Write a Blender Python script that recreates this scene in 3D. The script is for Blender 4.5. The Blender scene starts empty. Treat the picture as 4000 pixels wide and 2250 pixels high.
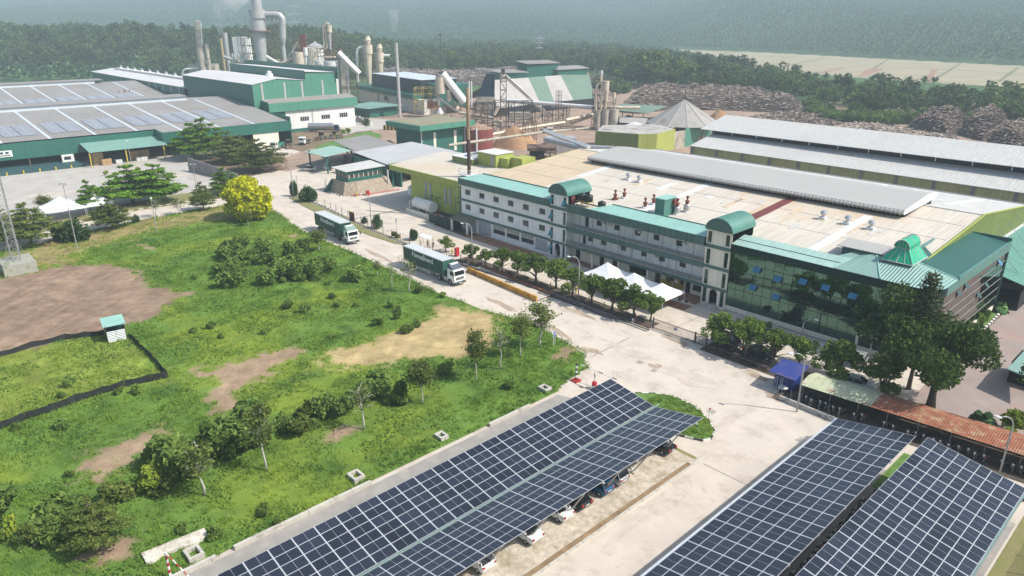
import bpy, bmesh, math, random
import numpy as np
from math import radians as rad, sin, cos, pi, atan2, hypot
rng = np.random.default_rng(7); random.seed(7)
SC = bpy.context.scene; COL = SC.collection
# ---------------------------------------------------------------- camera, world, sun, exposure
CAM = np.array([59.30, -98.72, 44.0]); YAW = rad(47.0); PITCH = rad(20.5); FPX = 2773.0
cd = bpy.data.cameras.new('camera'); cd.sensor_width = 36; cd.lens = 36*FPX/4000; cd.clip_end = 9000; cd.clip_start = 1
cam = bpy.data.objects.new('camera', cd); COL.objects.link(cam); cam.location = CAM
cam.rotation_euler = (rad(90)-PITCH, 0, YAW); SC.camera = cam
HAZE = 0.00031
SUN_AZ, SUN_EL = rad(31.0), rad(48.0)              # direction towards the sun in the site frame
w = bpy.data.worlds.new('World'); SC.world = w; w.use_nodes = True
nt = w.node_tree; nt.nodes.clear()
sky = nt.nodes.new('ShaderNodeTexSky'); sky.sky_type = 'NISHITA'; sky.sun_disc = False
sky.sun_elevation = SUN_EL; sky.sun_rotation = rad(90)-SUN_AZ; sky.air_density = 1.2; sky.dust_density = 2.0
bg = nt.nodes.new('ShaderNodeBackground'); bg.inputs[1].default_value = 0.125
wo = nt.nodes.new('ShaderNodeOutputWorld'); nt.links.new(sky.outputs[0], bg.inputs[0]); nt.links.new(bg.outputs[0], wo.inputs[0])
sl = bpy.data.lights.new('sun', 'SUN'); sl.energy = 4.2; sl.angle = rad(0.6); sl.color = (1.0, 0.955, 0.88)
so = bpy.data.objects.new('sun', sl); COL.objects.link(so)
so.rotation_euler = (rad(90)-SUN_EL, 0, SUN_AZ+rad(90)); so.location = (0, 0, 200)
vs = SC.view_settings; vs.view_transform = 'Standard'; vs.look = 'None'; vs.exposure = 0.42; vs.gamma = 1.0
SC.cycles.max_bounces = 6; SC.cycles.diffuse_bounces = 2; SC.cycles.glossy_bounces = 3; SC.cycles.transmission_bounces = 3
SC.cycles.transparent_max_bounces = 6; SC.cycles.volume_bounces = 2; SC.cycles.use_denoising = True
SC.cycles.volume_step_rate = 2.0; SC.cycles.caustics_reflective = False; SC.cycles.caustics_refractive = False
# ---------------------------------------------------------------- measuring helper: picture point -> place on a level plane
_F = np.array([-sin(YAW)*cos(PITCH), cos(YAW)*cos(PITCH), -sin(PITCH)])
_R = np.array([cos(YAW), sin(YAW), 0.0]); _U = np.cross(_R, _F)
def P(u, v, z=0.0):
    d = _F*FPX+_R*(u-2000)-_U*(v-1125); return CAM+d*((z-CAM[2])/d[2])
def PX(p):
    q = np.asarray(p, float)-CAM; zz = q@_F; return 2000+FPX*(q@_R)/zz, 1125-FPX*(q@_U)/zz
def TOP(u, v, v2):                                   # height of an upright thing from its foot and its top row
    b = P(u, v); lo, hi = 0.0, 120.0
    for _ in range(40):
        m = (lo+hi)/2
        if PX((b[0], b[1], m))[1] > v2: lo = m
        else: hi = m
    return lo
def LY(X, Y):                                        # metres right of / ahead of the camera -> site frame
    return CAM[0]+_R[0]*X-sin(YAW)*Y, CAM[1]+_R[1]*X+cos(YAW)*Y
# ---------------------------------------------------------------- materials
MATS = {}
def nodemat(name):
    m = bpy.data.materials.new(name); m.use_nodes = True; n = m.node_tree; n.nodes.clear()
    return m, n
def N(n, t, **k):
    x = n.nodes.new(t)
    for a, b in k.items():
        if a in x.inputs: x.inputs[a].default_value = b
        else: setattr(x, a, b)
    return x
def rgba(c): return (c[0], c[1], c[2], 1.0)
def mat(name, c, rough=0.7, var=0.18, scale=1.5, metal=0.0, c2=None, streak=None, corr=None, bump=0.0, spec=0.5, stain=None, fine=0.0, emit=None, alpha=None):
    """plain painted / mineral surface: colour varied by noise; corr=(axis, period, depth) rolls a sheet profile; streak=axis draws run marks; stain=(colour, amount, scale)"""
    if name in MATS: return MATS[name]
    m, n = nodemat(name); L = n.links.new
    out = N(n, 'ShaderNodeOutputMaterial'); b = N(n, 'ShaderNodeBsdfPrincipled')
    b.inputs['Roughness'].default_value = rough; b.inputs['Metallic'].default_value = metal; b.inputs['Specular IOR Level'].default_value = spec
    tc = N(n, 'ShaderNodeTexCoord'); ge = N(n, 'ShaderNodeNewGeometry')
    no = N(n, 'ShaderNodeTexNoise', Scale=scale, Detail=6.0, Roughness=0.65); L(ge.outputs['Position'], no.inputs['Vector'])
    lo = tuple(x*(1-var) for x in c) if c2 is None else c2; hi = tuple(min(x*(1+var), 0.95) for x in c) if c2 is None else c
    r = N(n, 'ShaderNodeMapRange'); r.inputs[1].default_value = 0.3; r.inputs[2].default_value = 0.7; L(no.outputs[0], r.inputs[0])
    mx = N(n, 'ShaderNodeMix', data_type='RGBA'); mx.inputs[6].default_value = rgba(lo); mx.inputs[7].default_value = rgba(hi); L(r.outputs[0], mx.inputs[0])
    col = mx.outputs[2]
    if streak is not None:
        mp = N(n, 'ShaderNodeMapping'); s = [4.0, 4.0, 4.0]; s[streak] = 0.12; mp.inputs['Scale'].default_value = s; L(ge.outputs['Position'], mp.inputs[0])
        n2 = N(n, 'ShaderNodeTexNoise', Scale=0.6, Detail=4.0); L(mp.outputs[0], n2.inputs['Vector'])
        r2 = N(n, 'ShaderNodeMapRange'); r2.inputs[1].default_value = 0.35; r2.inputs[2].default_value = 0.75; r2.inputs[3].default_value = 1.05; r2.inputs[4].default_value = 0.84; L(n2.outputs[0], r2.inputs[0])
        m2 = N(n, 'ShaderNodeMix', data_type='RGBA', blend_type='MULTIPLY'); m2.inputs[0].default_value = 1.0; L(col, m2.inputs[6]); L(r2.outputs[0], m2.inputs[7]); col = m2.outputs[2]
    if stain is not None:
        n3 = N(n, 'ShaderNodeTexNoise', Scale=stain[2], Detail=7.0, Roughness=0.7); L(ge.outputs['Position'], n3.inputs['Vector'])
        r3 = N(n, 'ShaderNodeMapRange'); r3.inputs[1].default_value = 0.62-0.2*stain[1]; r3.inputs[2].default_value = 0.72; L(n3.outputs[0], r3.inputs[0])
        m3 = N(n, 'ShaderNodeMix', data_type='RGBA'); m3.inputs[7].default_value = rgba(stain[0]); L(col, m3.inputs[6]); L(r3.outputs[0], m3.inputs[0]); col = m3.outputs[2]
    if fine:
        n4 = N(n, 'ShaderNodeTexNoise', Scale=14.0, Detail=4.0, Roughness=0.8); L(ge.outputs['Position'], n4.inputs['Vector'])
        r4 = N(n, 'ShaderNodeMapRange'); r4.inputs[1].default_value = 0.25; r4.inputs[2].default_value = 0.75; r4.inputs[3].default_value = 1-fine; r4.inputs[4].default_value = 1+fine; L(n4.outputs[0], r4.inputs[0])
        m4 = N(n, 'ShaderNodeMix', data_type='RGBA', blend_type='MULTIPLY'); m4.inputs[0].default_value = 1.0; L(col, m4.inputs[6]); L(r4.outputs[0], m4.inputs[7]); col = m4.outputs[2]
    hgt = None
    if corr is not None:
        ax, per, dep = corr
        sp = N(n, 'ShaderNodeSeparateXYZ'); L(ge.outputs['Position'], sp.inputs[0])
        ma = N(n, 'ShaderNodeMath', operation='MULTIPLY'); ma.inputs[1].default_value = 2*pi/per; L(sp.outputs[ax], ma.inputs[0])
        si = N(n, 'ShaderNodeMath', operation='SINE'); L(ma.outputs[0], si.inputs[0])
        bu = N(n, 'ShaderNodeBump', Strength=1.0, Distance=dep); L(si.outputs[0], bu.inputs['Height']); L(bu.outputs[0], b.inputs['Normal'])
    elif bump:
        n5 = N(n, 'ShaderNodeTexNoise', Scale=scale*6, Detail=5.0); L(ge.outputs['Position'], n5.inputs['Vector'])
        bu = N(n, 'ShaderNodeBump', Strength=0.6, Distance=bump); L(n5.outputs[0], bu.inputs['Height']); L(bu.outputs[0], b.inputs['Normal'])
    L(col, b.inputs['Base Color']); L(b.outputs[0], out.inputs[0])
    if emit: b.inputs['Emission Color'].default_value = rgba(emit); b.inputs['Emission Strength'].default_value = 1.0
    MATS[name] = m; return m
def leafmat(name, c1, c2, trans=0.25, rnd=0.25):
    """leaf: colour runs from c1 to c2 by the leaf's own number, shifted a little per plant"""
    if name in MATS: return MATS[name]
    m, n = nodemat(name); L = n.links.new
    out = N(n, 'ShaderNodeOutputMaterial'); at = N(n, 'ShaderNodeAttribute', attribute_name='var'); oi = N(n, 'ShaderNodeObjectInfo')
    mx = N(n, 'ShaderNodeMix', data_type='RGBA'); mx.inputs[6].default_value = rgba(c1); mx.inputs[7].default_value = rgba(c2); L(at.outputs['Fac'], mx.inputs[0])
    r = N(n, 'ShaderNodeMapRange'); r.inputs[3].default_value = 1-rnd; r.inputs[4].default_value = 1+rnd; L(oi.outputs['Random'], r.inputs[0])
    m2 = N(n, 'ShaderNodeMix', data_type='RGBA', blend_type='MULTIPLY'); m2.inputs[0].default_value = 1.0; L(mx.outputs[2], m2.inputs[6]); L(r.outputs[0], m2.inputs[7])
    d = N(n, 'ShaderNodeBsdfDiffuse'); t = N(n, 'ShaderNodeBsdfTranslucent'); ms = N(n, 'ShaderNodeMixShader'); ms.inputs[0].default_value = trans
    L(m2.outputs[2], d.inputs[0]); L(m2.outputs[2], t.inputs[0]); L(d.outputs[0], ms.inputs[1]); L(t.outputs[0], ms.inputs[2]); L(ms.outputs[0], out.inputs[0])
    MATS[name] = m; return m
def glassmat(name, refl, base, mixf, rough=0.03):
    """coated building glass: a mirror film of colour refl over a dark body"""
    if name in MATS: return MATS[name]
    m, n = nodemat(name); L = n.links.new; out = N(n, 'ShaderNodeOutputMaterial')
    g = N(n, 'ShaderNodeBsdfGlossy', Roughness=rough); g.inputs[0].default_value = rgba(refl)
    d = N(n, 'ShaderNodeBsdfPrincipled', Roughness=0.1); d.inputs['Base Color'].default_value = rgba(base)
    ms = N(n, 'ShaderNodeMixShader'); ms.inputs[0].default_value = mixf
    L(d.outputs[0], ms.inputs[1]); L(g.outputs[0], ms.inputs[2]); L(ms.outputs[0], out.inputs[0]); MATS[name] = m; return m
def vcolmat(name, fine_scale=3.0, fine=0.25, bump=0.05, rough=0.95):
    m, n = nodemat(name); L = n.links.new; out = N(n, 'ShaderNodeOutputMaterial'); b = N(n, 'ShaderNodeBsdfPrincipled', Roughness=rough)
    b.inputs['Specular IOR Level'].default_value = 0.1
    at = N(n, 'ShaderNodeAttribute', attribute_name='col'); ge = N(n, 'ShaderNodeNewGeometry')
    no = N(n, 'ShaderNodeTexNoise', Scale=fine_scale, Detail=8.0, Roughness=0.75); L(ge.outputs['Position'], no.inputs['Vector'])
    r = N(n, 'ShaderNodeMapRange'); r.inputs[1].default_value = 0.25; r.inputs[2].default_value = 0.75; r.inputs[3].default_value = 1-fine; r.inputs[4].default_value = 1+fine; L(no.outputs[0], r.inputs[0])
    m2 = N(n, 'ShaderNodeMix', data_type='RGBA', blend_type='MULTIPLY'); m2.inputs[0].default_value = 1.0; L(at.outputs['Color'], m2.inputs[6]); L(r.outputs[0], m2.inputs[7])
    bu = N(n, 'ShaderNodeBump', Strength=0.7, Distance=bump); L(no.outputs[0], bu.inputs['Height']); L(bu.outputs[0], b.inputs['Normal'])
    L(m2.outputs[2], b.inputs['Base Color']); L(b.outputs[0], out.inputs[0]); MATS[name] = m; return m
# ---------------------------------------------------------------- mesh building
BASE = {}
class M:
    def __init__(s): s.v = []; s.f = []
    def add(s, vs, fs):
        o = len(s.v); s.v += [tuple(map(float, p)) for p in vs]; s.f += [tuple(i+o for i in f) for f in fs]; return s
    def box(s, x0, x1, y0, y1, z0, z1):
        return s.add([(x0,y0,z0),(x1,y0,z0),(x1,y1,z0),(x0,y1,z0),(x0,y0,z1),(x1,y0,z1),(x1,y1,z1),(x0,y1,z1)],
                     [(3,2,1,0),(4,5,6,7),(0,1,5,4),(1,2,6,5),(2,3,7,6),(3,0,4,7)])
    def poly(s, pts): return s.add(pts, [tuple(range(len(pts)))])
    def extr(s, pts, vec):                              # flat polygon of 3-D points pushed along vec
        n = len(pts); q = [tuple(np.array(p)+np.array(vec)) for p in pts]
        return s.add(list(pts)+q, [tuple(range(n))[::-1], tuple(range(n, 2*n))]+[(i, (i+1)%n, n+(i+1)%n, n+i) for i in range(n)])
    def prism(s, pts, z0, z1): return s.extr([(p[0], p[1], z0) for p in pts], (0, 0, z1-z0))
    def slab(s, a, b, c, d, th):                        # four corners of the top, given thickness downwards
        return s.extr([a, b, c, d], (0, 0, -th))
    def cyl(s, p, q, r0, r1=None, n=10, cap=True):
        r1 = r0 if r1 is None else r1; p = np.array(p, float); q = np.array(q, float); d = q-p; d /= max(np.linalg.norm(d), 1e-9)
        a = np.cross(d, (0, 0, 1) if abs(d[2]) < 0.9 else (1, 0, 0)); a /= np.linalg.norm(a); b = np.cross(d, a)
        vs = [p+r0*(cos(t)*a+sin(t)*b) for t in np.arange(n)*2*pi/n]+[q+r1*(cos(t)*a+sin(t)*b) for t in np.arange(n)*2*pi/n]
        fs = [(i, (i+1)%n, n+(i+1)%n, n+i) for i in range(n)]
        if cap: fs += [tuple(range(n))[::-1], tuple(range(n, 2*n))]
        return s.add(vs, fs)
    def tube(s, pts, r, n=8, cap=True):
        pts = [np.array(p, float) for p in pts]; R = r if hasattr(r, '__len__') else [r]*len(pts); rings = []; prev = None
        for i, p in enumerate(pts):
            d = pts[min(i+1, len(pts)-1)]-pts[max(i-1, 0)]; d /= max(np.linalg.norm(d), 1e-9)
            if prev is None: a = np.cross(d, (0, 0, 1) if abs(d[2]) < 0.9 else (1, 0, 0))
            else: a = prev-d*(prev@d)
            a /= max(np.linalg.norm(a), 1e-9); prev = a; b = np.cross(d, a)
            rings.append([p+R[i]*(cos(t)*a+sin(t)*b) for t in np.arange(n)*2*pi/n])
        fs = []
        for k in range(len(pts)-1): fs += [(k*n+i, k*n+(i+1)%n, (k+1)*n+(i+1)%n, (k+1)*n+i) for i in range(n)]
        if cap: fs += [tuple(range(n))[::-1], tuple(range((len(pts)-1)*n, len(pts)*n))]
        return s.add([x for r_ in rings for x in r_], fs)
    def lathe(s, x, y, prof, n=16):                     # prof: (radius, z) going up
        vs = [(x+r*cos(t), y+r*sin(t), z) for r, z in prof for t in np.arange(n)*2*pi/n]; k = len(prof)
        fs = [(j*n+i, j*n+(i+1)%n, (j+1)*n+(i+1)%n, (j+1)*n+i) for j in range(k-1) for i in range(n)]
        return s.add(vs, fs+[tuple(range(n))[::-1], tuple(range((k-1)*n, k*n))])
    def sheet(s, rows):                                 # grid of points
        h, w_ = len(rows), len(rows[0])
        return s.add([p for r in rows for p in r], [(j*w_+i, j*w_+i+1, (j+1)*w_+i+1, (j+1)*w_+i) for j in range(h-1) for i in range(w_-1)])
    def ball(s, c, rx, ry=None, rz=None, n=10, m=6):
        ry = ry or rx; rz = rz or rx
        return s.add([(c[0]+rx*sin(pi*j/m)*cos(2*pi*i/n), c[1]+ry*sin(pi*j/m)*sin(2*pi*i/n), c[2]-rz*cos(pi*j/m)) for j in range(m+1) for i in range(n)],
                     [(j*n+i, j*n+(i+1)%n, (j+1)*n+(i+1)%n, (j+1)*n+i) for j in range(m) for i in range(n)])
    def truss(s, p, q, wd, r, nb):                      # square lattice mast / girder between two points
        p = np.array(p, float); q = np.array(q, float); d = (q-p)/np.linalg.norm(q-p)
        a = np.cross(d, (0, 0, 1) if abs(d[2]) < 0.9 else (1, 0, 0)); a /= np.linalg.norm(a); b = np.cross(d, a)
        w0, w1 = wd if hasattr(wd, '__len__') else (wd, wd)
        cs = [(-1,-1),(1,-1),(1,1),(-1,1)]
        pt = lambda k, t: p+(q-p)*t+(w0+(w1-w0)*t)/2*(cs[k][0]*a+cs[k][1]*b)
        for k in range(4): s.cyl(pt(k, 0), pt(k, 1), r, n=4)
        for j in range(nb):
            for k in range(4):
                e = (k+1)%4; s.cyl(pt(k, j/nb), pt(e, (j+1)/nb), r*0.6, n=3, cap=False); s.cyl(pt(k, (j+1)/nb), pt(e, (j+1)/nb), r*0.6, n=3, cap=False)
        return s
    def mesh(s, name, off=(0, 0, 0), smooth=False):
        me = bpy.data.meshes.new(name); ox, oy, oz = off
        me.from_pydata([(x-ox, y-oy, z-oz) for x, y, z in s.v], [], s.f); me.validate()
        bm = bmesh.new(); bm.from_mesh(me); bmesh.ops.recalc_face_normals(bm, faces=bm.faces); bm.to_mesh(me); bm.free()
        if smooth: me.polygons.foreach_set('use_smooth', [True]*len(me.polygons))
        return me
    def obj(s, name, m, parent=None, smooth=False, label=None, sharp=None):
        off = BASE.get(parent.name, (0, 0, 0)) if parent is not None else (0, 0, 0)
        o = bpy.data.objects.new(name, s.mesh(name, off, smooth)); COL.objects.link(o)
        o.data.materials.append(MATS[m] if isinstance(m, str) else m)
        if parent is not None: o.parent = parent; BASE[o.name] = off
        if smooth and sharp is not None:
            o.data.set_sharp_from_angle(angle=rad(sharp))
        if label: o['label'] = label
        return o
def tag(o, label=None, cat=None, group=None, kind=None):
    if label: o['label'] = label
    if cat: o['category'] = cat
    if group: o['group'] = group
    if kind: o['kind'] = kind
    return o
def thing(name, label, cat, loc=(0, 0, 0), rz=0.0, group=None, local=False, scale=1.0):
    """an Empty at the foot of a thing; parts built in site coordinates unless local"""
    o = bpy.data.objects.new(name, None); COL.objects.link(o); o.empty_display_size = 0.5
    o.location = tuple(float(x) for x in loc); o.rotation_euler = (0, 0, rz); o.scale = (scale,)*3
    BASE[o.name] = (0, 0, 0) if local else tuple(float(x) for x in loc)
    return tag(o, label, cat, group)
def dup(root, loc, rz=0.0, label=None, group=None, scale=None):
    r = root.copy(); COL.objects.link(r); r.location = tuple(float(x) for x in loc); r.rotation_euler = (0, 0, rz)
    if scale is not None: r.scale = (scale,)*3 if not hasattr(scale, '__len__') else scale
    if label: r['label'] = label
    if group: r['group'] = group
    for ch in root.children:
        c = ch.copy(); COL.objects.link(c); c.parent = r
        for g in ch.children:
            d = g.copy(); COL.objects.link(d); d.parent = c
    return r
def inst(name, me, m, parent, loc=(0, 0, 0), rot=(0, 0, 0), scale=(1, 1, 1)):
    o = bpy.data.objects.new(name, me); COL.objects.link(o)
    if m is not None and len(me.materials) == 0: me.materials.append(MATS[m] if isinstance(m, str) else m)
    o.location = loc; o.rotation_euler = rot; o.scale = scale
    if parent is not None: o.parent = parent
    return o
def rel(parent, p):
    b = BASE.get(parent.name, (0, 0, 0)); return (p[0]-b[0], p[1]-b[1], p[2]-b[2])
def struct(name, mb, m, smooth=False):
    return tag(mb.obj(name, m, smooth=smooth), kind='structure')
def textmesh(body, size, name='lettering', ext=0.01, offset=0.0):
    cu = bpy.data.curves.new(name, 'FONT'); cu.body = body; cu.size = size; cu.extrude = ext; cu.offset = offset; cu.align_x = 'CENTER'; cu.resolution_u = 3
    o = bpy.data.objects.new(name, cu); COL.objects.link(o); dg = bpy.context.evaluated_depsgraph_get()
    me = bpy.data.meshes.new_from_object(o.evaluated_get(dg)); bpy.data.objects.remove(o); bpy.data.curves.remove(cu); return me
# value noise for ground colour and relief
class VN:
    def __init__(s, seed): s.g = np.random.default_rng(seed).random((256, 256))
    def __call__(s, x, y):
        xi = np.floor(x).astype(int); yi = np.floor(y).astype(int); fx = x-xi; fy = y-yi
        fx = fx*fx*(3-2*fx); fy = fy*fy*(3-2*fy); a = s.g[xi%256, yi%256]; b = s.g[(xi+1)%256, yi%256]; c = s.g[xi%256, (yi+1)%256]; d = s.g[(xi+1)%256, (yi+1)%256]
        return (a*(1-fx)+b*fx)*(1-fy)+(c*(1-fx)+d*fx)*fy
    def fbm(s, x, y, o=4):
        t = 0; a = 0.5; k = 0
        for i in range(o): t = t+a*s(x*2**i+17*i, y*2**i+31*i); k += a; a *= 0.5
        return t/k
def inpoly(x, y, pts):
    c = np.zeros(np.shape(x), bool); n = len(pts)
    for i in range(n):
        x0, y0 = pts[i][0], pts[i][1]; x1, y1 = pts[(i+1)%n][0], pts[(i+1)%n][1]
        k = ((y0 > y) != (y1 > y)) & (x < (x1-x0)*(y-y0)/((y1-y0) if y1 != y0 else 1e-9)+x0); c ^= k
    return c
def pdist(x, y, pts):                                   # signed distance to a polygon (inside negative)
    d = np.full(np.shape(x), 1e9); n = len(pts)
    for i in range(n):
        ax, ay = pts[i][0], pts[i][1]; bx, by = pts[(i+1)%n][0], pts[(i+1)%n][1]; ex, ey = bx-ax, by-ay
        t = np.clip(((x-ax)*ex+(y-ay)*ey)/max(ex*ex+ey*ey, 1e-9), 0, 1); d = np.minimum(d, np.hypot(x-ax-t*ex, y-ay-t*ey))
    return np.where(inpoly(x, y, pts), -d, d)
def npmesh(name, V, F, attr=None, col=None, smooth=False):
    """mesh from arrays: V (n,3), F (m,k); attr per face, col per vertex"""
    V = np.asarray(V, np.float32); F = np.asarray(F, np.int32); k = F.shape[1]; me = bpy.data.meshes.new(name)
    me.vertices.add(len(V)); me.vertices.foreach_set('co', V.ravel()); me.loops.add(F.size); me.loops.foreach_set('vertex_index', F.ravel())
    me.polygons.add(len(F)); me.polygons.foreach_set('loop_start', np.arange(0, F.size, k, dtype=np.int32)); me.polygons.foreach_set('loop_total', np.full(len(F), k, np.int32))
    if smooth: me.polygons.foreach_set('use_smooth', np.ones(len(F), bool))
    if attr is not None: a = me.attributes.new('var', 'FLOAT', 'FACE'); a.data.foreach_set('value', np.asarray(attr, np.float32))
    if col is not None:
        a = me.attributes.new('col', 'FLOAT_COLOR', 'POINT'); c = np.ones((len(V), 4), np.float32); c[:, :3] = col; a.data.foreach_set('color', c.ravel())
    me.update(calc_edges=True); me.validate(); return me
# ================================================================ surfaces
mat('concrete_road', (0.55, 0.485, 0.405), 0.9, 0.10, 0.25, stain=((0.38, 0.32, 0.26), 0.5, 0.35), fine=0.12)
mat('concrete_yard', (0.43, 0.40, 0.36), 0.9, 0.12, 0.2, stain=((0.30, 0.27, 0.23), 0.4, 0.3), fine=0.10)
mat('asphalt_grey', (0.30, 0.28, 0.255), 0.9, 0.16, 0.5, stain=((0.44, 0.39, 0.32), 0.5, 0.35), fine=0.18)
mat('brown_paving', (0.30, 0.245, 0.22), 0.9, 0.14, 0.25, stain=((0.36, 0.22, 0.17), 0.6, 0.12), fine=0.08)
mat('brown_soil', (0.22, 0.145, 0.10), 0.97, 0.28, 0.3, bump=0.05, fine=0.2, stain=((0.34, 0.25, 0.18), 0.5, 0.2))
mat('red_yard_soil', (0.33, 0.235, 0.17), 0.97, 0.22, 0.12, fine=0.15, stain=((0.20, 0.13, 0.10), 0.6, 0.15))
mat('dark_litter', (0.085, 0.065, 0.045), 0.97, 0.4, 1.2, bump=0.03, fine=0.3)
mat('verge_grass', (0.17, 0.20, 0.055), 0.97, 0.3, 0.8, c2=(0.25, 0.20, 0.10), bump=0.05, fine=0.35)
mat('lawn', (0.10, 0.19, 0.035), 0.97, 0.3, 0.8, bump=0.05, fine=0.35)
mat('kerb_concrete', (0.50, 0.47, 0.41), 0.9, 0.15, 1.2, fine=0.2, stain=((0.25, 0.22, 0.18), 0.4, 0.9))
mat('kerb_white', (0.75, 0.74, 0.70), 0.8, 0.08, 2.0, stain=((0.45, 0.42, 0.36), 0.3, 1.5)); mat('kerb_black', (0.05, 0.05, 0.05), 0.8)
mat('brick_paving_red', (0.27, 0.13, 0.09), 0.9, 0.25, 1.0, fine=0.15)
mat('yellow_paint', (0.62, 0.42, 0.05), 0.8, 0.3, 3.0)
def zsheet(name, pts, z, m): return struct(name, M().poly([(p[0], p[1], z) for p in pts]), m)
def pp(l, z=0): return [P(a, b, z)[:2] for a, b in l]
# ---------------------------------------------------------------- terrain to the horizon: flat works site, wooded knoll on the left, palm hills behind
vn = VN(3); vn2 = VN(11)
FOOT = [(-2500, 1250), (-600, 1250), (0, 1330), (260, 1350), (420, 1120), (500, 930), (560, 800), (700, 700), (2600, 420)]
def hgt(X, Y):
    fx = np.interp(X, [a for a, b in FOOT], [b for a, b in FOOT]); d = np.maximum(Y-fx, 0)
    up = d*0.085*(1-np.exp(-d/160.0))*(1+0.35*(vn.fbm(X/700+40, Y/700+9, 3)-0.5))+(d > 0)*26*(vn.fbm(X/260+5, Y/330+50, 3)-0.5)*(1-np.exp(-d/300.0))
    up = up+np.maximum(Y-2300, 0)*0.05*(1+0.5*np.sin(X/500.0+0.6))
    kn = 24*np.clip((Y-585)/150.0, 0, 1)**1.2*np.clip((-90-X)/120.0, 0, 1)*np.clip((1050-Y)/250.0, 0, 1)*(0.75+0.5*vn.fbm(X/90+3, Y/90+3, 2))
    return np.maximum(up, kn)
Ys = np.concatenate([np.linspace(-160, 420, 12), np.linspace(450, 1300, 48), np.linspace(1330, 4600, 76)]); tx = np.linspace(-1.5, 1.5, 130)
gx = np.zeros((len(Ys), len(tx))); gy = np.zeros_like(gx)
for j, Y in enumerate(Ys): gx[j] = tx*(abs(Y)*0.95+280); gy[j] = Y
gz = hgt(gx, gy)-0.06; ux, uy = LY(gx, gy)
V = np.stack([ux, uy, gz], -1).reshape(-1, 3); nj, ni = gx.shape
F = np.array([(j*ni+i, j*ni+i+1, (j+1)*ni+i+1, (j+1)*ni+i) for j in range(nj-1) for i in range(ni-1)])
k = np.clip((gy-400)/60, 0, 1).ravel()[:, None]; nn = vn2.fbm(gx.ravel()/60, gy.ravel()/60, 4)[:, None]
c = (1-k)*np.array([0.20, 0.15, 0.10])+k*np.array([0.065, 0.125, 0.045]); c = c*(0.7+0.6*nn)
vcolmat('terrain', 0.15, 0.35, 0.2); me = npmesh('terrain', V, F, col=c, smooth=True); me.materials.append(MATS['terrain'])
tag(inst('terrain', me, None, None), kind='structure')
# ---------------------------------------------------------------- yards and roads
zsheet('yard_concrete', [(-330, -120), (75, -120), (75, 14), (-100, 14), (-100, 22), (-330, 22)], 0.0, 'concrete_road')
zsheet('loading_yard', [(-215, -120), (-146, -120), (-140, -45), (-146, -22), (-204, -12), (-215, -14)], 0.012, 'concrete_yard')
zsheet('back_yard', pp([(1000, 655), (1150, 600), (1290, 560), (1450, 520), (1480, 440), (1800, 380), (2100, 360), (2480, 330), (3250, 440), (3560, 480), (4300, 560), (4300, 640), (3000, 640), (2600, 640), (1900, 640), (1500, 620), (1250, 640), (1120, 670)]), 0.016, 'red_yard_soil')
zsheet('back_road', pp([(1330, 500), (1370, 455), (1450, 460), (1530, 470), (1520, 500), (1400, 515), (1340, 530)]), 0.030, 'concrete_yard')
zsheet('back_lawn', pp([(1225, 575), (1330, 540), (1440, 512), (1490, 525), (1480, 560), (1350, 585), (1250, 600)]), 0.034, 'lawn')
zsheet('side_yard', [(36, -12), (75, -16), (110, 40), (110, 120), (40, 120), (36, 60)], 0.020, 'brown_paving')
zsheet('access_road', [(5.3, -40.5), (11.6, -38), (11.6, -120), (5.3, -120)], 0.010, 'asphalt_grey')
zsheet('parking_paving', [(18.5, -39.5), (25.5, -39.5), (25.5, -120), (18.5, -120)], 0.014, 'verge_grass')
# brick paving along the offices with bay lines
zsheet('office_pavement', [(-58, -4.2), (-36, -4.2), (-36, -0.6), (-58, -0.6)], 0.012, 'brick_paving_red')
zsheet('office_pavement', [(-20, -5.2), (0.0, -5.2), (0.0, -2.6), (-20, -2.6)], 0.012, 'brick_paving_red')
for s0 in np.arange(-57, -36, 2.4): zsheet('bay_line', [(s0, -4.2), (s0+0.1, -4.2), (s0+0.1, -1.2), (s0, -1.2)], 0.020, 'yellow_paint')
for s0 in np.arange(-18, 0.2, 2.0): zsheet('bay_line', [(s0, -5.2), (s0+0.09, -5.2), (s0+0.09, -2.7), (s0, -2.7)], 0.020, 'yellow_paint')
for (a, b) in (((-60, -7.6), (-36, -7.6)), ((-60, -10.5), (-36, -10.5))): zsheet('bay_line', [a, b, (b[0], b[1]+0.12), (a[0], a[1]+0.12)], 0.020, 'yellow_paint')
for s0 in np.arange(-60, -36, 2.6): zsheet('bay_line', [(s0, -10.4), (s0+0.1, -10.4), (s0+0.1, -7.6), (s0, -7.6)], 0.020, 'yellow_paint')
# expansion joints of the concrete: dark grooves
mat('joint', (0.20, 0.175, 0.15), 0.95, 0.3, 2.0)
def line(name, a, b, wd, z, m):
    a = np.array(a[:2], float); b = np.array(b[:2], float); d = (b-a)/np.linalg.norm(b-a); nrm = np.array([-d[1], d[0]])*wd/2
    return zsheet(name, [a-nrm, b-nrm, b+nrm, a+nrm], z, m)
line('joint', P(2315, 1392), P(2460, 1318), 0.14, 0.016, 'joint'); line('joint', P(2245, 1498), P(2310, 1527), 0.18, 0.016, 'joint')
line('joint', (-14.0, -12.4), (-14.0, -5.4), 0.08, 0.016, 'joint'); line('joint', (3.2, -12.4), (3.2, -5.4), 0.08, 0.016, 'joint'); line('joint', (26.2, -40), (33.0, -40), 0.08, 0.016, 'joint')
line('joint', (-87, -19), (-87, 2), 0.5, 0.016, 'joint')
for t0 in np.arange(-26, -14, 4.2): line('joint', (-120, t0+3), (-45, t0-2.5), 0.05, 0.015, 'joint')
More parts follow.
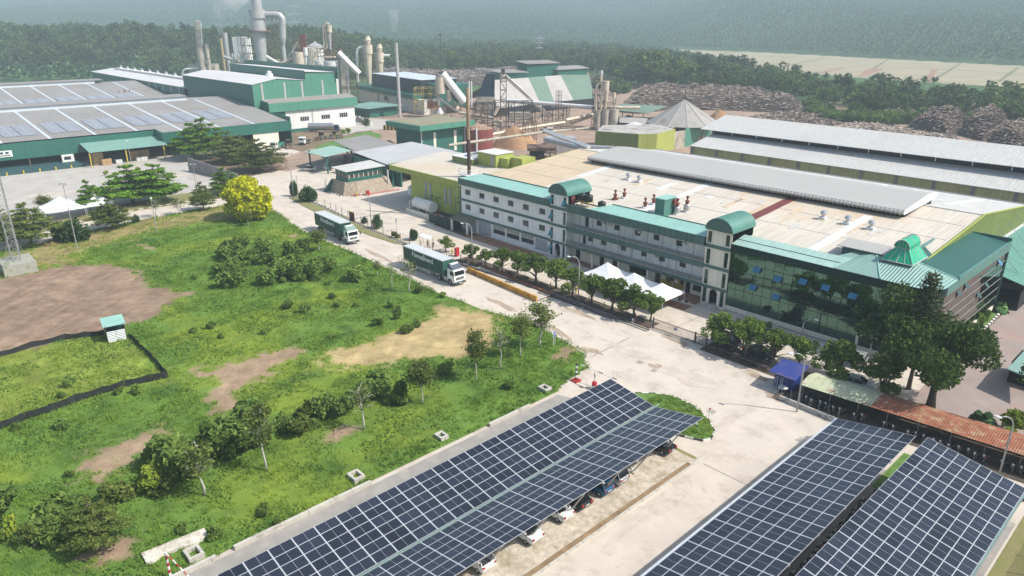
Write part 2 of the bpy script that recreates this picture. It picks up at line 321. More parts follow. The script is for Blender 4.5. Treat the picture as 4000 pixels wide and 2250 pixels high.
for (u, v, r) in ((2555, 1448, 0.75), (2500, 1415, 0.9), (2780, 1607, 0.9)):
    p = P(u, v); zsheet('manhole_cover', [(p[0]+r*a, p[1]+r*b) for a, b in ((-.5, -.5), (.5, -.5), (.5, .5), (-.5, .5))], 0.021, 'asphalt_grey')
# grass verge along the works fence, leaf litter strip under the row of trees
VERGE = pp([(1128, 773), (1175, 800), (1233, 830), (1325, 876), (1450, 922), (1540, 951), (1621, 966), (1690, 992), (1700, 990), (1600, 953), (1465, 900), (1360, 850), (1270, 806), (1200, 780), (1150, 762)])
struct('verge', M().prism(VERGE, -0.02, 0.12), 'verge_grass')
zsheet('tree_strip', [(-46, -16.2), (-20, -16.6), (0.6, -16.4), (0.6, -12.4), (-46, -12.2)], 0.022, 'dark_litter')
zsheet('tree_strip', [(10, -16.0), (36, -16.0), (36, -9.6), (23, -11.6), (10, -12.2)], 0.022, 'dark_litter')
zsheet('spill_stain', [(-70, -3.2), (-58, -4.0), (-56, -1.4), (-62, -0.3), (-70, -0.3)], 0.012, 'dark_litter')
# verge with trees between loading yard and service road, painted kerb stones along it
VL = pp([(-300, 985), (0, 905), (300, 850), (470, 803), (650, 768), (860, 735), (905, 748), (880, 772), (560, 818), (320, 870), (0, 945), (-300, 1030)])
struct('roadside_verge', M().prism(VL, -0.02, 0.14), 'verge_grass')
def kerb(label, pts, step=0.9, wd=0.28, h=0.22, closed=False, every=1):
    pts = [np.array(p[:2], float) for p in pts]; k = thing('painted_kerb', label, 'kerb', (pts[0][0], pts[0][1], 0))
    mw = M().box(-step*0.48, step*0.48, -wd/2, wd/2, 0, h).mesh('kerb_stone'); mk = mw.copy(); mw.materials.append(MATS['kerb_white']); mk.materials.append(MATS['kerb_black']); i = 0
    for a, b in zip(pts[:-1], pts[1:]):
        L = np.linalg.norm(b-a); n = max(1, int(round(L/step)))
        for j in range(n):
            p = a+(b-a)*(j+0.5)/n; inst('kerb_stone', mw if i % 2 else mk, None, k, rel(k, (p[0], p[1], 0.0)), (0, 0, atan2(b[1]-a[1], b[0]-a[0])), (L/n/step, 1, 1)); i += 1
    return k
kerb('black and white kerb along the tree verge by the service road', pp([(280, 876), (420, 845), (560, 817), (740, 788), (860, 765)]), 1.2)
kerb('black and white kerb curving round the stone bank under the control room', pp([(1275, 700), (1272, 722), (1285, 742), (1310, 757), (1335, 768)]), 0.9)
kerb('black and white kerb along the upper side of the fenced verge', pp([(1222, 788), (1262, 806), (1300, 823), (1330, 838)]), 0.9)
kerb('black and white kerb in front of the middle offices', pp([(2630, 1163), (2660, 1176), (2720, 1188)]), 0.7)
kerb('black and white kerb before the parked cars at the glass offices', pp([(2900, 1300), (3000, 1290+20), (3090, 1315), (3200, 1345), (3300, 1390)]), 0.9)
kerb('black and white kerb beside the lawn at the right end of the glass offices', pp([(3905, 1225), (3870, 1262), (3800, 1325)]), 0.7)
# kerb wall and gully boxes along the access road
kb = thing('kerb_wall', 'weathered concrete kerb wall beside the access road', 'kerb', (5.0, -60, 0))
for t0, t1 in ((-120, -83.6), (-82, -67.8), (-51.8, -45.2)):
    for a in np.arange(t0, t1-0.1, 2.4): M().box(4.95, 5.3, a+0.015, min(a+2.4, t1)-0.015, -0.05, 0.42+0.01*(int(a*7) % 3)).obj('kerb_block', 'kerb_concrete', kb)
def gully(u, v, lab, sc=1.0):
    p = P(u, v); g = thing('gully_box', lab, 'drain box', (p[0], p[1], 0)); x, y = p[0], p[1]; a = .78*sc
    for n_, b in (('wall', (x-a, x+a, y-a*0.8, y-a*0.8+0.25)), ('wall', (x-a, x+a, y+a*0.8-0.25, y+a*0.8)), ('wall', (x-a, x-a+0.25, y-a*0.8+0.25, y+a*0.8-0.25)), ('wall', (x+a-0.25, x+a, y-a*0.8+0.25, y+a*0.8-0.25))):
        M().box(*b, -0.05, 0.62).obj(n_, 'kerb_concrete', g)
    M().box(x-a+0.25, x+a-0.25, y-a*0.8+0.25, y+a*0.8-0.25, -0.04, 0.04).obj('sump', 'dark_litter', g)
gully(2128, 1528, 'open concrete gully box nearest the boom barrier', 0.9); gully(1725, 1715, 'open concrete gully box half way down the access road, uphill one', 0.85)
gully(1392, 1872, 'open concrete gully box beside the long kerb wall, middle of the access road'); gully(760, 2176, 'open concrete gully box beside the whitewashed slab', 1.05)
sl_ = struct('slab', M().prism(pp([(555, 2178), (800, 2079), (818, 2106), (760, 2140), (640, 2180), (600, 2210), (575, 2215)]), -0.02, 0.5), mat('whitewashed_slab', (0.62, 0.57, 0.48), 0.9, 0.2, 0.6, stain=((0.22, 0.16, 0.11), 0.75, 0.5)))
mat('mud', (0.38, 0.30, 0.225), 0.9, 0.3, 0.6, fine=0.25, stain=((0.30, 0.22, 0.155), 0.5, 0.5))
def blob(u, v, ru, rv, m, z, name, sd=1, tilt=0.0):
    r_ = np.random.default_rng(sd); k = 40; ph = r_.uniform(0, 6.28, 5); am = r_.uniform(.05, .16, 5); o = []
    for i in range(k): a = 2*pi*i/k; f = 1+sum(am[j]*sin((j+2)*a+ph[j]) for j in range(5))+r_.uniform(-.06, .06); x, y = ru*f*cos(a), rv*f*sin(a); o.append(P(u+x*cos(tilt)-y*sin(tilt), v+x*sin(tilt)+y*cos(tilt))[:2])
    return zsheet(name, o, z, m)
for i, (u, v, ru, rv, ti) in enumerate(((2190, 1302, 62, 8, .62), (2300, 1368, 55, 9, .25), (2120, 1266, 30, 6, .5), (3020, 1548, 34, 12, .4), (2560, 1430, 26, 9, 0), (1960, 1190, 70, 8, .42), (2880, 1410, 60, 9, .42), (2640, 1330, 60, 8, .42), (2270, 1225, 60, 7, .38), (2960, 1470, 50, 10, .4), (1480, 1000, 60, 6, .42))): blob(u, v, ru, rv, 'mud', .017, 'mud_patch', i, ti)
mat('worn_concrete', (0.50, 0.435, 0.36), 0.9, 0.15, 0.5, fine=0.12)
for i, (u, v, ru, rv, ti) in enumerate(((2700, 1480, 120, 22, .3), (2850, 1640, 70, 16, -.5), (2560, 1960, 60, 14, -.6), (2420, 2090, 80, 16, -.6), (2760, 1780, 60, 12, -.6), (2450, 1370, 90, 14, .35), (1500, 800, 80, 12, .2), (1380, 700, 70, 10, .1), (600, 700, 120, 10, -.1), (200, 760, 90, 9, -.1))): blob(u, v, ru, rv, 'worn_concrete', .0165, 'worn_patch', 40+i, ti)
# ---------------------------------------------------------------- the rough field: one fine sheet, colour by what grows there
FIELD = pp([(-700, 1120), (-200, 1035), (0, 985), (320, 912), (520, 864), (900, 797), (1005, 792), (1045, 803), (1190, 905), (1440, 1012), (1700, 1137), (1900, 1212), (2100, 1267), (2290, 1382), (2302, 1440), (2212, 1498)])+[(5.0, -40.0), (5.0, -140), (-30, -150), (-130, -150)]
SOIL = pp([(-400, 1180), (0, 1085), (110, 1080), (190, 1047), (420, 1037), (540, 1062), (600, 1120), (660, 1140), (780, 1143), (690, 1172), (560, 1262), (430, 1295), (300, 1315), (0, 1398), (-400, 1500)])
SOIL2 = [pp([(690, 1445), (820, 1440), (1000, 1392), (1150, 1362), (1205, 1385), (1140, 1420), (1020, 1482), (935, 1545), (925, 1620), (850, 1600), (800, 1500)]), pp([(1270, 1700), (1310, 1672), (1355, 1690), (1340, 1720), (1290, 1722)]),
         pp([(370, 2205), (420, 2160), (535, 2122), (500, 2175), (410, 2225)]), pp([(2185, 1402), (2220, 1375), (2240, 1392), (2215, 1412)]), pp([(540, 960), (600, 968), (590, 980), (550, 978)]), pp([(1125, 925), (1160, 912), (1175, 920), (1140, 932)]),
         pp([(300, 1830), (420, 1765), (640, 1690), (660, 1720), (470, 1830), (420, 1880), (380, 1870)])]
STRAW = pp([(1210, 1425), (1300, 1380), (1480, 1335), (1640, 1265), (1740, 1205), (1860, 1215), (1960, 1255), (1900, 1370), (1760, 1400), (1600, 1405), (1450, 1430), (1340, 1455), (1280, 1440)])
DRY = pp([(-300, 1060), (0, 1000), (320, 915), (900, 800), (1010, 795), (1040, 830), (940, 850), (620, 905), (400, 960), (250, 1030), (0, 1075)])
PEN = pp([(0, 1395), (120, 1360), (410, 1310), (500, 1325), (590, 1400), (655, 1465), (640, 1490), (400, 1530), (0, 1660), (-400, 1800), (-400, 1500)])
st_ = 0.42; xs = np.arange(-133, 5.4, st_); ys = np.arange(-150, -19, st_); fx, fy = np.meshgrid(xs, ys)
def zfield(x, y): return 0.05+0.22*vn.fbm(x/9+7, y/9, 3)+0.10*vn2.fbm(x/1.3, y/1.3, 2)
def field_colour(x, y):
    A = np.array; n1 = vn.fbm(x/11, y/11, 4); n2 = vn2.fbm(x/2.6+9, y/2.6, 4); n3 = vn.fbm(x/0.8+3, y/0.8, 3)
    g = A([0.108, 0.190, 0.034])[None]*(0.65+0.75*n2[..., None]); lime = A([0.25, 0.30, 0.035]); dk = A([0.055, 0.12, 0.026])
    px = x; w1 = np.clip((n1-0.5)*6, 0, 1)[..., None]; col = g*(1-0.6*w1)+lime*(0.6*w1)*(0.6+0.6*n3[..., None])
    w2 = np.clip((0.40-n2)*6, 0, 1)[..., None]; col = col*(1-w2*0.6)+dk*w2*0.6
    n5 = vn2.fbm(x/1.1+50, y/1.1, 3); j = (n2-0.5)*4.5+(n3-0.5)*2.2+(n5-.5)*3.0; rut = vn.fbm((x+y)*.9, (x-y)/14+3, 3)[..., None]
    def put(pts, c, soft, amp, vary):
        nonlocal col
        k = np.clip((-(pdist(x, y, pts)+amp*j))/soft+0.5, 0, 1)[..., None]; cc = A(c)*(1-vary+2*vary*n2[..., None])*(0.70+0.6*n3[..., None])*(.78+.44*rut); col = col*(1-k)+cc*k
    put(PEN, (0.20, 0.245, 0.045), 2.0, 0.8, 0.35); put(DRY, (0.26, 0.215, 0.09), 3.5, 2.2, 0.35); put(STRAW, (0.42, 0.32, 0.16), 2.0, 1.1, 0.3); put(SOIL, (0.265, 0.185, 0.13), 1.2, 0.8, 0.3)
    for q in SOIL2: put(q, (0.33, 0.235, 0.155), 1.4, 1.1, 0.25)
    return col
zz = zfield(fx, fy); cc = field_colour(fx, fy); ok = inpoly(fx, fy, FIELD)
ed = np.clip(-pdist(fx, fy, FIELD)/1.5, 0, 1); zz = 0.03+(zz-0.03)*ed
idx = -np.ones(fx.shape, int); f00 = ok[:-1, :-1] & ok[1:, :-1] & ok[:-1, 1:] & ok[1:, 1:]
nid = np.arange(fx.size).reshape(fx.shape); J, I = np.nonzero(f00); F = np.stack([nid[J, I], nid[J, I+1], nid[J+1, I+1], nid[J+1, I]], 1)
used = np.unique(F); remap = np.full(fx.size, -1); remap[used] = np.arange(len(used))
vcolmat('rough_field', 5.0, 0.5, 0.14); me = npmesh('field', np.stack([fx.ravel(), fy.ravel(), zz.ravel()], 1)[used], remap[F], col=cc.reshape(-1, 3)[used]); me.materials.append(MATS['rough_field'])
tag(inst('field', me, None, None), kind='structure')
# ---------------------------------------------------------------- paddy plots beyond the tree belt
mat('paddy', (0.34, 0.29, 0.185), 0.97, 0.16, 0.03, stain=((0.26, 0.24, 0.12), 0.6, 0.012), streak=0); mat('paddy_earth', (0.30, 0.17, 0.11), 0.97, 0.2, 0.05); mat('paddy_bund', (0.16, 0.16, 0.08), 0.97)
q = lambda u, v: P(u, v)[:2]
PAD = [q(2080, 152), q(2480, 158), q(2760, 178), q(3000, 197), q(3300, 215), q(3600, 231), q(4000, 252), q(4400, 272), q(4400, 372), q(4000, 345), q(3600, 322), q(3300, 300), q(3000, 275), q(2700, 235), q(2300, 190)]
zsheet('paddy_field', PAD, 0.10, 'paddy')
for a, b in (((2980, 230), (3990, 290)), ((2600, 190), (3700, 262)), ((3230, 225), (3010, 270)), ((3480, 226), (3360, 300)), ((3760, 243), (3640, 318)), ((2880, 190), (2780, 230)), ((3980, 262), (3900, 320))):
    line('paddy_bund', P(*a), P(*b), 3.0, 0.14, 'paddy_bund')
for l in ([(3385, 270), (3452, 266), (3440, 275), (3378, 298), (3355, 296)], [(3200, 283), (3290, 262), (3306, 264), (3215, 287)], [(3640, 270), (3668, 268), (3630, 322), (3605, 320)]): zsheet('paddy_track', pp(l), 0.18, 'paddy_earth')
# ================================================================ main works: production hall, office range, glass offices
mat('white_wall', (0.82, 0.81, 0.78), 0.8, 0.05, 0.6, streak=2); mat('white_wall_grey', (0.80, 0.80, 0.785), 0.8, 0.05, 0.6, streak=2); mat('cream_wall', (0.78, 0.72, 0.60), 0.8, 0.06, 0.5, streak=2)
mat('band_green', (0.075, 0.155, 0.135), 0.6, 0.10, 2.0, streak=2); mat('fascia_green', (0.06, 0.135, 0.12), 0.5, 0.12, 0.7, streak=2)
mat('roof_mint', (0.28, 0.50, 0.43), 0.45, 0.08, 0.3, streak=1, corr=(0, 0.38, 0.02)); mat('roof_green', (0.075, 0.215, 0.175), 0.5, 0.12, 0.6, corr=(1, 0.3, 0.025))
mat('roof_cream', (0.58, 0.525, 0.445), 0.7, 0.06, 0.05, streak=1, corr=(0, 0.6, 0.012), stain=((0.54, 0.42, 0.28), 0.5, 0.03), fine=0.04); mat('roof_sand', (0.56, 0.44, 0.30), 0.7, 0.06, 0.05, streak=1, corr=(0, 0.6, 0.012))
mat('roof_white', (0.70, 0.71, 0.72), 0.5, 0.04, 0.2, streak=1, corr=(0, 0.6, 0.012)); mat('roof_grey', (0.40, 0.39, 0.365), 0.65, 0.05, 0.06, corr=(0, 0.5, 0.012)); mat('roof_lightgrey', (0.52, 0.51, 0.48), 0.65, 0.06, 0.03, streak=1, corr=(0, 0.9, 0.012), stain=((0.45, 0.44, 0.42), 0.5, 0.03))
mat('gutter_purple', (0.28, 0.26, 0.28), 0.6); mat('red_oxide', (0.16, 0.035, 0.03), 0.7, 0.2, 0.5, streak=1)
mat('gable_green', (0.165, 0.22, 0.055), 0.6, 0.1, 0.2, streak=2, corr=(1, 0.4, 0.02)); mat('olive_wall', (0.42, 0.40, 0.20), 0.75, 0.15, 0.3, streak=2, corr=(0, 0.5, 0.02)); mat('column_grey', (0.20, 0.20, 0.22), 0.7)
mat('lime_wall', (0.36, 0.40, 0.09), 0.7, 0.1, 0.2, streak=2, corr=(0, 0.45, 0.02)); mat('lime_wall_y', (0.36, 0.40, 0.09), 0.7, 0.1, 0.2, streak=2, corr=(1, 0.45, 0.02))
mat('louvre_grey', (0.33, 0.32, 0.34), 0.7, 0.1, 2.0); mat('window_dark', (0.035, 0.042, 0.05), 0.12, 0.3, 2.0); mat('window_frame', (0.70, 0.70, 0.68), 0.6); mat('dark_void', (0.012, 0.012, 0.013), 0.9)
mat('door_grey', (0.42, 0.43, 0.45), 0.6, 0.06, 1.0, corr=(2, 0.18, 0.02)); mat('door_brown', (0.22, 0.06, 0.04), 0.6); mat('galv', (0.50, 0.51, 0.52), 0.35, 0.12, 1.0, metal=0.7); mat('rail_grey', (0.16, 0.18, 0.18), 0.6)
mat('rust_red', (0.17, 0.045, 0.03), 0.8, 0.35, 1.5); mat('tank_black', (0.012, 0.013, 0.016), 0.45); mat('tower_window', (0.008, 0.05, 0.038), 0.08, 0.3, 1.0); mat('sash_teal', (0.03, 0.22, 0.26), 0.15)
mat('ac_unit', (0.55, 0.55, 0.52), 0.6, 0.1, 3.0); mat('notice_mustard', (0.36, 0.27, 0.04), 0.8); mat('tile_red', (0.30, 0.13, 0.09), 0.8, 0.15, 2.0); mat('sky_blue_glass', (0.04, 0.18, 0.32), 0.1); mat('red_paint', (0.45, 0.02, 0.02), 0.5, 0.15, 2.0)
# ---------------------------------------------------------------- production hall
hall = thing('factory_hall', 'huge low-pitched cream metal roofed production hall behind the white offices', 'factory', (-20, 36, 0))
RZ, EZ, TF, TR, TB, S0, S1 = 14.0, 11.3, 3.6, 37.2, 70.0, -61.5, 28.6      # ridge, eaves, front / ridge / back lines
EB = 10.1
def hz(t): return RZ-(RZ-EZ)*(TR-t)/(TR-TF) if t < TR else RZ-(RZ-EB)*(t-TR)/(TB-TR)
def hall_strip(name, s0, s1, t0, t1, m, up=0.0, th=0.08):
    return M().slab((s0, t0, hz(t0)+up), (s1, t0, hz(t0)+up), (s1, t1, hz(t1)+up), (s0, t1, hz(t1)+up), th).obj(name, m, hall)
hall_strip('roof_slope', S0, -44.5, TF, TR, 'roof_sand'); hall_strip('roof_slope', -44.46, S1, TF, TR, 'roof_cream'); hall_strip('roof_slope', S0, S1, TR+0.02, TB, 'roof_lightgrey')
for s0, t0, t1 in ((-44.3, 17, 37), (-18.4, 5, 37), (14.0, 5, 26)): hall_strip('skylight_strip', s0, s0+1.5, t0, t1, 'roof_white', 0.05)
for s0, t0, t1 in ((20.5, 44, 68), (12.0, 58, 68), (2.0, 60, 67)): hall_strip('skylight_strip', s0, s0+1.2, t0, t1, 'roof_white', 0.05)
hall_strip('walkway', -0.9, 0.9, 9.0, 35.5, 'red_oxide', 0.09)
random.seed(5)
for i in range(9): s0 = -30+i*5.6; hall_strip('patch_sheet', s0, s0+random.uniform(.7, 1.4), random.uniform(15, 20), random.uniform(20.5, 25), ('roof_sand', 'roof_white')[i % 2] if i < 4 else 'roof_sand', 0.045)
for i in range(16): s0 = random.uniform(-45, 26); t0 = random.uniform(45, 66); hall_strip('patch_sheet', s0, s0+random.uniform(.6, 1.2), t0, t0+random.uniform(1.2, 2.6), 'roof_white', 0.045)
for i in range(14): s0 = random.uniform(-58, 20); t0 = random.uniform(6, 30); hall_strip('patch_sheet', s0, s0+random.uniform(.5, 1.0), t0, t0+random.uniform(1.2, 3.5), random.choice(('roof_sand', 'roof_lightgrey')), 0.045)
for t0 in (13.4, 21.3, 29.5): M().box(S0, S1-0.3, t0, t0+0.10, hz(t0)-0.02, hz(t0)+0.05).obj('lap_joint', 'roof_lightgrey', hall)
M().box(S0, S1, TB, TB+0.5, EB-0.5, EB+0.12).obj('gutter', 'gutter_purple', hall)
M().box(S0, S1, TR-0.35, TR+0.35, RZ+0.02, RZ+0.10).obj('ridge_cap', 'roof_lightgrey', hall)
# raised ridge monitor
mo = [(27.6, 13.95), (27.2, 14.3), (27.6, 14.75), (38.0, 15.9), (42.5, 15.3), (42.5, 14.7), (38.0, 14.3)]
M().extr([(-50.0, t, z) for t, z in mo], (69.6, 0, 0)).obj('ridge_monitor', 'roof_grey', hall)
rr = M()
for s0 in np.arange(-49.6, 19.5, 0.7): rr.tube([(s0, 27.75, 13.8), (s0, 27.2, 14.08), (s0, 27.2, 14.42), (s0, 27.8, 14.76)], 0.1, 4)
tag(rr.obj('eave_rolls', 'roof_grey', hall), kind='stuff')
M().extr([(19.62, t, z) for t, z in mo], (0.12, 0, 0)).obj('monitor_end', 'roof_white', hall); M().extr([(-50.1, t, z) for t, z in mo], (0.08, 0, 0)).obj('monitor_end', 'roof_grey', hall)
M().box(-50, 19.5, 28.6, 41, 13.3, 14.2).obj('monitor_base', 'dark_void', hall)
# walls
M().extr([(S1+0.03, TF, 0), (S1+0.03, TF, EZ), (S1+0.03, TR, RZ+0.1), (S1+0.03, TB+0.3, EB+0.1), (S1+0.03, TB+0.3, 0)], (0.3, 0, 0)).obj('gable_wall', 'gable_green', hall)
M().extr([(S1+0.36, TF, EZ-0.1), (S1+0.36, TF, EZ+0.18), (S1+0.36, TR, RZ+0.28), (S1+0.36, TB+0.3, EB+0.28), (S1+0.36, TB+0.3, EB-0.0), (S1+0.36, TR, RZ-0.0)], (0.12, 0, 0)).obj('barge_board', 'lime_wall', hall)
M().extr([(S0-0.3, TF, 0), (S0-0.3, TF, EZ), (S0-0.3, TR, RZ), (S0-0.3, TB, EB), (S0-0.3, TB, 0)], (0.3, 0, 0)).obj('gable_wall', 'lime_wall_y', hall); M().box(S0, S1, TB, TB+0.3, 0, EB-0.55).obj('wall', 'olive_wall', hall)
def turbine_vent(x, y, z, sc=1.0):
    v = M().box(x-.55*sc, x+.55*sc, y-.55*sc, y+.55*sc, z-0.15, z+0.35*sc).obj('vent_curb', 'roof_white', hall)
    M().lathe(x, y, [(0.28*sc, z+.35*sc), (0.28*sc, z+.7*sc), (.5*sc, z+.85*sc), (.58*sc, z+1.1*sc), (.45*sc, z+1.38*sc), (.12*sc, z+1.5*sc)], 14).obj('turbine_head', 'galv', v)
for p in ((-33.1, 21.2), (-30.0, 20.9), (9.5, 20.2), (13.7, 20.0), (17.6, 19.8)): turbine_vent(p[0], p[1], hz(p[1]), 1.0)
def roof_fan(x, y, base):
    z = hz(y); b = M().lathe(x, y, [(.7, z-.1), (.7, z+.25)], 6).obj('fan_curb', 'roof_white' if base else 'rust_red', hall)
    z += 1.2 if base == 2 else 0.2
    if base == 2: M().lathe(x, y, [(.62, z-1.1), (.62, z), (.3, z+.25)], 10).obj('fan_duct', 'galv', hall)
    M().lathe(x, y, [(.3, z), (.3, z+.6), (.46, z+.66), (.4, z+.85), (.14, z+.95), (.14, z+1.3), (.26, z+1.38), (.3, z+1.6), (.1, z+1.75)], 12).obj('fan_stack', 'rust_red', hall)
for x, y, b in ((-26.2, 8.5, 0), (-25.4, 10.3, 1), (-18.4, 7.7, 1), (-18.4, 10.3, 1), (-11.6, 8.0, 2), (-11.0, 10.2, 2)): roof_fan(x, y, b)
M().box(-14.2, -12.2, 4.9, 8.4, hz(6)-.2, 14.6).obj('plant_room', 'roof_green', hall); M().box(-14.35, -12.05, 4.75, 8.55, 14.6, 14.75).obj('plant_room_roof', 'roof_mint', hall)
fo = M().cyl((-12.15, 7.6, 13.9), (-11.6, 7.6, 13.9), .5, n=14).obj('fan_outlet', 'rust_red', hall)
# ---------------------------------------------------------------- office range: left wing, balcony wing, two stair towers
off = thing('office_range', 'long three storey white office range with green fascia, balconies and two barrel-topped stair towers', 'office building', (-30, 0, 0))
def wall_with_holes(s0, s1, z0, z1, holes, t, th=0.25):
    """flat wall in the plane t with rectangular openings"""
    xs_ = sorted({s0, s1, *[h for q_ in holes for h in q_[:2]]}); zs_ = sorted({z0, z1, *[h for q_ in holes for h in q_[2:]]}); m = M()
    for a, b in zip(xs_[:-1], xs_[1:]):
        for c_, d_ in zip(zs_[:-1], zs_[1:]):
            cx, cz = (a+b)/2, (c_+d_)/2
            if any(h[0] < cx < h[1] and h[2] < cz < h[3] for h in holes): continue
            m.poly([(a, t, c_), (b, t, c_), (b, t, d_), (a, t, d_)])
    for h in holes:
        a, b, c_, d_ = h; m.poly([(a, t, c_), (a, t+th, c_), (a, t+th, d_), (a, t, d_)]); m.poly([(b, t, c_), (b, t, d_), (b, t+th, d_), (b, t+th, c_)]); m.poly([(a, t, d_), (a, t+th, d_), (b, t+th, d_), (b, t, d_)]); m.poly([(a, t, c_), (b, t, c_), (b, t+th, c_), (a, t+th, c_)])
    return m
def window(par, a, b, z0, z1, t, nm=3, frame='window_frame', pane='window_dark', sill=True):
    fw = 0.045; f = M().box(a, b, t, t+.06, z0, z0+fw).box(a, b, t, t+.06, z1-fw, z1).box(a, a+fw, t, t+.06, z0+fw, z1-fw).box(b-fw, b, t, t+.06, z0+fw, z1-fw).obj('window', frame, par)
    wd = (b-a-2*fw)/(nm+1)
    for i in range(nm+1): M().box(a+fw+i*wd+.02, a+fw+(i+1)*wd-.02, t+.02, t+.05, z0+fw, z1-fw).obj('pane', pane, f)
    for i in range(nm): M().box(a+fw+(i+1)*wd-.02, a+fw+(i+1)*wd+.02, t-.0, t+.06, z0+fw, z1-fw).obj('mullion', 'rail_grey', f)
    if sill: M().box(a-.12, b+.12, t-.22, t-.0, z0-.08, z0).obj('sill', frame, f)
WL = [-61.9, -57.15, -52.5, -47.9, -43.35, -38.65]; hol = [(a, a+1.78, z, z+1.15) for a in WL for z in (8.08, 4.68)]
LW0, LW1 = -63.6, -35.4
wall_with_holes(LW0, LW1, 3.55, 10.1, hol, 0.0).obj('wall', 'white_wall_grey', off)
for h in hol: window(off, h[0], h[1], h[2], h[3], 0.16, nm=2)
M().box(LW0-.02, LW1, -.06, 0.2, 6.45, 7.0).obj('string_course', 'band_green', off); M().box(LW0-.02, LW1, -.10, 0.2, 2.98, 3.54).obj('string_course', 'band_green', off)
M().box(LW0, LW0+.25, 0, 6, 0, 10.1).obj('end_wall', 'white_wall_grey', off)
def fascia(s0, s1, t, z0, z1, step=1.08):
    n = int(round((s1-s0)/step)); wd = (s1-s0)/n; me = None
    for i in range(n):
        o = M().box(s0+i*wd+.03, s0+(i+1)*wd-.03, t-.04, t+.1, z0, z1).obj('fascia_panel', 'fascia_green', off)
    M().box(s0, s1, t+.1, t+.3, z0-.0, z1-.06).obj('fascia_backing', 'dark_void', off)
fascia(LW0-.1, LW1, -.55, 10.15, 11.6); M().box(LW0-.1, LW1, -.5, 0.1, 10.0, 10.14).obj('soffit', 'white_wall_grey', off)
M().slab((LW0-.1, -.5, 11.56), (LW1, -.5, 11.56), (LW1, 4.6, 12.1), (LW0+2.4, 4.6, 12.1), .08).obj('roof', 'roof_mint', off); M().box(LW0+2.4, LW1, 4.6, 4.75, 11.3, 12.3).obj('roof_upstand', 'band_green', off)
# ground floor of the left wing: roller doors, grilles over windows, plinth
wall_with_holes(LW0, LW1, 0, 2.97, [(-62.6, -58.2, 0, 2.7), (-57.6, -53.3, 0, 2.9), (-52.7, -48.8, 1.0, 2.1), (-52.7, -48.8, 2.2, 2.85), (-48.3, -44.3, 1.0, 2.1), (-48.3, -44.3, 2.2, 2.85), (-43.9, -40.0, 1.0, 2.1), (-43.9, -40.0, 2.2, 2.85), (-39.6, -36.0, 0.3, 2.8)], 0.0).obj('wall', 'white_wall_grey', off)
for a, b in ((-62.6, -58.2), (-57.6, -53.3)):
    M().box(a, b, .18, .24, 0, 2.9).obj('roller_door', 'door_grey', off); M().box((a+b)/2-.06, (a+b)/2+.06, .1, .2, 0, 2.7).obj('door_post', 'door_grey', off)
for a in (-39.6, -38.4, -37.2): M().box(a+.03, a+1.17, .16, .22, .3, 2.8).obj('shutter', 'door_grey', off)
mat('breeze_block', (0.60, 0.56, 0.46), 0.9, 0.1, 2.0)
for a in (-52.7, -48.3, -43.9):
    window(off, a, a+3.95, 1.0, 2.1, .16, nm=6, sill=False); g = M()
    for i in range(14): g.box(a+i*.282, a+i*.282+.07, .02, .12, 2.2, 2.85)
    for j in range(4): g.box(a, a+3.95, .03, .11, 2.2+j*.2, 2.26+j*.2)
    g.obj('vent_block_grille', 'breeze_block', off); M().box(a, a+3.95, .2, .24, 2.2, 2.85).obj('grille_backing', 'dark_void', off)
# shed canopy over the first door, side escape stair frame
c_ = M().slab((-64.2, -3.2, 2.75), (-58.0, -3.2, 2.55), (-58.0, -.02, 3.2), (-64.2, -.02, 3.2), .08).obj('door_canopy', mat('canopy_dirty', (0.17, 0.16, 0.10), 0.7, 0.2, 0.8, corr=(0, 0.35, 0.03)), off)
for x in (-63.6, -58.3): M().box(x, x+.4, -3.0, -2.6, 0, 2.6).obj('canopy_post', 'white_wall', off)
sf = M()
for x in (-66.2, -64.5):
    for y in (0.6, 2.6): sf.cyl((x, y, 0), (x, y, 8.2), .07, n=5)
for z in (2.6, 5.4, 6.4, 8.2):
    for y in (.6, 2.6): sf.cyl((-66.2, y, z), (-64.5, y, z), .05, n=4)
    sf.cyl((-66.2, .6, z), (-66.2, 2.6, z), .05, n=4)
sf.box(-66.2, -64.5, .6, 2.6, 5.3, 5.4); sf.obj('escape_stair_frame', 'rail_grey', off)
# balcony wing
CW0, CW1 = -30.8, -0.1; BT = 1.65
M().box(CW0, CW1, BT+.3, BT+.5, 0, 10.3).obj('inner_wall_core', 'white_wall', off)
holes = []
FL = {2: (7.3, [-24.9, -20.7, -15.9, -11.8, -7.05]), 1: (3.75, [-26.9, -23.6, -18.9, -14.2, -10.3, -6.0])}
for fl, (z, l) in FL.items(): holes += [(a, a+1.3, z+0.75, z+1.85) for a in l]
doors = [(-27.7, 7.3), (-18.3, 7.3), (-13.6, 7.3), (-9.6, 7.3), (-28.2, 3.75), (-21.2, 3.75), (-16.6, 3.75), (-12.2, 3.75), (-8.2, 3.75)]
holes += [(a, a+.85, z, z+2.0) for a, z in doors]
wall_with_holes(CW0, CW1, 3.2, 10.2, holes, BT).obj('inner_wall', 'white_wall', off)
for fl, (z, l) in FL.items():
    for a in l: window(off, a, a+1.3, z+.75, z+1.85, BT+.12, nm=2, sill=False)
for i, (a, z) in enumerate(doors): M().box(a, a+.85, BT+.1, BT+.16, z, z+2.0).obj('door', 'window_dark' if i in (0, 4) else 'white_wall_grey', off)
for x in np.arange(-29, -1, 3.2):
    for z in (7.3, 3.75): M().box(x, x+.05, BT-.05, BT, z, z+2.7).obj('downpipe', 'rail_grey', off)
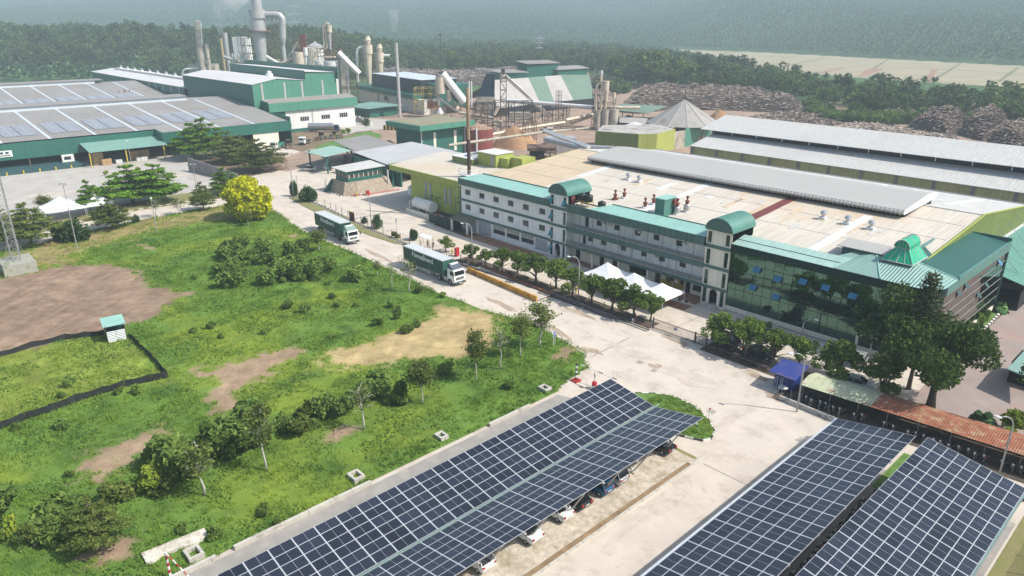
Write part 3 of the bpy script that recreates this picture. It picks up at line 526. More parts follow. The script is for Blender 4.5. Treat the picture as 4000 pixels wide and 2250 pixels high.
for z, zb in ((7.05, 6.2), (3.5, 3.05)):
    M().box(CW0, CW1, -.3, BT-.01, z, z+.22).obj('balcony_floor', 'kerb_concrete', off)
    n = 26; wd = (CW1-CW0)/n
    for i in range(n): M().box(CW0+i*wd+.015, CW0+(i+1)*wd-.015, -.42, -.3, zb, z+.08).obj('balcony_panel', 'fascia_green', off)
    rl = M()
    for zz_ in (z+.35, z+.62, z+.9): rl.cyl((CW0, -.36, zz_), (CW1, -.36, zz_), .035, n=5)
    for i in range(14): x = CW0+.1+i*(CW1-CW0-.2)/13; rl.cyl((x, -.36, z+.05), (x, -.36, z+.9), .04, n=5)
    rl.obj('balcony_rail', 'rail_grey', off)
fascia(CW0, CW1, -.75, 10.15, 11.6); M().box(CW0, CW1, -.64, BT+.3, 10.02, 10.14).obj('soffit', 'rail_grey', off)
M().slab((CW0+5.6, -.7, 11.56), (CW1, -.7, 11.56), (CW1, 3.7, 12.05), (CW0+7.8, 3.7, 12.05), .08).obj('roof', 'roof_mint', off); M().box(CW0+7.8, CW1, 3.7, 3.85, 11.2, 12.2).obj('roof_upstand', 'band_green', off)
M().box(CW0, CW0+8, -.6, 3.6, 10.9, 11.05).obj('roof_terrace', 'kerb_concrete', off)
for x, z in ((-23.4, 8.75), (-21.9, 8.75), (-15.0, 8.7), (-5.6, 8.7), (-19.3, 5.1), (-11.2, 5.1), (-5.0, 5.5), (-4.0, 5.5)): M().box(x, x+.7, BT-.4, BT, z, z+.42).obj('air_conditioner', 'ac_unit', off)
# ground floor behind the balconies: shops, notice boards, openings
gh = [(-29.9, -28.7, 0.1, 2.4), (-23.7, -22.6, .1, 2.2), (-20.6, -19.0, .9, 2.2), (-16.6, -12.4, .9, 2.35), (-10.8, -9.6, .1, 2.4), (-4.4, -3.4, .1, 2.2)]
wall_with_holes(CW0, CW1, 0, 3.2, gh, BT-.02).obj('ground_floor_wall', 'cream_wall', off)
for h in gh: M().box(h[0], h[1], BT+.15, BT+.2, h[2], h[3]).obj('opening', 'dark_void', off)
for a, b in ((-9.4, -7.0), (-6.8, -4.6)): M().box(a, b, BT-.1, BT-.03, .5, 2.6).obj('notice_board', 'notice_mustard', off)
for a, z in ((-9.2, 1.5), (-8.2, 1.2), (-7.5, 1.6), (-6.5, 1.4), (-5.4, 1.5)): M().box(a, a+.6, BT-.14, BT-.11, z, z+.75).obj('poster', 'window_frame' if a < -8.5 or a == -6.5 else 'window_dark', off)
M().box(-2.9, -.4, BT-.06, BT-.03, 1.0, 2.1).obj('window', 'window_dark', off); M().box(-2.9, -.4, BT-.1, BT-.06, 1.0, 1.06).obj('window_rail', 'window_frame', off)
M().box(CW0+.1, -23.5, -.3, BT-.05, .06, .14).obj('porch_floor', 'tile_red', off); M().box(-6, CW1-.1, -1.6, BT-.06, .06, .3).obj('porch_floor', 'tile_red', off)
for x in (-24.3, -18.0, -11.4): M().box(x, x+.35, -.2, .15, 0, 3.1).obj('porch_column', 'cream_wall', off)
# stair towers
def tower(s0, s1, lab, wallm, opened):
    tw = M().box(s0, s1, .0, 6.3, 11.2, 13.0).obj('tower_head', wallm, off)
    ac = (s0+s1)/2; r = .72; zt = 2.25
    arch = [(ac-r, .45)]+[(ac-r*cos(a), zt+r*sin(a)*1.05) for a in np.linspace(0, pi, 13)]+[(ac+r, .45)]
    loop = [(s0, 0.1), (ac-r, .1)]+arch+[(ac+r, .1), (s1, .1), (s1, 11.2), (s0, 11.2)]
    cols = [(s0+.28, s0+.98), (s1-.98, s1-.28)]; m = M()
    wall_with_holes(s0, s1, 3.35, 13.0, [(a, b, z0, z1) for a, b in cols for z0, z1 in ((3.62, 6.15), (7.1, 9.65), (10.7, 12.6))], -.25, .2).obj('tower_wall', wallm, off)
    x_ = [(s0, s0+.28), (s0+.98, ac-r), (ac+r, s1-.98), (s1-.28, s1)]
    for a, b in x_: m.box(a, b, -.25, -.05, 0, 3.35)
    m.box(s0+.28, s0+.98, -.25, -.05, 0, .35); m.box(s1-.98, s1-.28, -.25, -.05, 0, .35); m.box(s0+.28, s0+.98, -.25, -.05, 3.05, 3.35); m.box(s1-.98, s1-.28, -.25, -.05, 3.05, 3.35)
    top = [(ac-r, -.25, 3.35)]+[(p[0], -.25, p[1]) for p in arch[1:-1]]+[(ac+r, -.25, 3.35)]
    m.extr(top, (0, .2, 0)); m.obj('tower_entrance', wallm, off)
    M().box(ac-r-.1, ac+r+.1, .9, 1.0, .1, 3.2).obj('entrance_recess', 'dark_void', off); M().box(ac-r, ac+r, -.2, .9, .0, .3).obj('entrance_floor', 'kerb_concrete', off)
    for z0, z1 in ((3.02, 3.52), (6.45, 7.0), (9.9, 10.5)): M().box(s0-.03, s1+.03, -.33, -.26, z0, z1).obj('string_course', 'band_green', off)
    for a, b in cols:
        for z0, z1 in ((.35, 3.05), (3.62, 6.15), (7.1, 9.65), (10.7, 12.6)): M().box(a, b, -.12, -.06, z0, z1).obj('tower_window', 'tower_window', off)
    for side, z in opened:
        a = s0+.28 if side == 0 else s1-.98
        M().slab((a, -.26, z+1.0), (a+.7, -.26, z+1.0), (a+.7, -1.0, z), (a, -1.0, z), .05).obj('open_sash', 'sash_teal', off)
    M().box(s0, s1, 6.25, 6.35, 0, 13.0).obj('tower_back', wallm, off)
    for x in (s0, s1-.2): M().box(x, x+.2, -.05, 6.3, 0, 13.0).obj('tower_side', wallm, off)
    n = 16; pr = [((s0+s1)/2-(s1-s0+.5)/2*cos(pi*i/n), 12.95+2.1*sin(pi*i/n)) for i in range(n+1)]
    M().extr([(x, -.55, z) for x, z in pr], (0, 7.1, 0)).obj('barrel_roof', 'roof_green', off)
    M().extr([(x*0.97+.03*(s0+s1)/2, -.57, 12.9+(z-12.9)*.95) for x, z in pr], (0, -.02, 0)).obj('barrel_end', 'fascia_green', off)
    for i in range(4): M().box(ac-1.2, ac+1.2, -.35-.4*(i+1), -.35-.4*i, 0, .34-.08*i).obj('step', 'kerb_concrete', off)
tower(-35.4, -30.8, 'left', 'white_wall', [(0, 11.1), (1, 11.0), (0, 8.0), (0, 4.5), (0, 1.4)]); tower(-0.1, 4.4, 'right', 'cream_wall', [])
M().box(-30.78, -30.7, .9, 1.9, 10.95, 12.7).obj('terrace_door', 'door_brown', off)
# water tanks on the terrace
def roof_tank(x, y, z, r, h, lab):
    k = thing('water_tank', lab, 'water tank', (x, y, z))
    M().lathe(x, y, [(r*.92, z), (r, z+.1), (r*1.02, z+h*.8), (r*.9, z+h*.92), (r*.35, z+h)], 16).obj('shell', 'tank_black', k, smooth=True)
    M().lathe(x, y, [(r*.3, z+h), (r*.3, z+h+.08)], 10).obj('lid', 'tank_black', k)
    return k
mat('stand_yellow', (0.42, 0.33, 0.08), 0.7, 0.3, 2.0)
ts = thing('tank_stand', 'yellow steel stand carrying two black water tanks on the roof terrace', 'stand', (-28.2, 2.2, 11.05))
for x in (-29.8, -28.3, -26.9):
    for y in (1.4, 2.8): M().cyl((x, y, 11.05), (x, y, 12.0), .06, n=5).obj('leg', 'stand_yellow' if x > -29 else 'rust_red', ts)
M().box(-29.9, -26.8, 1.3, 2.9, 12.0, 12.1).obj('platform', 'stand_yellow', ts)
roof_tank(-29.2, 2.1, 12.1, .78, 1.35, 'black water tank on the stand nearer the left stair tower'); roof_tank(-27.5, 2.2, 12.1, .78, 1.35, 'black water tank on the stand farther from the left stair tower'); roof_tank(-24.6, 2.6, 11.1, .75, 1.5, 'black water tank standing on the terrace floor beside the mint roof')
# ---------------------------------------------------------------- glass offices
gl = thing('glass_offices', 'dark green mirror glass office block with rounded corner and green hipped roof', 'office building', (20, 10, 0))
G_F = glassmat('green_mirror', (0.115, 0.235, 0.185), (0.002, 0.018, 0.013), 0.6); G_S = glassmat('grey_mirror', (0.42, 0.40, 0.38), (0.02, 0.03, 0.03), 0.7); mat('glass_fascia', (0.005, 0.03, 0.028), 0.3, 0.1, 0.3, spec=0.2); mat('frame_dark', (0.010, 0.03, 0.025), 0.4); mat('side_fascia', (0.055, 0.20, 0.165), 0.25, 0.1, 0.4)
mat('transom_pale', (0.45, 0.45, 0.44), 0.4, metal=0.6)
GF0, GF1, GB, GS, RC = 4.4, 31.4, 32.0, 34.3, 2.9           # front from/to, back, right side, corner radius
ZB, ZT, FT = 1.0, 10.1, 11.3
nc, nr = 18, 6; pw = (GF1-GF0)/nc; ph = (ZT-ZB)/nr
pane_f = M().box(.035, pw-.035, 0, .05, .035, ph-.035).mesh('pane'); pane_f.materials.append(G_F)
random.seed(3)
for i in range(nc):
    for j in range(nr):
        if i >= 14 and j == 0: continue
        inst('pane', pane_f, None, gl, rel(gl, (GF0+i*pw, 0, ZB+j*ph)), (random.gauss(0, .0022), 0, random.gauss(0, .0022)))
M().box(GF0, GF1, .08, .2, ZB, ZT).obj('curtain_wall_frame', 'frame_dark', gl)
# rounded corner, then right side
na = 5; cx, cy = GF1, RC
for k in range(na):
    a0, a1 = -pi/2+k*pi/2/na, -pi/2+(k+1)*pi/2/na
    p0 = (cx+RC*cos(a0), cy+RC*sin(a0)); p1 = (cx+RC*cos(a1), cy+RC*sin(a1))
    for j in range(nr): M().extr([(p0[0], p0[1], ZB+j*ph+.02), (p1[0], p1[1], ZB+j*ph+.02), (p1[0], p1[1], ZB+(j+1)*ph-.02), (p0[0], p0[1], ZB+(j+1)*ph-.02)], (-.04*cos((a0+a1)/2), -.04*sin((a0+a1)/2), 0)).obj('corner_pane', G_F, gl)
ns = 14; sw = (GB-RC)/ns
pane_s = M().box(-.05, 0, .015, sw-.015, .03, ph-.03).mesh('pane'); pane_s.materials.append(G_S)
for i in range(ns):
    for j in range(nr): inst('pane', pane_s, None, gl, rel(gl, (GS, RC+i*sw, ZB+j*ph)), (0, random.gauss(0, .002), random.gauss(0, .002)))
for j in range(1, nr): M().box(GS-.02, GS+.05, RC, GB, ZB+j*ph-.04, ZB+j*ph+.04).obj('transom', 'transom_pale', gl)
M().prism([(GF0, .21), (GF1, .21)]+[(cx+(RC-.2)*cos(a), cy+(RC-.2)*sin(a)) for a in np.linspace(-pi/2, 0, 7)]+[(GS-.2, GB-.1), (GF0, GB-.1)], 0.02, 10.9).obj('core', 'frame_dark', gl)
outl = lambda g: [(GF0, -g)]+[(GF1, -g)]+[(cx+(RC+g)*cos(a), cy+(RC+g)*sin(a)) for a in np.linspace(-pi/2, 0, 9)]+[(GS+g, GB)]
def band(g0, g1, z0, z1, name, m, part):
    a, b = outl(g1), outl(g0)
    for k in part(a): 
        M().extr([(a[k][0], a[k][1], z0), (a[k+1][0], a[k+1][1], z0), (a[k+1][0], a[k+1][1], z1), (a[k][0], a[k][1], z1)], (b[k][0]-a[k][0], b[k][1]-a[k][1], 0)).obj(name, m, gl)
band(.02, .22, ZT, FT, 'fascia', 'glass_fascia', lambda a: range(0, len(a)-2)); 
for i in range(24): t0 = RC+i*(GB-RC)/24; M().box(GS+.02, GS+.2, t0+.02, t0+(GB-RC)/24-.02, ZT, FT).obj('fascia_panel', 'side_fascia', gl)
band(-.02, .16, .25, .95, 'base_sill', 'cream_wall', lambda a: range(0, len(a)-1)); band(-.02, .05, 0, .25, 'base', 'kerb_concrete', lambda a: range(0, len(a)-1))
M().box(GF0-.2, GS+.2, GB, GB+.15, 0, 12.2).obj('back_parapet', 'fascia_green', gl)
# lit entrance bay with pale frame
EN0 = GF0+14*pw
M().box(EN0-.1, EN0+.25, -.25, -.02, .2, 2.6).obj('entrance_frame', 'cream_wall', gl); M().box(EN0-.1, GF1+.1, -.3, -.02, 2.45, 2.95).obj('entrance_frame', 'cream_wall', gl); M().box(EN0+.25, GF1, -.06, -.02, .95, 2.45).obj('shop_window', 'window_dark', gl)
for x in (EN0+2.0, EN0+3.9): M().box(x, x+.2, -.14, -.07, .95, 2.45).obj('shop_window_post', 'cream_wall', gl)
# opened sashes
def awning(s0, z, side=0):
    if side == 0: M().slab((s0, -.02, z+1.0), (s0+1.2, -.02, z+1.0), (s0+1.2, -.62, z+.3), (s0, -.62, z+.3), .04).obj('open_sash', 'sky_blue_glass', gl); M().box(s0, s0+1.2, -.03, -.01, z, z+.95).obj('sash_opening', 'dark_void', gl)
    else: M().slab((GS+.02, s0, z+1.0), (GS+.02, s0+1.0, z+1.0), (GS+.6, s0+1.0, z+.35), (GS+.6, s0, z+.35), .04).obj('open_sash', 'tower_window' if side == 1 else 'sky_blue_glass', gl); M().box(GS+.0, GS+.03, s0, s0+1.0, z, z+.95).obj('sash_opening', 'dark_void', gl)
for s0, z in ((8.6, 7.6), (8.3, 4.6), (12.1, 7.0), (12.2, 4.1), (16.0, 7.6), (19.4, 7.6), (23.3, 7.4)): awning(s0, z)
for s0, z, k in ((6.2, 5.6, 1), (10.4, 3.0, 1), (6.0, 1.6, 1), (19.0, 5.3, 1), (22.0, 6.2, 1), (27.0, 8.6, 2), (8.0, 8.4, 1), (11.0, 8.8, 1)): awning(s0, z, k)
# roof: mint lean-to, ribbed hip, dark flat behind, glazed lantern
M().slab((GF0, -.15, FT+.02), (20.6, -.15, FT+.02), (21.6, 3.6, 12.1), (GF0, 3.6, 12.1), .1).obj('front_roof', mat('roof_pale', (0.34, 0.50, 0.44), 0.5, 0.08, 0.3, streak=1), gl)
for k in range(1): y = 1.6+k*.9; M().box(GF0, 20.8, y, y+.06, FT+.02+.22*(y+.15)/1.0*.95, FT+.09+.22*(y+.15)).obj('roof_seam', 'band_green', gl)
apex = [(23.6, 6.6, 12.9), (28.6, 6.6, 12.9)]
mat('roof_hip', (0.25, 0.40, 0.35), 0.45, 0.08, 0.3, corr=(0, 0.42, 0.05)); mat('roof_hip_y', (0.25, 0.40, 0.35), 0.45, 0.08, 0.3, corr=(1, 0.42, 0.05))
M().poly([(20.6, -.15, FT+.03), (27.0, -.15, FT+.03), apex[0]]).obj('hip_slope', 'roof_hip_y', gl)
M().poly([(27.0, -.15, FT+.03), (GF1, -.15, FT+.03)]+[(cx+(RC+.15)*cos(a), cy+(RC+.15)*sin(a), FT+.03) for a in np.linspace(-pi/2, 0, 7)[1:]]+[(GS+.15, 7.2, FT+.03), apex[1], apex[0]]).obj('hip_slope', 'roof_hip', gl)
M().poly([(20.6, -.15, FT+.03), apex[0], (22.6, 9, 12.9), (19.4, 3.6, 12.1)]).obj('hip_slope', 'roof_hip_y', gl)
M().cyl((27.0, -.15, FT+.08), apex[0], .12, n=6).obj('hip_ridge', 'roof_mint', gl); M().cyl((GS+.1, 7.2, FT+.1), apex[1], .12, n=6).obj('hip_ridge', 'roof_mint', gl)
M().slab((26.9, 7.6, 12.35), (GS, 7.6, 11.5), (GS, GB, 11.5), (26.9, GB, 12.35), .1).obj('dark_roof', mat('roof_darkgreen', (0.022, 0.105, 0.084), 0.45, 0.06, 0.2, corr=(1, 0.3, 0.02)), gl)
M().box(26.5, 26.85, 7.6, GB, 11.3, 12.7).obj('parapet', 'side_fascia', gl); M().box(GS-.05, GS+.22, 7.3, GB, 11.32, 11.75).obj('edge_gutter', 'side_fascia', gl)
M().box(18.8, 25.5, 6.4, 9.2, 11.3, 13.0).obj('monitor_wall', 'fascia_green', gl); M().slab((18.2, 5.8, 13.0), (26, 5.8, 13.0), (26, 9.8, 13.3), (18.2, 9.8, 13.3), .1).obj('monitor_roof', 'roof_grey', gl)
mat('lantern_green', (0.02, 0.38, 0.20), 0.08, 0.12, 1.0); mat('lantern_bar', (0.50, 0.46, 0.44), 0.5)
ln = M(); lb = M(); c0 = [(25.0, 4.3, 12.75), (29.3, 4.3, 12.75), (29.3, 10.2, 12.75), (25.0, 10.2, 12.75)]; c1 = [(26.3, 5.7, 14.5), (28.0, 5.7, 14.5), (28.0, 9.5, 14.5), (26.3, 9.5, 14.5)]
for a in range(4): b = (a+1) % 4; M().poly([c0[a], c0[b], c1[b], c1[a]]).obj('lantern_glass', 'lantern_green', gl)
for a in range(4):
    b = (a+1) % 4
    for k in range(5): t_ = k/4; lb.cyl(np.array(c0[a])*(1-t_)+np.array(c0[b])*t_, np.array(c1[a])*(1-t_)+np.array(c1[b])*t_, .05, n=4)
    lb.cyl(c0[a], c0[b], .07, n=4); lb.cyl(c1[a], c1[b], .06, n=4)
n = 10; ar = [(27.15-1.05*cos(pi*i/n), 14.55+1.15*sin(pi*i/n)) for i in range(n+1)]
for i in range(n): M().poly([(ar[i][0], 5.5, ar[i][1]), (ar[i+1][0], 5.5, ar[i+1][1]), (ar[i+1][0], 9.6, ar[i+1][1]), (ar[i][0], 9.6, ar[i][1])]).obj('lantern_vault', 'lantern_green', gl)
M().poly([(x, 5.7, z) for x, z in ar]).obj('lantern_end', 'lantern_green', gl)
for y in (5.5, 7.5, 9.6): lb.tube([(x, y, z+.02) for x, z in ar], .05, 4)
for x in (26.7, 27.2, 27.7): lb.cyl((x, 5.6, 14.55), (x, 5.6, 15.5), .04, n=4)
lb.obj('lantern_bars', 'lantern_bar', gl)
# green lean-to roof on the far right of the works
rs = thing('side_canopy', 'broad green metal lean-to roof at the far right end of the works', 'canopy', (36, 60, 0))
M().slab((29.0, 33.5, 6.8), (37.6, 33.5, 4.6), (37.6, 110, 4.6), (29.0, 110, 6.8), .12).obj('roof', mat('roof_green_lean', (0.10, 0.27, 0.21), 0.5, 0.1, 0.2, corr=(0, 0.35, 0.03)), rs)
M().box(29.0, 37.3, 34.0, 34.1, 3.4, 4.5).obj('end_beam', 'dark_void', rs); M().box(36.9, 37.1, 34.2, 110, 0, 4.5).obj('side_wall', 'dark_void', rs)
for t0 in (40, 46, 52, 58, 64): M().cyl((S1+.4, t0, 10.6), (35.5, t0-2.5, 5.3), .06, n=5).obj('stay_rod', 'galv', rs)
M().box(29.0, 29.4, 33.5, 110, 6.8, 7.1).obj('roof_flashing', 'roof_white', rs)
# ---------------------------------------------------------------- two-tier storage shed behind
shd = thing('storage_shed', 'very long two tier white metal storage shed with dark clerestory gap behind the hall', 'shed', (-20, 105, 0))
a0, a1 = -60.5, 140.0
M().slab((a0, 85.5, 9.6), (a1, 83.5, 9.6), (a1, 93.0, 11.8), (a0, 97.5, 12.0), .12).obj('lower_roof', 'roof_lightgrey', shd)
M().extr([(a0+.2, 97.4, 11.9), (a1, 92.9, 11.7), (a1, 92.9, 13.9), (a0+.2, 97.4, 13.2)], (0, .3, 0)).obj('clerestory', 'dark_void', shd)
M().slab((a0-3.2, 95.3, 13.3), (a1, 90.0, 14.0), (a1, 100.2, 16.6), (a0-3.2, 109.5, 16.4), .12).obj('upper_roof', 'roof_lightgrey', shd); M().slab((a0-3.2, 109.5, 16.4), (a1, 100.2, 16.6), (a1, 112, 13.0), (a0-3.2, 122, 13.0), .12).obj('upper_roof_back', 'roof_lightgrey', shd)
nb = 24; yb = lambda x: 86.0+(x-a0)*(-2.0)/(a1-a0)
for i in range(nb):
    x0 = a0+.6+i*8.3; x1 = x0+8.3
    if x0 > 110: break
    M().extr([(x0+.35, yb(x0)+.1, 0), (x1-.35, yb(x1)+.1, 0), (x1-.35, yb(x1)+.1, 9.4), (x0+.35, yb(x0)+.1, 9.4)], (0, .15, 0)).obj('wall_panel', 'olive_wall', shd); M().box(x0-.35, x0+.35, yb(x0)-.1, yb(x0)+.35, 0, 9.45).obj('column', 'column_grey', shd)
M().extr([(a0, 86, 0), (a0, 86, 9.5), (a0, 97.4, 11.8), (a0, 97.4, 13.2), (a0, 109, 16.2), (a0, 121, 13), (a0, 121, 0)], (.2, 0, 0)).obj('end_wall', 'olive_wall', shd)
for i in range(18): x0 = a0+8+i*8; y0 = 95.3+(x0-a0)*(-5.3)/(a1-a0); M().box(x0-.06, x0+.06, y0-.1, y0+.1, 12.5, 13.5).obj('bracket', 'roof_white', shd)
# ---------------------------------------------------------------- lime green end building left of the offices
lb2 = thing('lime_building', 'lime green metal clad bay with cream roof at the left end of the offices', 'building', (-78, 10, 0))
M().slab((-95.5, 2.6, 9.7), (-61.7, 2.6, 9.7), (-61.7, 20, 11.2), (-95.5, 20, 11.2), .1).obj('roof', 'roof_cream', lb2)
M().box(-87.2, -63.8, 3.2, 3.5, 0, 9.5).obj('wall', 'lime_wall', lb2); M().box(-96, -61.9, 2.4, 2.75, 8.5, 9.75).obj('fascia', 'lime_wall', lb2); M().box(-96, -95.6, 2.4, 20, 8.4, 9.9).obj('side_fascia', 'gable_green', lb2)
M().box(-95.2, -94.8, 14, 20, 0, 9.4).obj('back_wall', 'dark_void', lb2); M().box(-87.3, -87.0, 3.4, 20, 0, 9.4).obj('side_wall', 'white_wall_grey', lb2); M().box(-95, -62, 19.6, 20, 0, 11).obj('rear_wall', 'lime_wall', lb2)
for x in (-81.5, -79.6, -73.6, -71.8): M().box(x, x+.75, 3.08, 3.16, 3.2, 7.4).obj('louvre_strip', 'louvre_grey', lb2)
M().box(-86.8, -85.6, 3.1, 3.18, 0, 1.7).obj('door', 'fascia_green', lb2)
for i, x in enumerate((-78.9, -77.4, -76.0)): M().box(x, x+.9, 3.1, 3.18, 4.3-.5*(i % 2), 4.5-.5*(i % 2)).obj('vent_slot', 'window_dark', lb2)
# boxy rooms and cut tank on the cream roof behind the tall rust stack
bx2 = thing('roof_plant_rooms', 'lime green plant rooms standing on the cream roof beside the rusty stack', 'building', (-70, 18, 10.5))
M().box(-76.0, -69.2, 15.8, 21.5, 10.6, 14.0).obj('room', 'lime_wall', bx2); M().box(-66.2, -62.4, 18.0, 22.5, 10.4, 13.6).obj('room', 'lime_wall_y', bx2); M().box(-69.1, -66.3, 17.0, 21.4, 10.6, 13.2).obj('room', 'lime_wall', bx2); M().box(-84.0, -76.1, 14.0, 20.0, 10.4, 12.2).obj('low_room', 'gable_green', bx2)
M().box(-84.2, -76.1, 13.8, 20.2, 12.2, 12.3).obj('room_roof', 'roof_white', bx2); M().box(-76.2, -69.0, 15.6, 21.7, 14.0, 14.12).obj('room_roof', 'roof_white', bx2); M().lathe(-79.6, 17.6, [(2.2, 12.3), (2.2, 12.9), (1.8, 12.9), (1.8, 12.35)], 20).obj('cooling_bowl', 'roof_white', bx2); M().lathe(-79.6, 17.6, [(1.75, 12.4), (1.75, 12.55)], 20).obj('bowl_inside', 'dark_void', bx2)
M().box(-71.0, -70.0, 15.68, 15.78, 11.0, 13.6).obj('louvre_strip', 'louvre_grey', bx2); M().cyl((-62.4, 20, 11.8), (-60.4, 19, 11.6), .45, n=10).obj('duct', 'white_wall', bx2)
# ================================================================ left warehouse, press hall, process plant, back yard buildings
mat('roof_slate', (0.27, 0.255, 0.24), 0.75, 0.10, 0.05, streak=0, corr=(1, 0.8, 0.03), stain=((0.24, 0.20, 0.17), 0.5, 0.03)); mat('roof_strip', (0.55, 0.61, 0.66), 0.4, 0.05, 0.2); mat('clad_green', (0.022, 0.13, 0.098), 0.5, 0.08, 0.1, streak=2, corr=(1, 0.5, 0.02)); mat('clad_green_s', (0.022, 0.13, 0.098), 0.5, 0.08, 0.1, streak=2, corr=(0, 0.5, 0.02)); mat('clad_sea', (0.075, 0.25, 0.175), 0.5, 0.06, 0.1, streak=2, corr=(1, 0.5, 0.02))
mat('canopy_sea', (0.19, 0.34, 0.28), 0.5, 0.08, 0.3, corr=(1, 0.5, 0.02)); mat('roof_bright', (0.62, 0.605, 0.585), 0.6, 0.05, 0.05, streak=0, corr=(0, 0.6, 0.012)); mat('dock_teal', (0.02, 0.07, 0.075), 0.7, 0.2, 1.0); mat('post_yellow', (0.55, 0.40, 0.03), 0.6, 0.2, 2.0); mat('carton', (0.40, 0.26, 0.13), 0.85, 0.12, 2.0)
mat('steel_dark', (0.055, 0.055, 0.058), 0.6, 0.3, 1.0); mat('steel_rust', (0.15, 0.09, 0.06), 0.8, 0.4, 0.8); mat('plant_cream', (0.60, 0.52, 0.40), 0.7, 0.12, 0.3, streak=2, stain=((0.30, 0.17, 0.10), 0.4, 0.4)); mat('plant_grey', (0.46, 0.45, 0.45), 0.45, 0.12, 0.25, metal=0.25, streak=2); mat('plant_white', (0.74, 0.73, 0.70), 0.6, 0.05, 0.2, streak=2); mat('plant_dirty', (0.42, 0.38, 0.31), 0.8, 0.25, 0.4, streak=2, stain=((0.14, 0.09, 0.06), 0.6, 0.3))
mat('tan_stack', (0.42, 0.31, 0.16), 0.7, 0.15, 0.5, streak=2); mat('silver_stack', (0.55, 0.53, 0.52), 0.4, 0.1, 0.2, metal=0.4); mat('navy_clad', (0.010, 0.022, 0.034), 0.5, 0.15, 0.1, corr=(0, 0.6, 0.03)); mat('plant_red', (0.26, 0.055, 0.035), 0.8, 0.3, 0.5, streak=2); mat('sawdust', (0.36, 0.21, 0.11), 0.97, 0.2, 0.4, fine=0.2, bump=0.1); mat('stone_bank', (0.33, 0.27, 0.20), 0.95, 0.3, 1.2, bump=0.08, fine=0.2); mat('red_tank', (0.22, 0.055, 0.04), 0.75, 0.25, 0.6, streak=2)
mat('panel_far', (0.22, 0.235, 0.27), 0.35, 0.12, 0.3); mat('frame_pale', (0.55, 0.57, 0.60), 0.4)  # panel_far: sky glare on the roof arrays painted in as pale blue-grey
def Qd(u, v, B):                                        # point seen at (u,v) at the same distance ahead as the foot B
    d = _F*FPX+_R*(u-2000)-_U*(v-1125); fh = np.array([-sin(YAW), cos(YAW), 0.0]); return CAM+d*(((np.asarray(B)-CAM)@fh)/(d@fh))
def kpx(B): return ((np.asarray(B)-CAM)@_F)/FPX
# ---------------------------------------------------------------- warehouse
wh = thing('warehouse', 'wide grey roofed warehouse with green fascia and open loading dock at far left', 'warehouse', (-230, -40, 0))
WE, WR = 8.4, 13.5
def wz(s): return WE+(WR-WE)*(s+204)/(-62) if s > -266 else WR-(WR-WE)*(s+266)/(-62) if s > -328 else WE+(WR-WE)*(s+328)/(-62)
def wslab(name, s0, s1, t0, t1, m, up=0., th=.1): return M().slab((s0, t0, wz(s0)+up), (s0, t1, wz(s0)+up), (s1, t1, wz(s1)+up), (s1, t0, wz(s1)+up), th).obj(name, m, wh)
wslab('roof_slope', -211.4, -266, -140, -17.9, 'roof_slate'); wslab('roof_slope', -203.8, -266, -17.86, 29.5, 'roof_slate'); wslab('roof_slope', -266, -328, -140, 29.5, 'roof_slate'); wslab('roof_slope', -328, -390, -140, 29.5, 'roof_slate')
M().slab((-390, -140, 13.5), (-390, 29.5, 13.5), (-440, 29.5, 10), (-440, -140, 10), .1).obj('roof_slope', 'roof_slate', wh)
ST = [-90, -76.8, -63.6, -50.4, -37.3, -24.2, -11.3, 1.6, 14.8]
for t0 in ST:
    wslab('skylight_strip', -211 if t0 < -18 else -204, -262, t0, t0+.85, 'roof_strip', .06); wslab('skylight_strip', -330, -387, t0+2, t0+2.85, 'roof_strip', .06)
for s0 in (-266, -390): M().box(s0-4, s0+4, -140, 12 if s0 == -266 else 8, wz(s0)-1.0, wz(s0)+1.3).obj('ridge_monitor', 'roof_strip', wh); M().slab((s0+4.6, -140, 14.85), (s0+4.6, 12.3, 14.85), (s0-5, 12.3, 15.1), (s0-5, -140, 15.1), .15).obj('monitor_roof', 'roof_slate', wh)
for a, b in zip(ST[:-1], ST[1:]):
    for s0, s1 in ((-218.5, -236), (-333, -347)):
        for j in range(2):
            t0 = a+(2.4 if s0 > -300 else 4.2)+j*5.0
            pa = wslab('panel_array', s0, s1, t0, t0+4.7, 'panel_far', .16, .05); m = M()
            for q_ in np.linspace(s0, s1, 9): m.box(q_-.06, q_+.06, t0, t0+4.7, wz(q_)+.14, wz(q_)+.20)
            m.poly([(s0, t0+2.3, wz(s0)+.2), (s0, t0+2.42, wz(s0)+.2), (s1, t0+2.42, wz(s1)+.2), (s1, t0+2.3, wz(s1)+.2)]); m.obj('array_frame', 'frame_pale', pa)
M().box(-211.9, -211.4, -140, -17.9, 3.5, 8.55).obj('fascia', 'clad_green', wh); M().box(-204.0, -203.6, -17.9, 29.5, 4.8, 8.55).obj('fascia', 'clad_green', wh); M().box(-211.9, -203.7, -18.2, -17.9, 4.8, 8.55).obj('fascia_return', 'clad_green_s', wh)
M().slab((-200.4, -42, 4.9), (-200.4, -18.0, 4.9), (-211.4, -18.0, 6.6), (-211.4, -42, 6.6), .12).obj('dock_canopy', 'canopy_sea', wh)
for t0 in (-42.0, -31.2, -19.2): M().box(-201.0, -200.7, t0-.15, t0+.15, 0, 4.8).obj('canopy_post', 'post_yellow', wh)
M().box(-230, -204.3, -140, -43, 0, 1.15).obj('dock', 'dock_teal', wh); M().box(-226, -225.5, -140, 29, 0, 7).obj('back_wall', 'dark_void', wh)
for t0 in np.arange(-138, -45, 9.0): M().box(-211.9, -211.6, t0, t0+.35, 1.15, 3.6).obj('dock_column', 'steel_rust', wh)
for t0 in np.arange(-100, -45, 4.4): M().box(-204.3, -204.2, t0, t0+.35, 0, 1.1).obj('dock_buffer', 'post_yellow', wh)
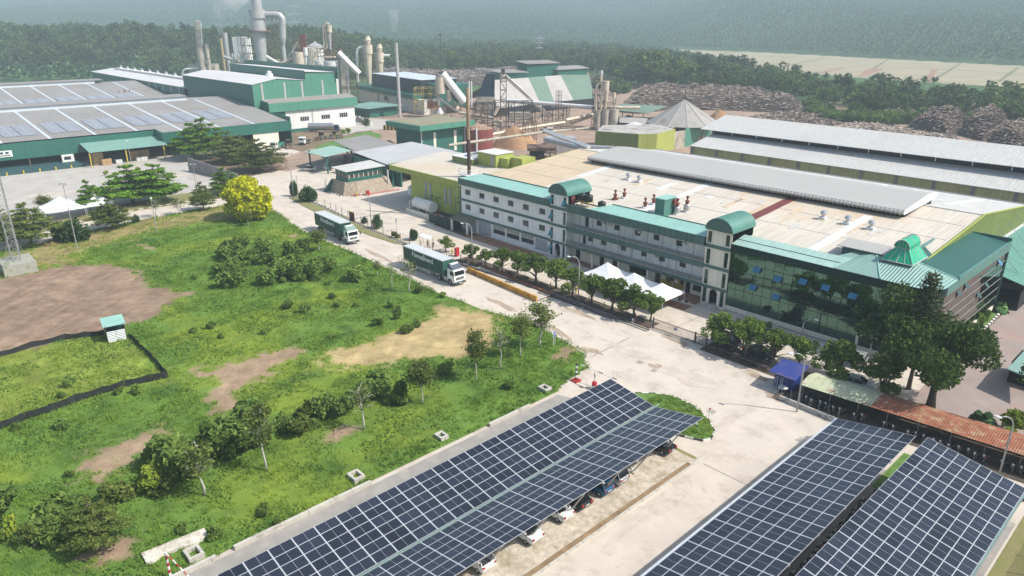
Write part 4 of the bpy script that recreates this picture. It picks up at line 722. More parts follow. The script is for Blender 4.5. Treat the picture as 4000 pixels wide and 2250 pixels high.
M().box(-211, -210.6, -48, -44.5, 1.15, 3.5).obj('dock_office', 'white_wall', wh); M().box(-210.6, -210.5, -47.4, -45.4, 1.9, 2.9).obj('window', 'window_dark', wh)
M().box(-225, -203.9, 29.2, 29.5, 0, 10).obj('end_wall', 'clad_green_s', wh); M().box(-204.2, -203.9, 14, 24, 0, 4.8).obj('side_wall', 'cream_wall', wh)
sg = thing('wall_sign', 'white notice board fixed on the green warehouse fascia at the left edge', 'sign', (-211.3, -64, 6.5)); M().box(-211.36, -211.2, -69.5, -61.0, 4.6, 6.5).obj('board', 'white_wall', sg); M().box(-211.2, -211.17, -69, -61.5, 4.9, 5.2).obj('text_line', 'dock_teal', sg)
for i in range(5): M().box(-211.2, -211.17, -68.6+i*1.45, -67.7+i*1.45, 5.5, 6.2).obj('character', 'dock_teal', sg)
random.seed(21)
k = 0
for (t0, s0, hs, lab) in ((-39.0, -205, 4, 'tall stack of brown cartons by the leftmost yellow canopy post'), (-37.0, -203.4, 2, 'low pair of brown cartons in front of the tall carton stack'), (-27.2, -207, 3, 'stack of brown cartons left of the rightmost yellow canopy post'), (-24.0, -207.5, 3, 'wide stack of boards just inside the dock near the rightmost post')):
    cs = thing('carton_stack', lab, 'cartons', (s0, t0, 0))
    for i in range(hs): M().box(s0-1.1+random.uniform(-.1, .1), s0+1.1, t0-1.5, t0+1.5+random.uniform(-.15, .15), i*1.0+.06, i*1.0+1.0).obj('carton', 'carton', cs)
for t0, s0 in ((-33.3, -203.2), (-26.6, -204.2), (-25.2, -204.0)): k += 1; o = M().box(s0-.8, s0+.8, t0-1.0, t0+1.0, 0, 1.3).obj('wrapped_pallet', 'ac_unit'); tag(o, ('grey wrapped pallet between the first and second yellow posts', 'grey wrapped pallet, left one of the pair near the rightmost post', 'grey wrapped pallet, right one of the pair near the rightmost post')[k-1], 'pallet', 'wrapped pallets on the dock')
# ---------------------------------------------------------------- press hall: long low range, tall green block, white annexe
ph_ = thing('press_hall', 'dark green clad press hall with white roofs and long low rear range', 'factory building', (-280, 45, 0))
M().box(-481, -311.2, 30, 30.3, 6, 14.0).obj('range_wall', 'clad_green_s', ph_); M().slab((-481.5, 29.8, 14.1), (-311, 29.8, 14.1), (-311, 43, 15.8), (-481.5, 43, 15.8), .12).obj('range_roof', 'roof_bright', ph_); M().slab((-481.5, 43, 15.8), (-311, 43, 15.8), (-311, 58, 13.6), (-481.5, 58, 13.6), .12).obj('range_roof', 'roof_bright', ph_)
M().box(-470, -312, 41, 45, 15.6, 16.5).obj('range_ridge', 'roof_bright', ph_)
for i in range(11):
    x = -462+i*14; v_ = M().box(x-.7, x+.7, 42.3, 43.7, 16.5, 17.1).obj('vent_curb', 'roof_white', ph_); M().lathe(x, 43, [(.5, 17.1), (.75, 17.5), (.75, 17.9), (.2, 18.3)], 10).obj('turbine_head', 'galv', v_)
for i in range(7): x = -392+i*11.5; M().box(x, x+.5, 29.9, 29.98, 10.5, 13.4).obj('light_strip', 'roof_strip', ph_)
for i in range(3): x = -377+i*11.5; M().box(x, x+2.6, 29.88, 29.97, 10.6, 12.0).obj('louvre', 'dark_void', ph_)
M().box(-315, -236.2, 30.0, 30.3, 0, 20.0).obj('tall_wall', 'clad_green_s', ph_)
M().extr([(-236, 30, 0), (-236, 30, 20.0), (-236, 41, 21.9), (-236, 47, 21.3), (-236, 54, 20.6), (-236, 54, 0)], (-.3, 0, 0)).obj('tall_gable', 'clad_sea', ph_)
M().box(-236.3, -236, 54.05, 69, 0, 23.4).obj('tall_gable', 'clad_sea', ph_)
M().slab((-315.3, 29.7, 20.05), (-235.7, 29.7, 20.05), (-235.7, 41, 22.0), (-315.3, 41, 22.0), .12).obj('tall_roof', 'roof_bright', ph_); M().slab((-315.3, 41, 22.0), (-235.7, 41, 22.0), (-235.7, 54, 20.7), (-315.3, 54, 20.7), .12).obj('tall_roof', 'roof_bright', ph_)
M().box(-315, -236.4, 53.9, 54.2, 15, 24.6).obj('upper_wall', 'clad_green_s', ph_); M().slab((-315.3, 54, 24.6), (-235.6, 54, 24.2), (-235.6, 69, 23.4), (-315.3, 69, 23.4), .12).obj('upper_roof', 'roof_bright', ph_); M().box(-330, -234.5, 69, 69.4, 20.5, 25.4).obj('rear_parapet', 'clad_green_s', ph_)
for t0 in (33.5, 43.6, 51.6, 61.5): M().box(-236.0, -235.85, t0, t0+.9, 10, 20.2).obj('downpipe_cover', 'roof_grey', ph_)
x = -262; M().lathe(x, 50, [(1.6, 21), (1.6, 22.2), (1.0, 22.4), (1.0, 23.2), (.2, 23.6)], 12).obj('roof_fan', 'roof_white', ph_)
M().slab((-229.4, 33, 12.4), (-229.4, 75, 12.4), (-236.0, 75, 13.8), (-236.0, 33, 13.8), .12).obj('annexe_roof', 'roof_slate', ph_); M().box(-229.8, -229.3, 33, 75, 9.0, 12.6).obj('annexe_fascia', 'clad_sea', ph_); M().box(-236, -229.8, 32.8, 33.1, 8.6, 13.2).obj('annexe_end', 'clad_green_s', ph_)
wall = M(); hs = [(47, 51, 4.2, 6.0), (57, 61.2, 4.2, 6.0), (66, 70, 4.2, 6.2)]
ys_ = sorted({40.5, 73.8, *[h for q_ in hs for h in q_[:2]]}); zs_ = sorted({0, 9.0, *[h for q_ in hs for h in q_[2:]]})
for a, b in zip(ys_[:-1], ys_[1:]):
    for c0_, d0_ in zip(zs_[:-1], zs_[1:]):
        if not any(h[0] < (a+b)/2 < h[1] and h[2] < (c0_+d0_)/2 < h[3] for h in hs): wall.box(-230.6, -230.3, a, b, c0_, d0_)
wall.obj('annexe_wall', 'plant_white', ph_)
for h in hs: f = M().box(-230.5, -230.42, h[0], h[1], h[2], h[3]).obj('window', 'window_dark', ph_); [M().box(-230.42, -230.36, h[0]+k_*(h[1]-h[0])/4-.05, h[0]+k_*(h[1]-h[0])/4+.05, h[2], h[3]).obj('mullion', 'window_frame', f) for k_ in range(1, 4)]
M().box(-230.7, -230.4, 33, 40.4, 4.5, 9).obj('annexe_wall_green', 'clad_green', ph_); M().slab((-225.5, 33.3, 3.6), (-225.5, 40.8, 3.6), (-230.4, 40.8, 5.6), (-230.4, 33.3, 5.6), .1).obj('door_canopy', 'canopy_sea', ph_); M().box(-230.2, -230.0, 33.5, 40.3, 0, 4).obj('roller_door', 'door_grey', ph_)
M().box(-230.28, -230.2, 40.6, 60, 0, 1.3).obj('dado', 'clad_green', ph_); M().box(-229.9, -229.8, 52.6, 52.8, 0, 8.9).obj('downpipe', 'rail_grey', ph_)
# ---------------------------------------------------------------- process plant, left to right
def col(par, name, u0, u1, v0, v1, B, m, u2=None, u3=None, n=14):
    """upright round vessel seen between columns u0..u1 from row v0 (top) to v1 (bottom); u2,u3 give the bottom width"""
    u2 = u0 if u2 is None else u2; u3 = u1 if u3 is None else u3; k_ = kpx(B); t_ = Qd((u0+u1)/2, v0, B); b_ = Qd((u2+u3)/2, v1, B); b_[:2] = t_[:2]
    return M().cyl((b_[0], b_[1], max(b_[2], 0)), t_, (u3-u2)/2*k_, (u1-u0)/2*k_, n=n).obj(name, m, par, smooth=True, sharp=40)
def pipe(par, name, pts, B, rpx, m, dz=0): return M().tube([Qd(u, v, B) for u, v in pts], rpx*kpx(B), 8).obj(name, m, par, smooth=True, sharp=50)
def boxp(par, name, u0, u1, v0, v1, B, m, depth=6.0):
    a = Qd(u0, v0, B); b = Qd(u1, v0, B); c_ = Qd((u0+u1)/2, v1, B); fh = np.array([-sin(YAW), cos(YAW), 0])*depth
    return M().extr([(a[0], a[1], max(c_[2], 0)), (b[0], b[1], max(c_[2], 0)), (b[0], b[1], a[2]), (a[0], a[1], a[2])], fh).obj(name, m, par)
def frame(par, name, us, v0, v1, B, m, rows=4, depth=8.0, r=.16):
    fh = np.array([-sin(YAW), cos(YAW), 0])*depth; mb = M(); z0, z1 = max(Qd(us[0], v1, B)[2], 0), Qd(us[0], v0, B)[2]
    pts = [Qd(u, v1, B) for u in us]
    for d_ in (0, 1):
        for p in pts: q_ = p+fh*d_; mb.cyl((q_[0], q_[1], z0), (q_[0], q_[1], z1), r, n=4)
    for j in range(1, rows+1):
        z = z0+(z1-z0)*j/rows; zp = z0+(z1-z0)*(j-1)/rows
        for d_ in (0, 1):
            for p, q_ in zip(pts[:-1], pts[1:]):
                p1, q1 = p+fh*d_, q_+fh*d_; mb.cyl((p1[0], p1[1], z), (q1[0], q1[1], z), r*.7, n=4); mb.cyl((p1[0], p1[1], zp if j % 2 else z), (q1[0], q1[1], z if j % 2 else zp), r*.5, n=3)
        for p in pts: mb.cyl((p[0], p[1], z), (p[0]+fh[0], p[1]+fh[1], z), r*.7, n=4)
    return mb.obj(name, m, par)
def plant(name, lab, cat, u, v): B = P(u, v); return thing(name, lab, cat, (B[0], B[1], 0)), B
o, B = plant('dryer_tower', 'slim stained dryer tower with two bent pipes left of the smoking stack', 'tower', 785, 335)
col(o, 'lower_silo', 764, 793, 178, 300, B, 'plant_dirty'); col(o, 'lower_silo', 797, 812, 170, 300, B, 'plant_dirty'); col(o, 'column', 758, 778, 92, 178, B, 'plant_dirty', 764, 786); col(o, 'head', 757, 782, 84, 116, B, 'plant_cream'); pipe(o, 'pipe', [(766, 90), (772, 88), (775, 96), (782, 180), (790, 240)], B, 2.6, 'plant_white'); pipe(o, 'pipe', [(762, 84), (776, 82), (784, 92), (790, 180), (799, 240)], B, 2.8, 'plant_white')
col(o, 'cyclone', 797, 817, 236, 254, B, 'plant_cream', 800, 812); boxp(o, 'base_house', 735, 830, 252, 320, B, 'plant_dirty', 12); pipe(o, 'duct', [(712, 290), (716, 276), (728, 270), (760, 268), (822, 264)], B, 4.0, 'plant_white'); frame(o, 'steelwork', (760, 775, 800), 160, 255, B, 'steel_dark', 4)
o, B = plant('smoking_stack', 'tan steel stack giving off white smoke beside the big cyclone', 'chimney', 872, 335); col(o, 'shaft', 856, 866, 146, 318, B, 'tan_stack'); col(o, 'cap', 855, 867, 142, 147, B, 'steel_dark'); SMOKE0 = Qd(861, 141, B)
o, B = plant('steel_chimney', 'grey ringed steel chimney just behind the tan smoking stack', 'chimney', 885, 325); col(o, 'shaft', 868, 886, 128, 300, B, 'plant_grey')
for v in range(140, 225, 12): col(o, 'ring', 867.4, 886.6, v, v+2, B, 'plant_dirty')
o, B = plant('white_filter_house', 'tall plain white filter house between the stacks and the big cyclone', 'filter house', 932, 325); boxp(o, 'housing', 905, 941, 145, 300, B, 'plant_white', 12); boxp(o, 'housing', 942, 960, 147, 300, B, 'plant_white', 10); boxp(o, 'stair_shaft', 892, 904, 147, 300, B, 'steel_dark', 8); frame(o, 'steelwork', (940, 952, 966), 120, 260, B, 'steel_dark', 5)
vl = ('white capped vent stack, leftmost of the four in front of the big cyclone', 'white capped vent stack, second from the left of the four', 'white capped vent stack, third from the left of the four', 'white capped vent stack nearest the foot of the big cyclone')
for i, u in enumerate((906, 930, 969, 1008)):
    o, B = plant('vent_stack', vl[i], 'vent stack', u, 335); o['group'] = 'capped vent stacks'; col(o, 'shaft', u-3.4, u+3.4, 222, 320, B, 'plant_cream'); col(o, 'cap', u-5.2, u+5.2, 212, 223, B, 'plant_grey'); col(o, 'dome', u-1, u+1, 208, 212, B, 'galv', u-5.0, u+5.0)
o, B = plant('flash_tank', 'squat white domed vessel among the vent stacks', 'vessel', 948, 340); col(o, 'vessel', 936, 955, 218, 245, B, 'plant_white'); col(o, 'lid', 942, 950, 204, 217, B, 'plant_cream', 934, 958); boxp(o, 'base', 900, 985, 243, 320, B, 'plant_dirty', 10)
o, B = plant('big_cyclone', 'giant grey dryer cyclone with thick overhead duct bending down to the right', 'cyclone', 1012, 345)
col(o, 'exhaust', 980, 1019, -6, 38, B, 'plant_grey', n=20); col(o, 'hood', 973, 1037, 43, 72, B, 'plant_grey', n=24); col(o, 'hood_rim', 971, 1032, 39, 44, B, 'plant_dirty', n=24); col(o, 'body', 976, 1034, 72, 119, B, 'plant_grey', 978, 1036, n=24); col(o, 'cone', 986, 1035, 124, 330, B, 'plant_grey', 1000, 1032, n=20); col(o, 'platform', 972, 1054, 119, 124, B, 'steel_rust', n=16)
pipe(o, 'duct', [(1035, 57), (1075, 57), (1092, 60), (1103, 72), (1103, 90), (1105, 150)], B, 12.5, 'plant_grey'); col(o, 'duct_cone', 1092, 1116, 150, 178, B, 'plant_grey', 1099, 1112); col(o, 'duct_leg', 1098, 1113, 178, 330, B, 'plant_grey'); frame(o, 'steelwork', (962, 990, 1042, 1064), 118, 300, B, 'steel_rust', 6, 11, .2); frame(o, 'steelwork', (1070, 1090, 1122), 42, 300, B, 'steel_rust', 8, 8, .15)
pipe(o, 'feed_pipe', [(1036, 218), (1085, 246), (1100, 256)], B, 6, 'plant_white'); pipe(o, 'feed_pipe', [(875, 222), (930, 240)], B, 6, 'plant_grey'); boxp(o, 'base_house', 985, 1075, 235, 330, B, 'plant_dirty', 12)
o, B = plant('cream_silo', 'cream round silo with rusty bucket elevator on top', 'silo', 1165, 380); col(o, 'shell', 1142, 1186, 203, 370, B, 'plant_cream', n=20); boxp(o, 'elevator', 1168, 1190, 133, 205, B, 'rust_red', 3); frame(o, 'gantry', (1147, 1165, 1200), 152, 205, B, 'steel_rust', 3, 7, .15); pipe(o, 'inclined_conveyor', [(1040, 268), (1090, 252), (1142, 228)], B, 5, 'plant_cream'); pipe(o, 'chute', [(1120, 235), (1163, 165)], B, 3, 'plant_grey')
col(o, 'small_cyclone', 1183, 1200, 185, 217, B, 'plant_white'); col(o, 'small_cyclone', 1186, 1198, 217, 255, B, 'plant_white', 1190, 1195)
for u in (1208, 1213, 1220): pipe(o, 'pipe', [(u-6, 186), (u, 188), (u+2, 200), (u+3, 250)], B, 2.4, 'plant_cream')
o, B = plant('dome_silo', 'white silo with a shallow grey domed roof behind the cream silo', 'silo', 1230, 360); col(o, 'shell', 1196, 1260, 180, 340, B, 'plant_white', n=24); col(o, 'dome', 1222, 1236, 167, 181, B, 'plant_grey', 1195, 1261, n=24); col(o, 'cap', 1225, 1233, 163, 168, B, 'plant_white')
o, B = plant('filter_cyclone', 'tall cream filter drum on a steel tower with two swan-neck pipes', 'cyclone', 1285, 392); col(o, 'drum', 1275, 1294, 98, 127, B, 'plant_cream'); col(o, 'cone', 1277, 1294, 131, 195, B, 'plant_grey', 1289, 1296); pipe(o, 'swan_neck', [(1285, 92), (1276, 91), (1270, 98), (1272, 130), (1279, 184), (1272, 192), (1262, 195)], B, 4.0, 'plant_cream'); pipe(o, 'swan_neck', [(1272, 102), (1265, 103), (1262, 112), (1267, 182), (1258, 189), (1246, 194)], B, 3.4, 'plant_cream'); frame(o, 'steelwork', (1275, 1290, 1304), 124, 230, B, 'steel_rust', 6, 6, .15)
o, B = plant('white_silo', 'big white round silo, nearer right one of the pair behind the annexe', 'silo', 1292, 410); col(o, 'shell', 1265, 1324, 256, 400, B, 'plant_white', n=24); col(o, 'rim', 1264, 1325, 238, 257, B, 'plant_white', n=24); frame(o, 'railing', (1262, 1283, 1305, 1327), 216, 240, B, 'steel_rust', 2, 8, .12); boxp(o, 'roof_hut', 1262, 1303, 221, 226, B, 'plant_cream', 6)
o, B = plant('white_silo', 'big white round silo, farther left one of the pair behind the annexe', 'silo', 1248, 403); o['group'] = 'white silos'; col(o, 'shell', 1229, 1266, 252, 395, B, 'plant_white', n=24); col(o, 'rim', 1228, 1267, 235, 253, B, 'plant_white', n=24); pipe(o, 'conveyor', [(1203, 266), (1245, 196)], B, 6, 'plant_cream'); frame(o, 'gantry', (1230, 1245, 1268), 190, 236, B, 'steel_rust', 3, 6, .14)
o, B = plant('elevator_tower', 'narrow cream elevator tower right of the white silos with a long sloping conveyor', 'conveyor', 1345, 412); boxp(o, 'tower', 1327, 1350, 224, 400, B, 'plant_cream', 5); boxp(o, 'leg', 1351, 1356, 240, 400, B, 'plant_white', 2); a = Qd(1322, 205, B); b = Qd(1404, 288, B); M().tube([a, b], 1.6, 4).obj('conveyor', 'plant_white', o); frame(o, 'trestle', (1360, 1378, 1397), 300, 400, B, 'steel_rust', 4, 5, .14); boxp(o, 'motor_house', 1318, 1332, 192, 206, B, 'steel_rust', 3); frame(o, 'bridge', (1333, 1365, 1400), 338, 350, B, 'steel_dark', 2, 3, .14)
def stackcyc(u, k_, lab, top, neck, pipe_pts, vb):
    o, B = plant('cyclone_tower', lab, 'cyclone', u, vb); s = k_
    col(o, 'cowl', u-7*s, u+7*s, top, top+16, B, 'plant_cream', u-13*s, u+13*s); col(o, 'cowl_skirt', u-13*s, u+13*s, top+16, top+31, B, 'plant_cream', u-10*s, u+10*s); col(o, 'drum', u-18*s, u+18*s, top+33, top+70, B, 'plant_cream'); col(o, 'cone', u-17*s, u+17*s, top+70, vb-12, B, 'plant_cream', u-5*s, u+5*s)
    pipe(o, 'inlet_pipe', pipe_pts, B, 5.2, 'plant_white'); frame(o, 'steelwork', (u-19*s, u, u+19*s), top+70, vb-5, B, 'steel_rust', 5, 6, .14)
stackcyc(1435, 1.0, 'cream cyclone tower with a tall bent inlet pipe on its left', 141, 0, [(1424, 184), (1408, 184), (1396, 192), (1394, 206), (1398, 320)], 372)
stackcyc(1481, .95, 'smaller cream cyclone tower with stub pipe pointing right', 172, 0, [(1522, 217), (1500, 217), (1488, 222), (1485, 235), (1484, 268)], 366)
o, B = plant('silver_stack', 'tall slender silver steel stack in front of the navy clad building', 'chimney', 1558, 458); col(o, 'shaft', 1541, 1553, 168, 462, B, 'silver_stack', 1550, 1564, n=16)
o, B = plant('lamp_mast', 'tall thin high mast carrying a ring of floodlights', 'lamp mast', 1722, 420); col(o, 'mast', 1720, 1721.6, 140, 400, B, 'steel_dark', 1720, 1723); col(o, 'lamp_ring', 1712, 1729, 134, 138, B, 'steel_dark')
# ---------------------------------------------------------------- navy and white mill building
nv = thing('mill_building', 'long white walled mill building with navy blue upper cladding and green eaves', 'factory building', P(1620, 440), rz=0.0)
A0, A1 = P(1405, 395)[:2], P(1622, 443)[:2]; dA = (A1-A0)/np.linalg.norm(A1-A0); nA = np.array([-dA[1], dA[0]]); Ln = np.linalg.norm(A1-A0)
W_ = lambda a, b, z: (A0[0]+dA[0]*a+nA[0]*b, A0[1]+dA[1]*a+nA[1]*b, z)
def wbox(name, a0, a1, b0, b1, z0, z1, m): return M().extr([W_(a0, b0, z0), W_(a1, b0, z0), W_(a1, b1, z0), W_(a0, b1, z0)], (0, 0, z1-z0)).obj(name, m, nv)
wbox('wall', 0, Ln, 0, 26, 0, 7.2, 'cream_wall'); wbox('eaves', -1.5, Ln+.5, -1.2, 27, 7.2, 9.4, 'clad_green_s'); wbox('navy_wall', 9, Ln-2, 5, 26, 9.4, 16.2, 'navy_clad'); wbox('navy_roof', 8.6, Ln-1.6, 4.6, 26.4, 16.2, 16.4, 'roof_strip'); wbox('end_green', Ln-1.9, Ln+12, 8, 26, 4, 14.4, 'clad_green'); wbox('end_white', Ln+.05, Ln+8, 1, 14, 0, 7.1, 'plant_white')
for a in (36, 52): wbox('window', a, a+4, -.06, 0.0, 3.6, 6.0, 'window_dark')
for a in (28, 41, 57): wbox('downpipe', a, a+.3, -.3, -.01, 1, 7.1, 'rail_grey')
gh_ = thing('green_hut', 'small dark green hut with sloping sea green roof beside the silver stack', 'hut', (-255, 100, 0))
M().slab((-277, 92, 3.6), (-248, 92, 4.6), (-248, 113, 5.0), (-277, 113, 4.4), .15).obj('roof', 'canopy_sea', gh_); M().box(-268, -250, 94, 110, 0, 4.0).obj('wall', 'clad_green_s', gh_)
random.seed(8); 
for i in range(26):
    u = 1338+i*4.4; v = 452+i*1.6+random.uniform(-3, 3); p = P(u, v); h = random.uniform(1.1, 2.6)
    tag(M().box(p[0]-.7, p[0]+.7, p[1]-.7, p[1]+.7, 0, h).obj('storage_cage', random.choice(('ac_unit', 'plant_dirty', 'louvre_grey'))), 'white caged liquid container in the stacks beside the green hut', 'container', 'caged containers by the green hut')
br = thing('striped_barrier', 'yellow and black striped barrier block beside the green box building', 'barrier', P(1513, 508)); b0 = P(1498, 508)
for i in range(8): M().box(b0[0]+i*.6, b0[0]+i*.6+.58, b0[1]+i*.55, b0[1]+i*.55+.7, 0, 2.0).obj('block', 'post_yellow' if i % 2 else 'dark_void', br)
# ---------------------------------------------------------------- green box building, canopies, control room on its stone bank
gb = thing('green_box_building', 'windowless green box building with overhanging flat green roof', 'building', (-146, 55, 0))
M().box(-155, -140, 45, 64, 0, 10.0).obj('wall', 'clad_green_s', gb); M().box(-157.5, -137.2, 42.5, 66.5, 9.9, 11.6).obj('roof_edge', 'clad_sea', gb); M().box(-156.7, -138, 43.3, 65.7, 11.5, 11.7).obj('roof', mat('roof_moss', (0.24, 0.22, 0.14), 0.9, 0.15, 0.3), gb)
for t0 in (50, 59): M().box(-140, -139.8, t0, t0+1.1, 1.5, 8.6).obj('light_strip', 'cream_wall', gb)
for t0 in (45, 64): M().box(-140.05, -139.7, t0-.2, t0+.1, 0, 9.9).obj('downpipe', 'roof_white', gb)
wsr = thing('workshop_roofs', 'cluster of low grey and sea green workshop roofs on dark posts', 'workshop', (-140, 20, 0))
M().slab((-155, 9.5, 4.8), (-138.5, 7.6, 5.6), (-143.5, 20.6, 5.6), (-161, 23.5, 4.8), .12).obj('green_canopy', mat('canopy_mint', (0.30, 0.46, 0.38), 0.5, 0.12, 0.3, corr=(0, 0.5, 0.02)), wsr); M().slab((-163, 24.3, 6.0), (-138.6, 18.8, 5.8), (-135, 33, 6.6), (-163, 38, 6.6), .12).obj('grey_roof', 'roof_slate', wsr)
M().slab((-136, 16, 6.4), (-107.6, 12.3, 6.0), (-111, 36, 7.6), (-133, 36, 7.8), .12).obj('grey_roof', mat('roof_palegrey', (0.46, 0.46, 0.46), 0.7, 0.08, 0.1, streak=1, corr=(0, 0.6, 0.02)), wsr); M().slab((-135, 36.2, 4.2), (-97, 36.2, 4.2), (-97, 50, 3.6), (-135, 50, 3.6), .12).obj('grey_roof', 'roof_palegrey', wsr)
for x, y in ((-154, 10.5), (-140, 9), (-150, 22), (-144, 20), (-110, 12.8), (-104, 30)): M().box(x-.2, x+.2, y-.2, y+.2, 0, 5.4).obj('post', 'clad_green', wsr)
M().box(-137, -134, 13, 34, 0, 5.8).obj('back_wall', 'dark_void', wsr); M().box(-160, -138, 33, 33.4, 0, 5.6).obj('back_wall', 'dark_void', wsr); M().box(-134, -108.5, 14.6, 15, 0, 5.6).obj('side_wall', 'clad_green_s', wsr); M().box(-108.6, -108.3, 13, 15, 4.4, 6).obj('beam', 'clad_green', wsr); M().box(-108.4, -107.9, 9.9, 10.1, 0, 5.6).obj('downpipe', 'roof_white', wsr)
ct = thing('control_room', 'small dark green control room with a ribbon of windows on a stone bank', 'control room', (-115, 5, 0))
bank = M(); lo = [(-118.4, -3.0), (-109.6, -3.6), (-107.0, 0), (-106.8, 11), (-120, 13)]; hi = [(-117.2, -1.8), (-110.9, -2.0), (-109.4, .6), (-109.4, 11), (-120, 12)]
n = 5; bank.add([(x, y, 0) for x, y in lo]+[(x, y, 3.3) for x, y in hi], [(i, (i+1) % n, n+(i+1) % n, n+i) for i in range(n)]+[tuple(range(n, 2*n))]); bank.obj('stone_bank', 'stone_bank', ct)
M().box(-117.0, -110.6, -1.2, 10, 3.3, 4.2).obj('wall', 'clad_green_s', ct); M().box(-117.0, -110.6, -1.2, 10, 5.3, 6.3).obj('wall', 'clad_green_s', ct); M().box(-116.8, -110.8, -1.0, 9.8, 4.2, 5.3).obj('glazing', mat('warm_glass', (0.10, 0.085, 0.06), 0.15, 0.4, 0.8), ct)
for t0 in np.arange(-.8, 9.6, 1.5): M().box(-110.8, -110.62, t0, t0+.16, 4.2, 5.3).obj('mullion', 'window_frame', ct)
for x in (-116.8, -114.8, -112.8): M().box(x, x+.12, -1.18, -1.0, 4.2, 5.3).obj('mullion', 'rail_grey', ct)
M().slab((-117.8, -2.0, 6.6), (-110.0, -2.0, 6.4), (-110.0, 10.6, 6.5), (-117.8, 10.6, 7.0), .15).obj('roof', 'roof_lightgrey', ct)
for i in range(8): M().box(-118.6+i*.05, -117.4, -4.6+i*.36, -4.24+i*.36, 0, .35+i*.42).obj('stair_step', 'clad_green', ct)
# fire main in red, hydrants
fm = thing('fire_main', 'red fire main pipe running along the foot of the stone bank', 'pipe', (-105, 4, 0)); M().tube([(-108, -2.2, .3), (-106.3, 3, .3), (-105.6, 12, .3)], .12, 6).obj('pipe', 'red_paint', fm); M().box(-106.5, -105.7, 1.6, 2.3, 0, 1.3).obj('hose_box', 'red_paint', fm); M().lathe(-107.0, -1.0, [(.16, 0), (.16, .7), (.24, .75), (.2, 1.0), (.05, 1.1)], 10).obj('hydrant', 'post_yellow', fm)
# horizontal white fuel tank in its bund, skip
tk = thing('fuel_tank', 'white horizontal fuel tank lying in a low cream bund wall', 'tank', (-78, 1, 0))
M().cyl((-82.6, 1.2, 2.4), (-75.4, 1.0, 2.4), 1.35, n=24).obj('tank_shell', 'plant_white', tk, smooth=True, sharp=40)
for x in (-80.6, -77.2): M().lathe(0, 0, [(.01, 0), (.01, .01)], 3) if False else M().cyl((x-.06, 1.15, 2.4), (x+.06, 1.15, 2.4), 1.4, n=24).obj('strap', 'roof_white', tk); M().box(x-.3, x+.3, .2, 2.2, 0, 1.4).obj('saddle', 'kerb_concrete', tk)
for b in ((-84.2, -73.8, -.9, -.6), (-84.2, -73.8, 2.7, 3.0), (-84.2, -83.9, -.6, 2.7), (-74.1, -73.8, -.6, 2.7)): M().box(*b, 0, 1.0).obj('bund_wall', 'cream_wall', tk)
M().box(-84.6, -84.3, 0.4, 2.2, 0, 2.6).obj('tank_end_sign', 'plant_white', tk)
skp = thing('waste_skip', 'dark green open waste skip full of rust coloured scrap beside the white offices', 'skip', (-68, 0, 0))
for b in ((-72.4, -63.9, -2.6, -2.45), (-72.4, -63.9, .35, .5), (-72.4, -72.25, -2.45, .35), (-64.05, -63.9, -2.45, .35)): M().box(*b, .15, 2.2).obj('side', mat('skip_green', (0.02, 0.05, 0.045), 0.6, 0.2, 1.0), skp)
for x in np.arange(-72.2, -64, .9): M().box(x, x+.12, -2.7, -2.6, .2, 2.2).obj('rib', 'skip_green', skp)
M().box(-72.25, -64.05, -2.45, .35, .1, 1.5).obj('scrap', 'rust_red', skp)
for i in range(14): x = -72+i*.55; M().box(x, x+random.uniform(.4, .9), random.uniform(-2.3, -1), random.uniform(-.8, .2), 1.5, 1.5+random.uniform(.1, .4)).obj('scrap_piece', random.choice(('rust_red', 'plant_dirty', 'steel_rust')), skp)
cyc = thing('dust_hopper', 'white dust hopper on legs in the open bay left of the lime wall', 'hopper', (-90.5, 5.5, 0)); M().lathe(-90.5, 5.5, [(.2, 1.2), (1.0, 2.6), (1.0, 4.2), (.3, 4.8)], 14).obj('body', 'plant_white', cyc)
for a in range(4): M().cyl((-90.5+.8*cos(a*pi/2+.7), 5.5+.8*sin(a*pi/2+.7), 0), (-90.5+.8*cos(a*pi/2+.7), 5.5+.8*sin(a*pi/2+.7), 2.8), .07, n=5).obj('leg', 'rail_grey', cyc)
# rusty stack rising through the roof by the offices
rk = thing('rusty_stack', 'tall thin rusty stack with a railed platform at the corner of the cream roof', 'chimney', (-68.6, 6.8, 9.8)); hT = 9.8
for z in np.arange(11, 40, .2):
    if PX((-68.6, 6.8, z))[1] < 345: hT = z; break
M().cyl((-68.6, 6.8, 9.6), (-68.6, 6.8, hT*.62), .42, n=10).obj('shaft', mat('stack_dark', (0.07, 0.035, 0.03), 0.8, 0.4, 0.6), rk); M().cyl((-68.6, 6.8, hT*.62), (-68.6, 6.8, hT), .38, n=10).obj('upper_shaft', mat('stack_tan', (0.30, 0.20, 0.12), 0.8, 0.3, 0.4, streak=2), rk)
pf = M().box(-70.6, -66.6, 5.3, 8.3, 10.5, 10.6)
for x, y in ((-70.6, 5.3), (-68.6, 5.3), (-66.6, 5.3), (-70.6, 8.3), (-66.6, 8.3)): pf.cyl((x, y, 10.5), (x, y, 11.9), .05, n=4)
for z in (11.2, 11.9): pf.cyl((-70.6, 5.3, z), (-66.6, 5.3, z), .04, n=4); pf.cyl((-66.6, 5.3, z), (-66.6, 8.3, z), .04, n=4); pf.cyl((-70.6, 5.3, z), (-70.6, 8.3, z), .04, n=4)
pf.obj('platform', 'roof_white', rk)
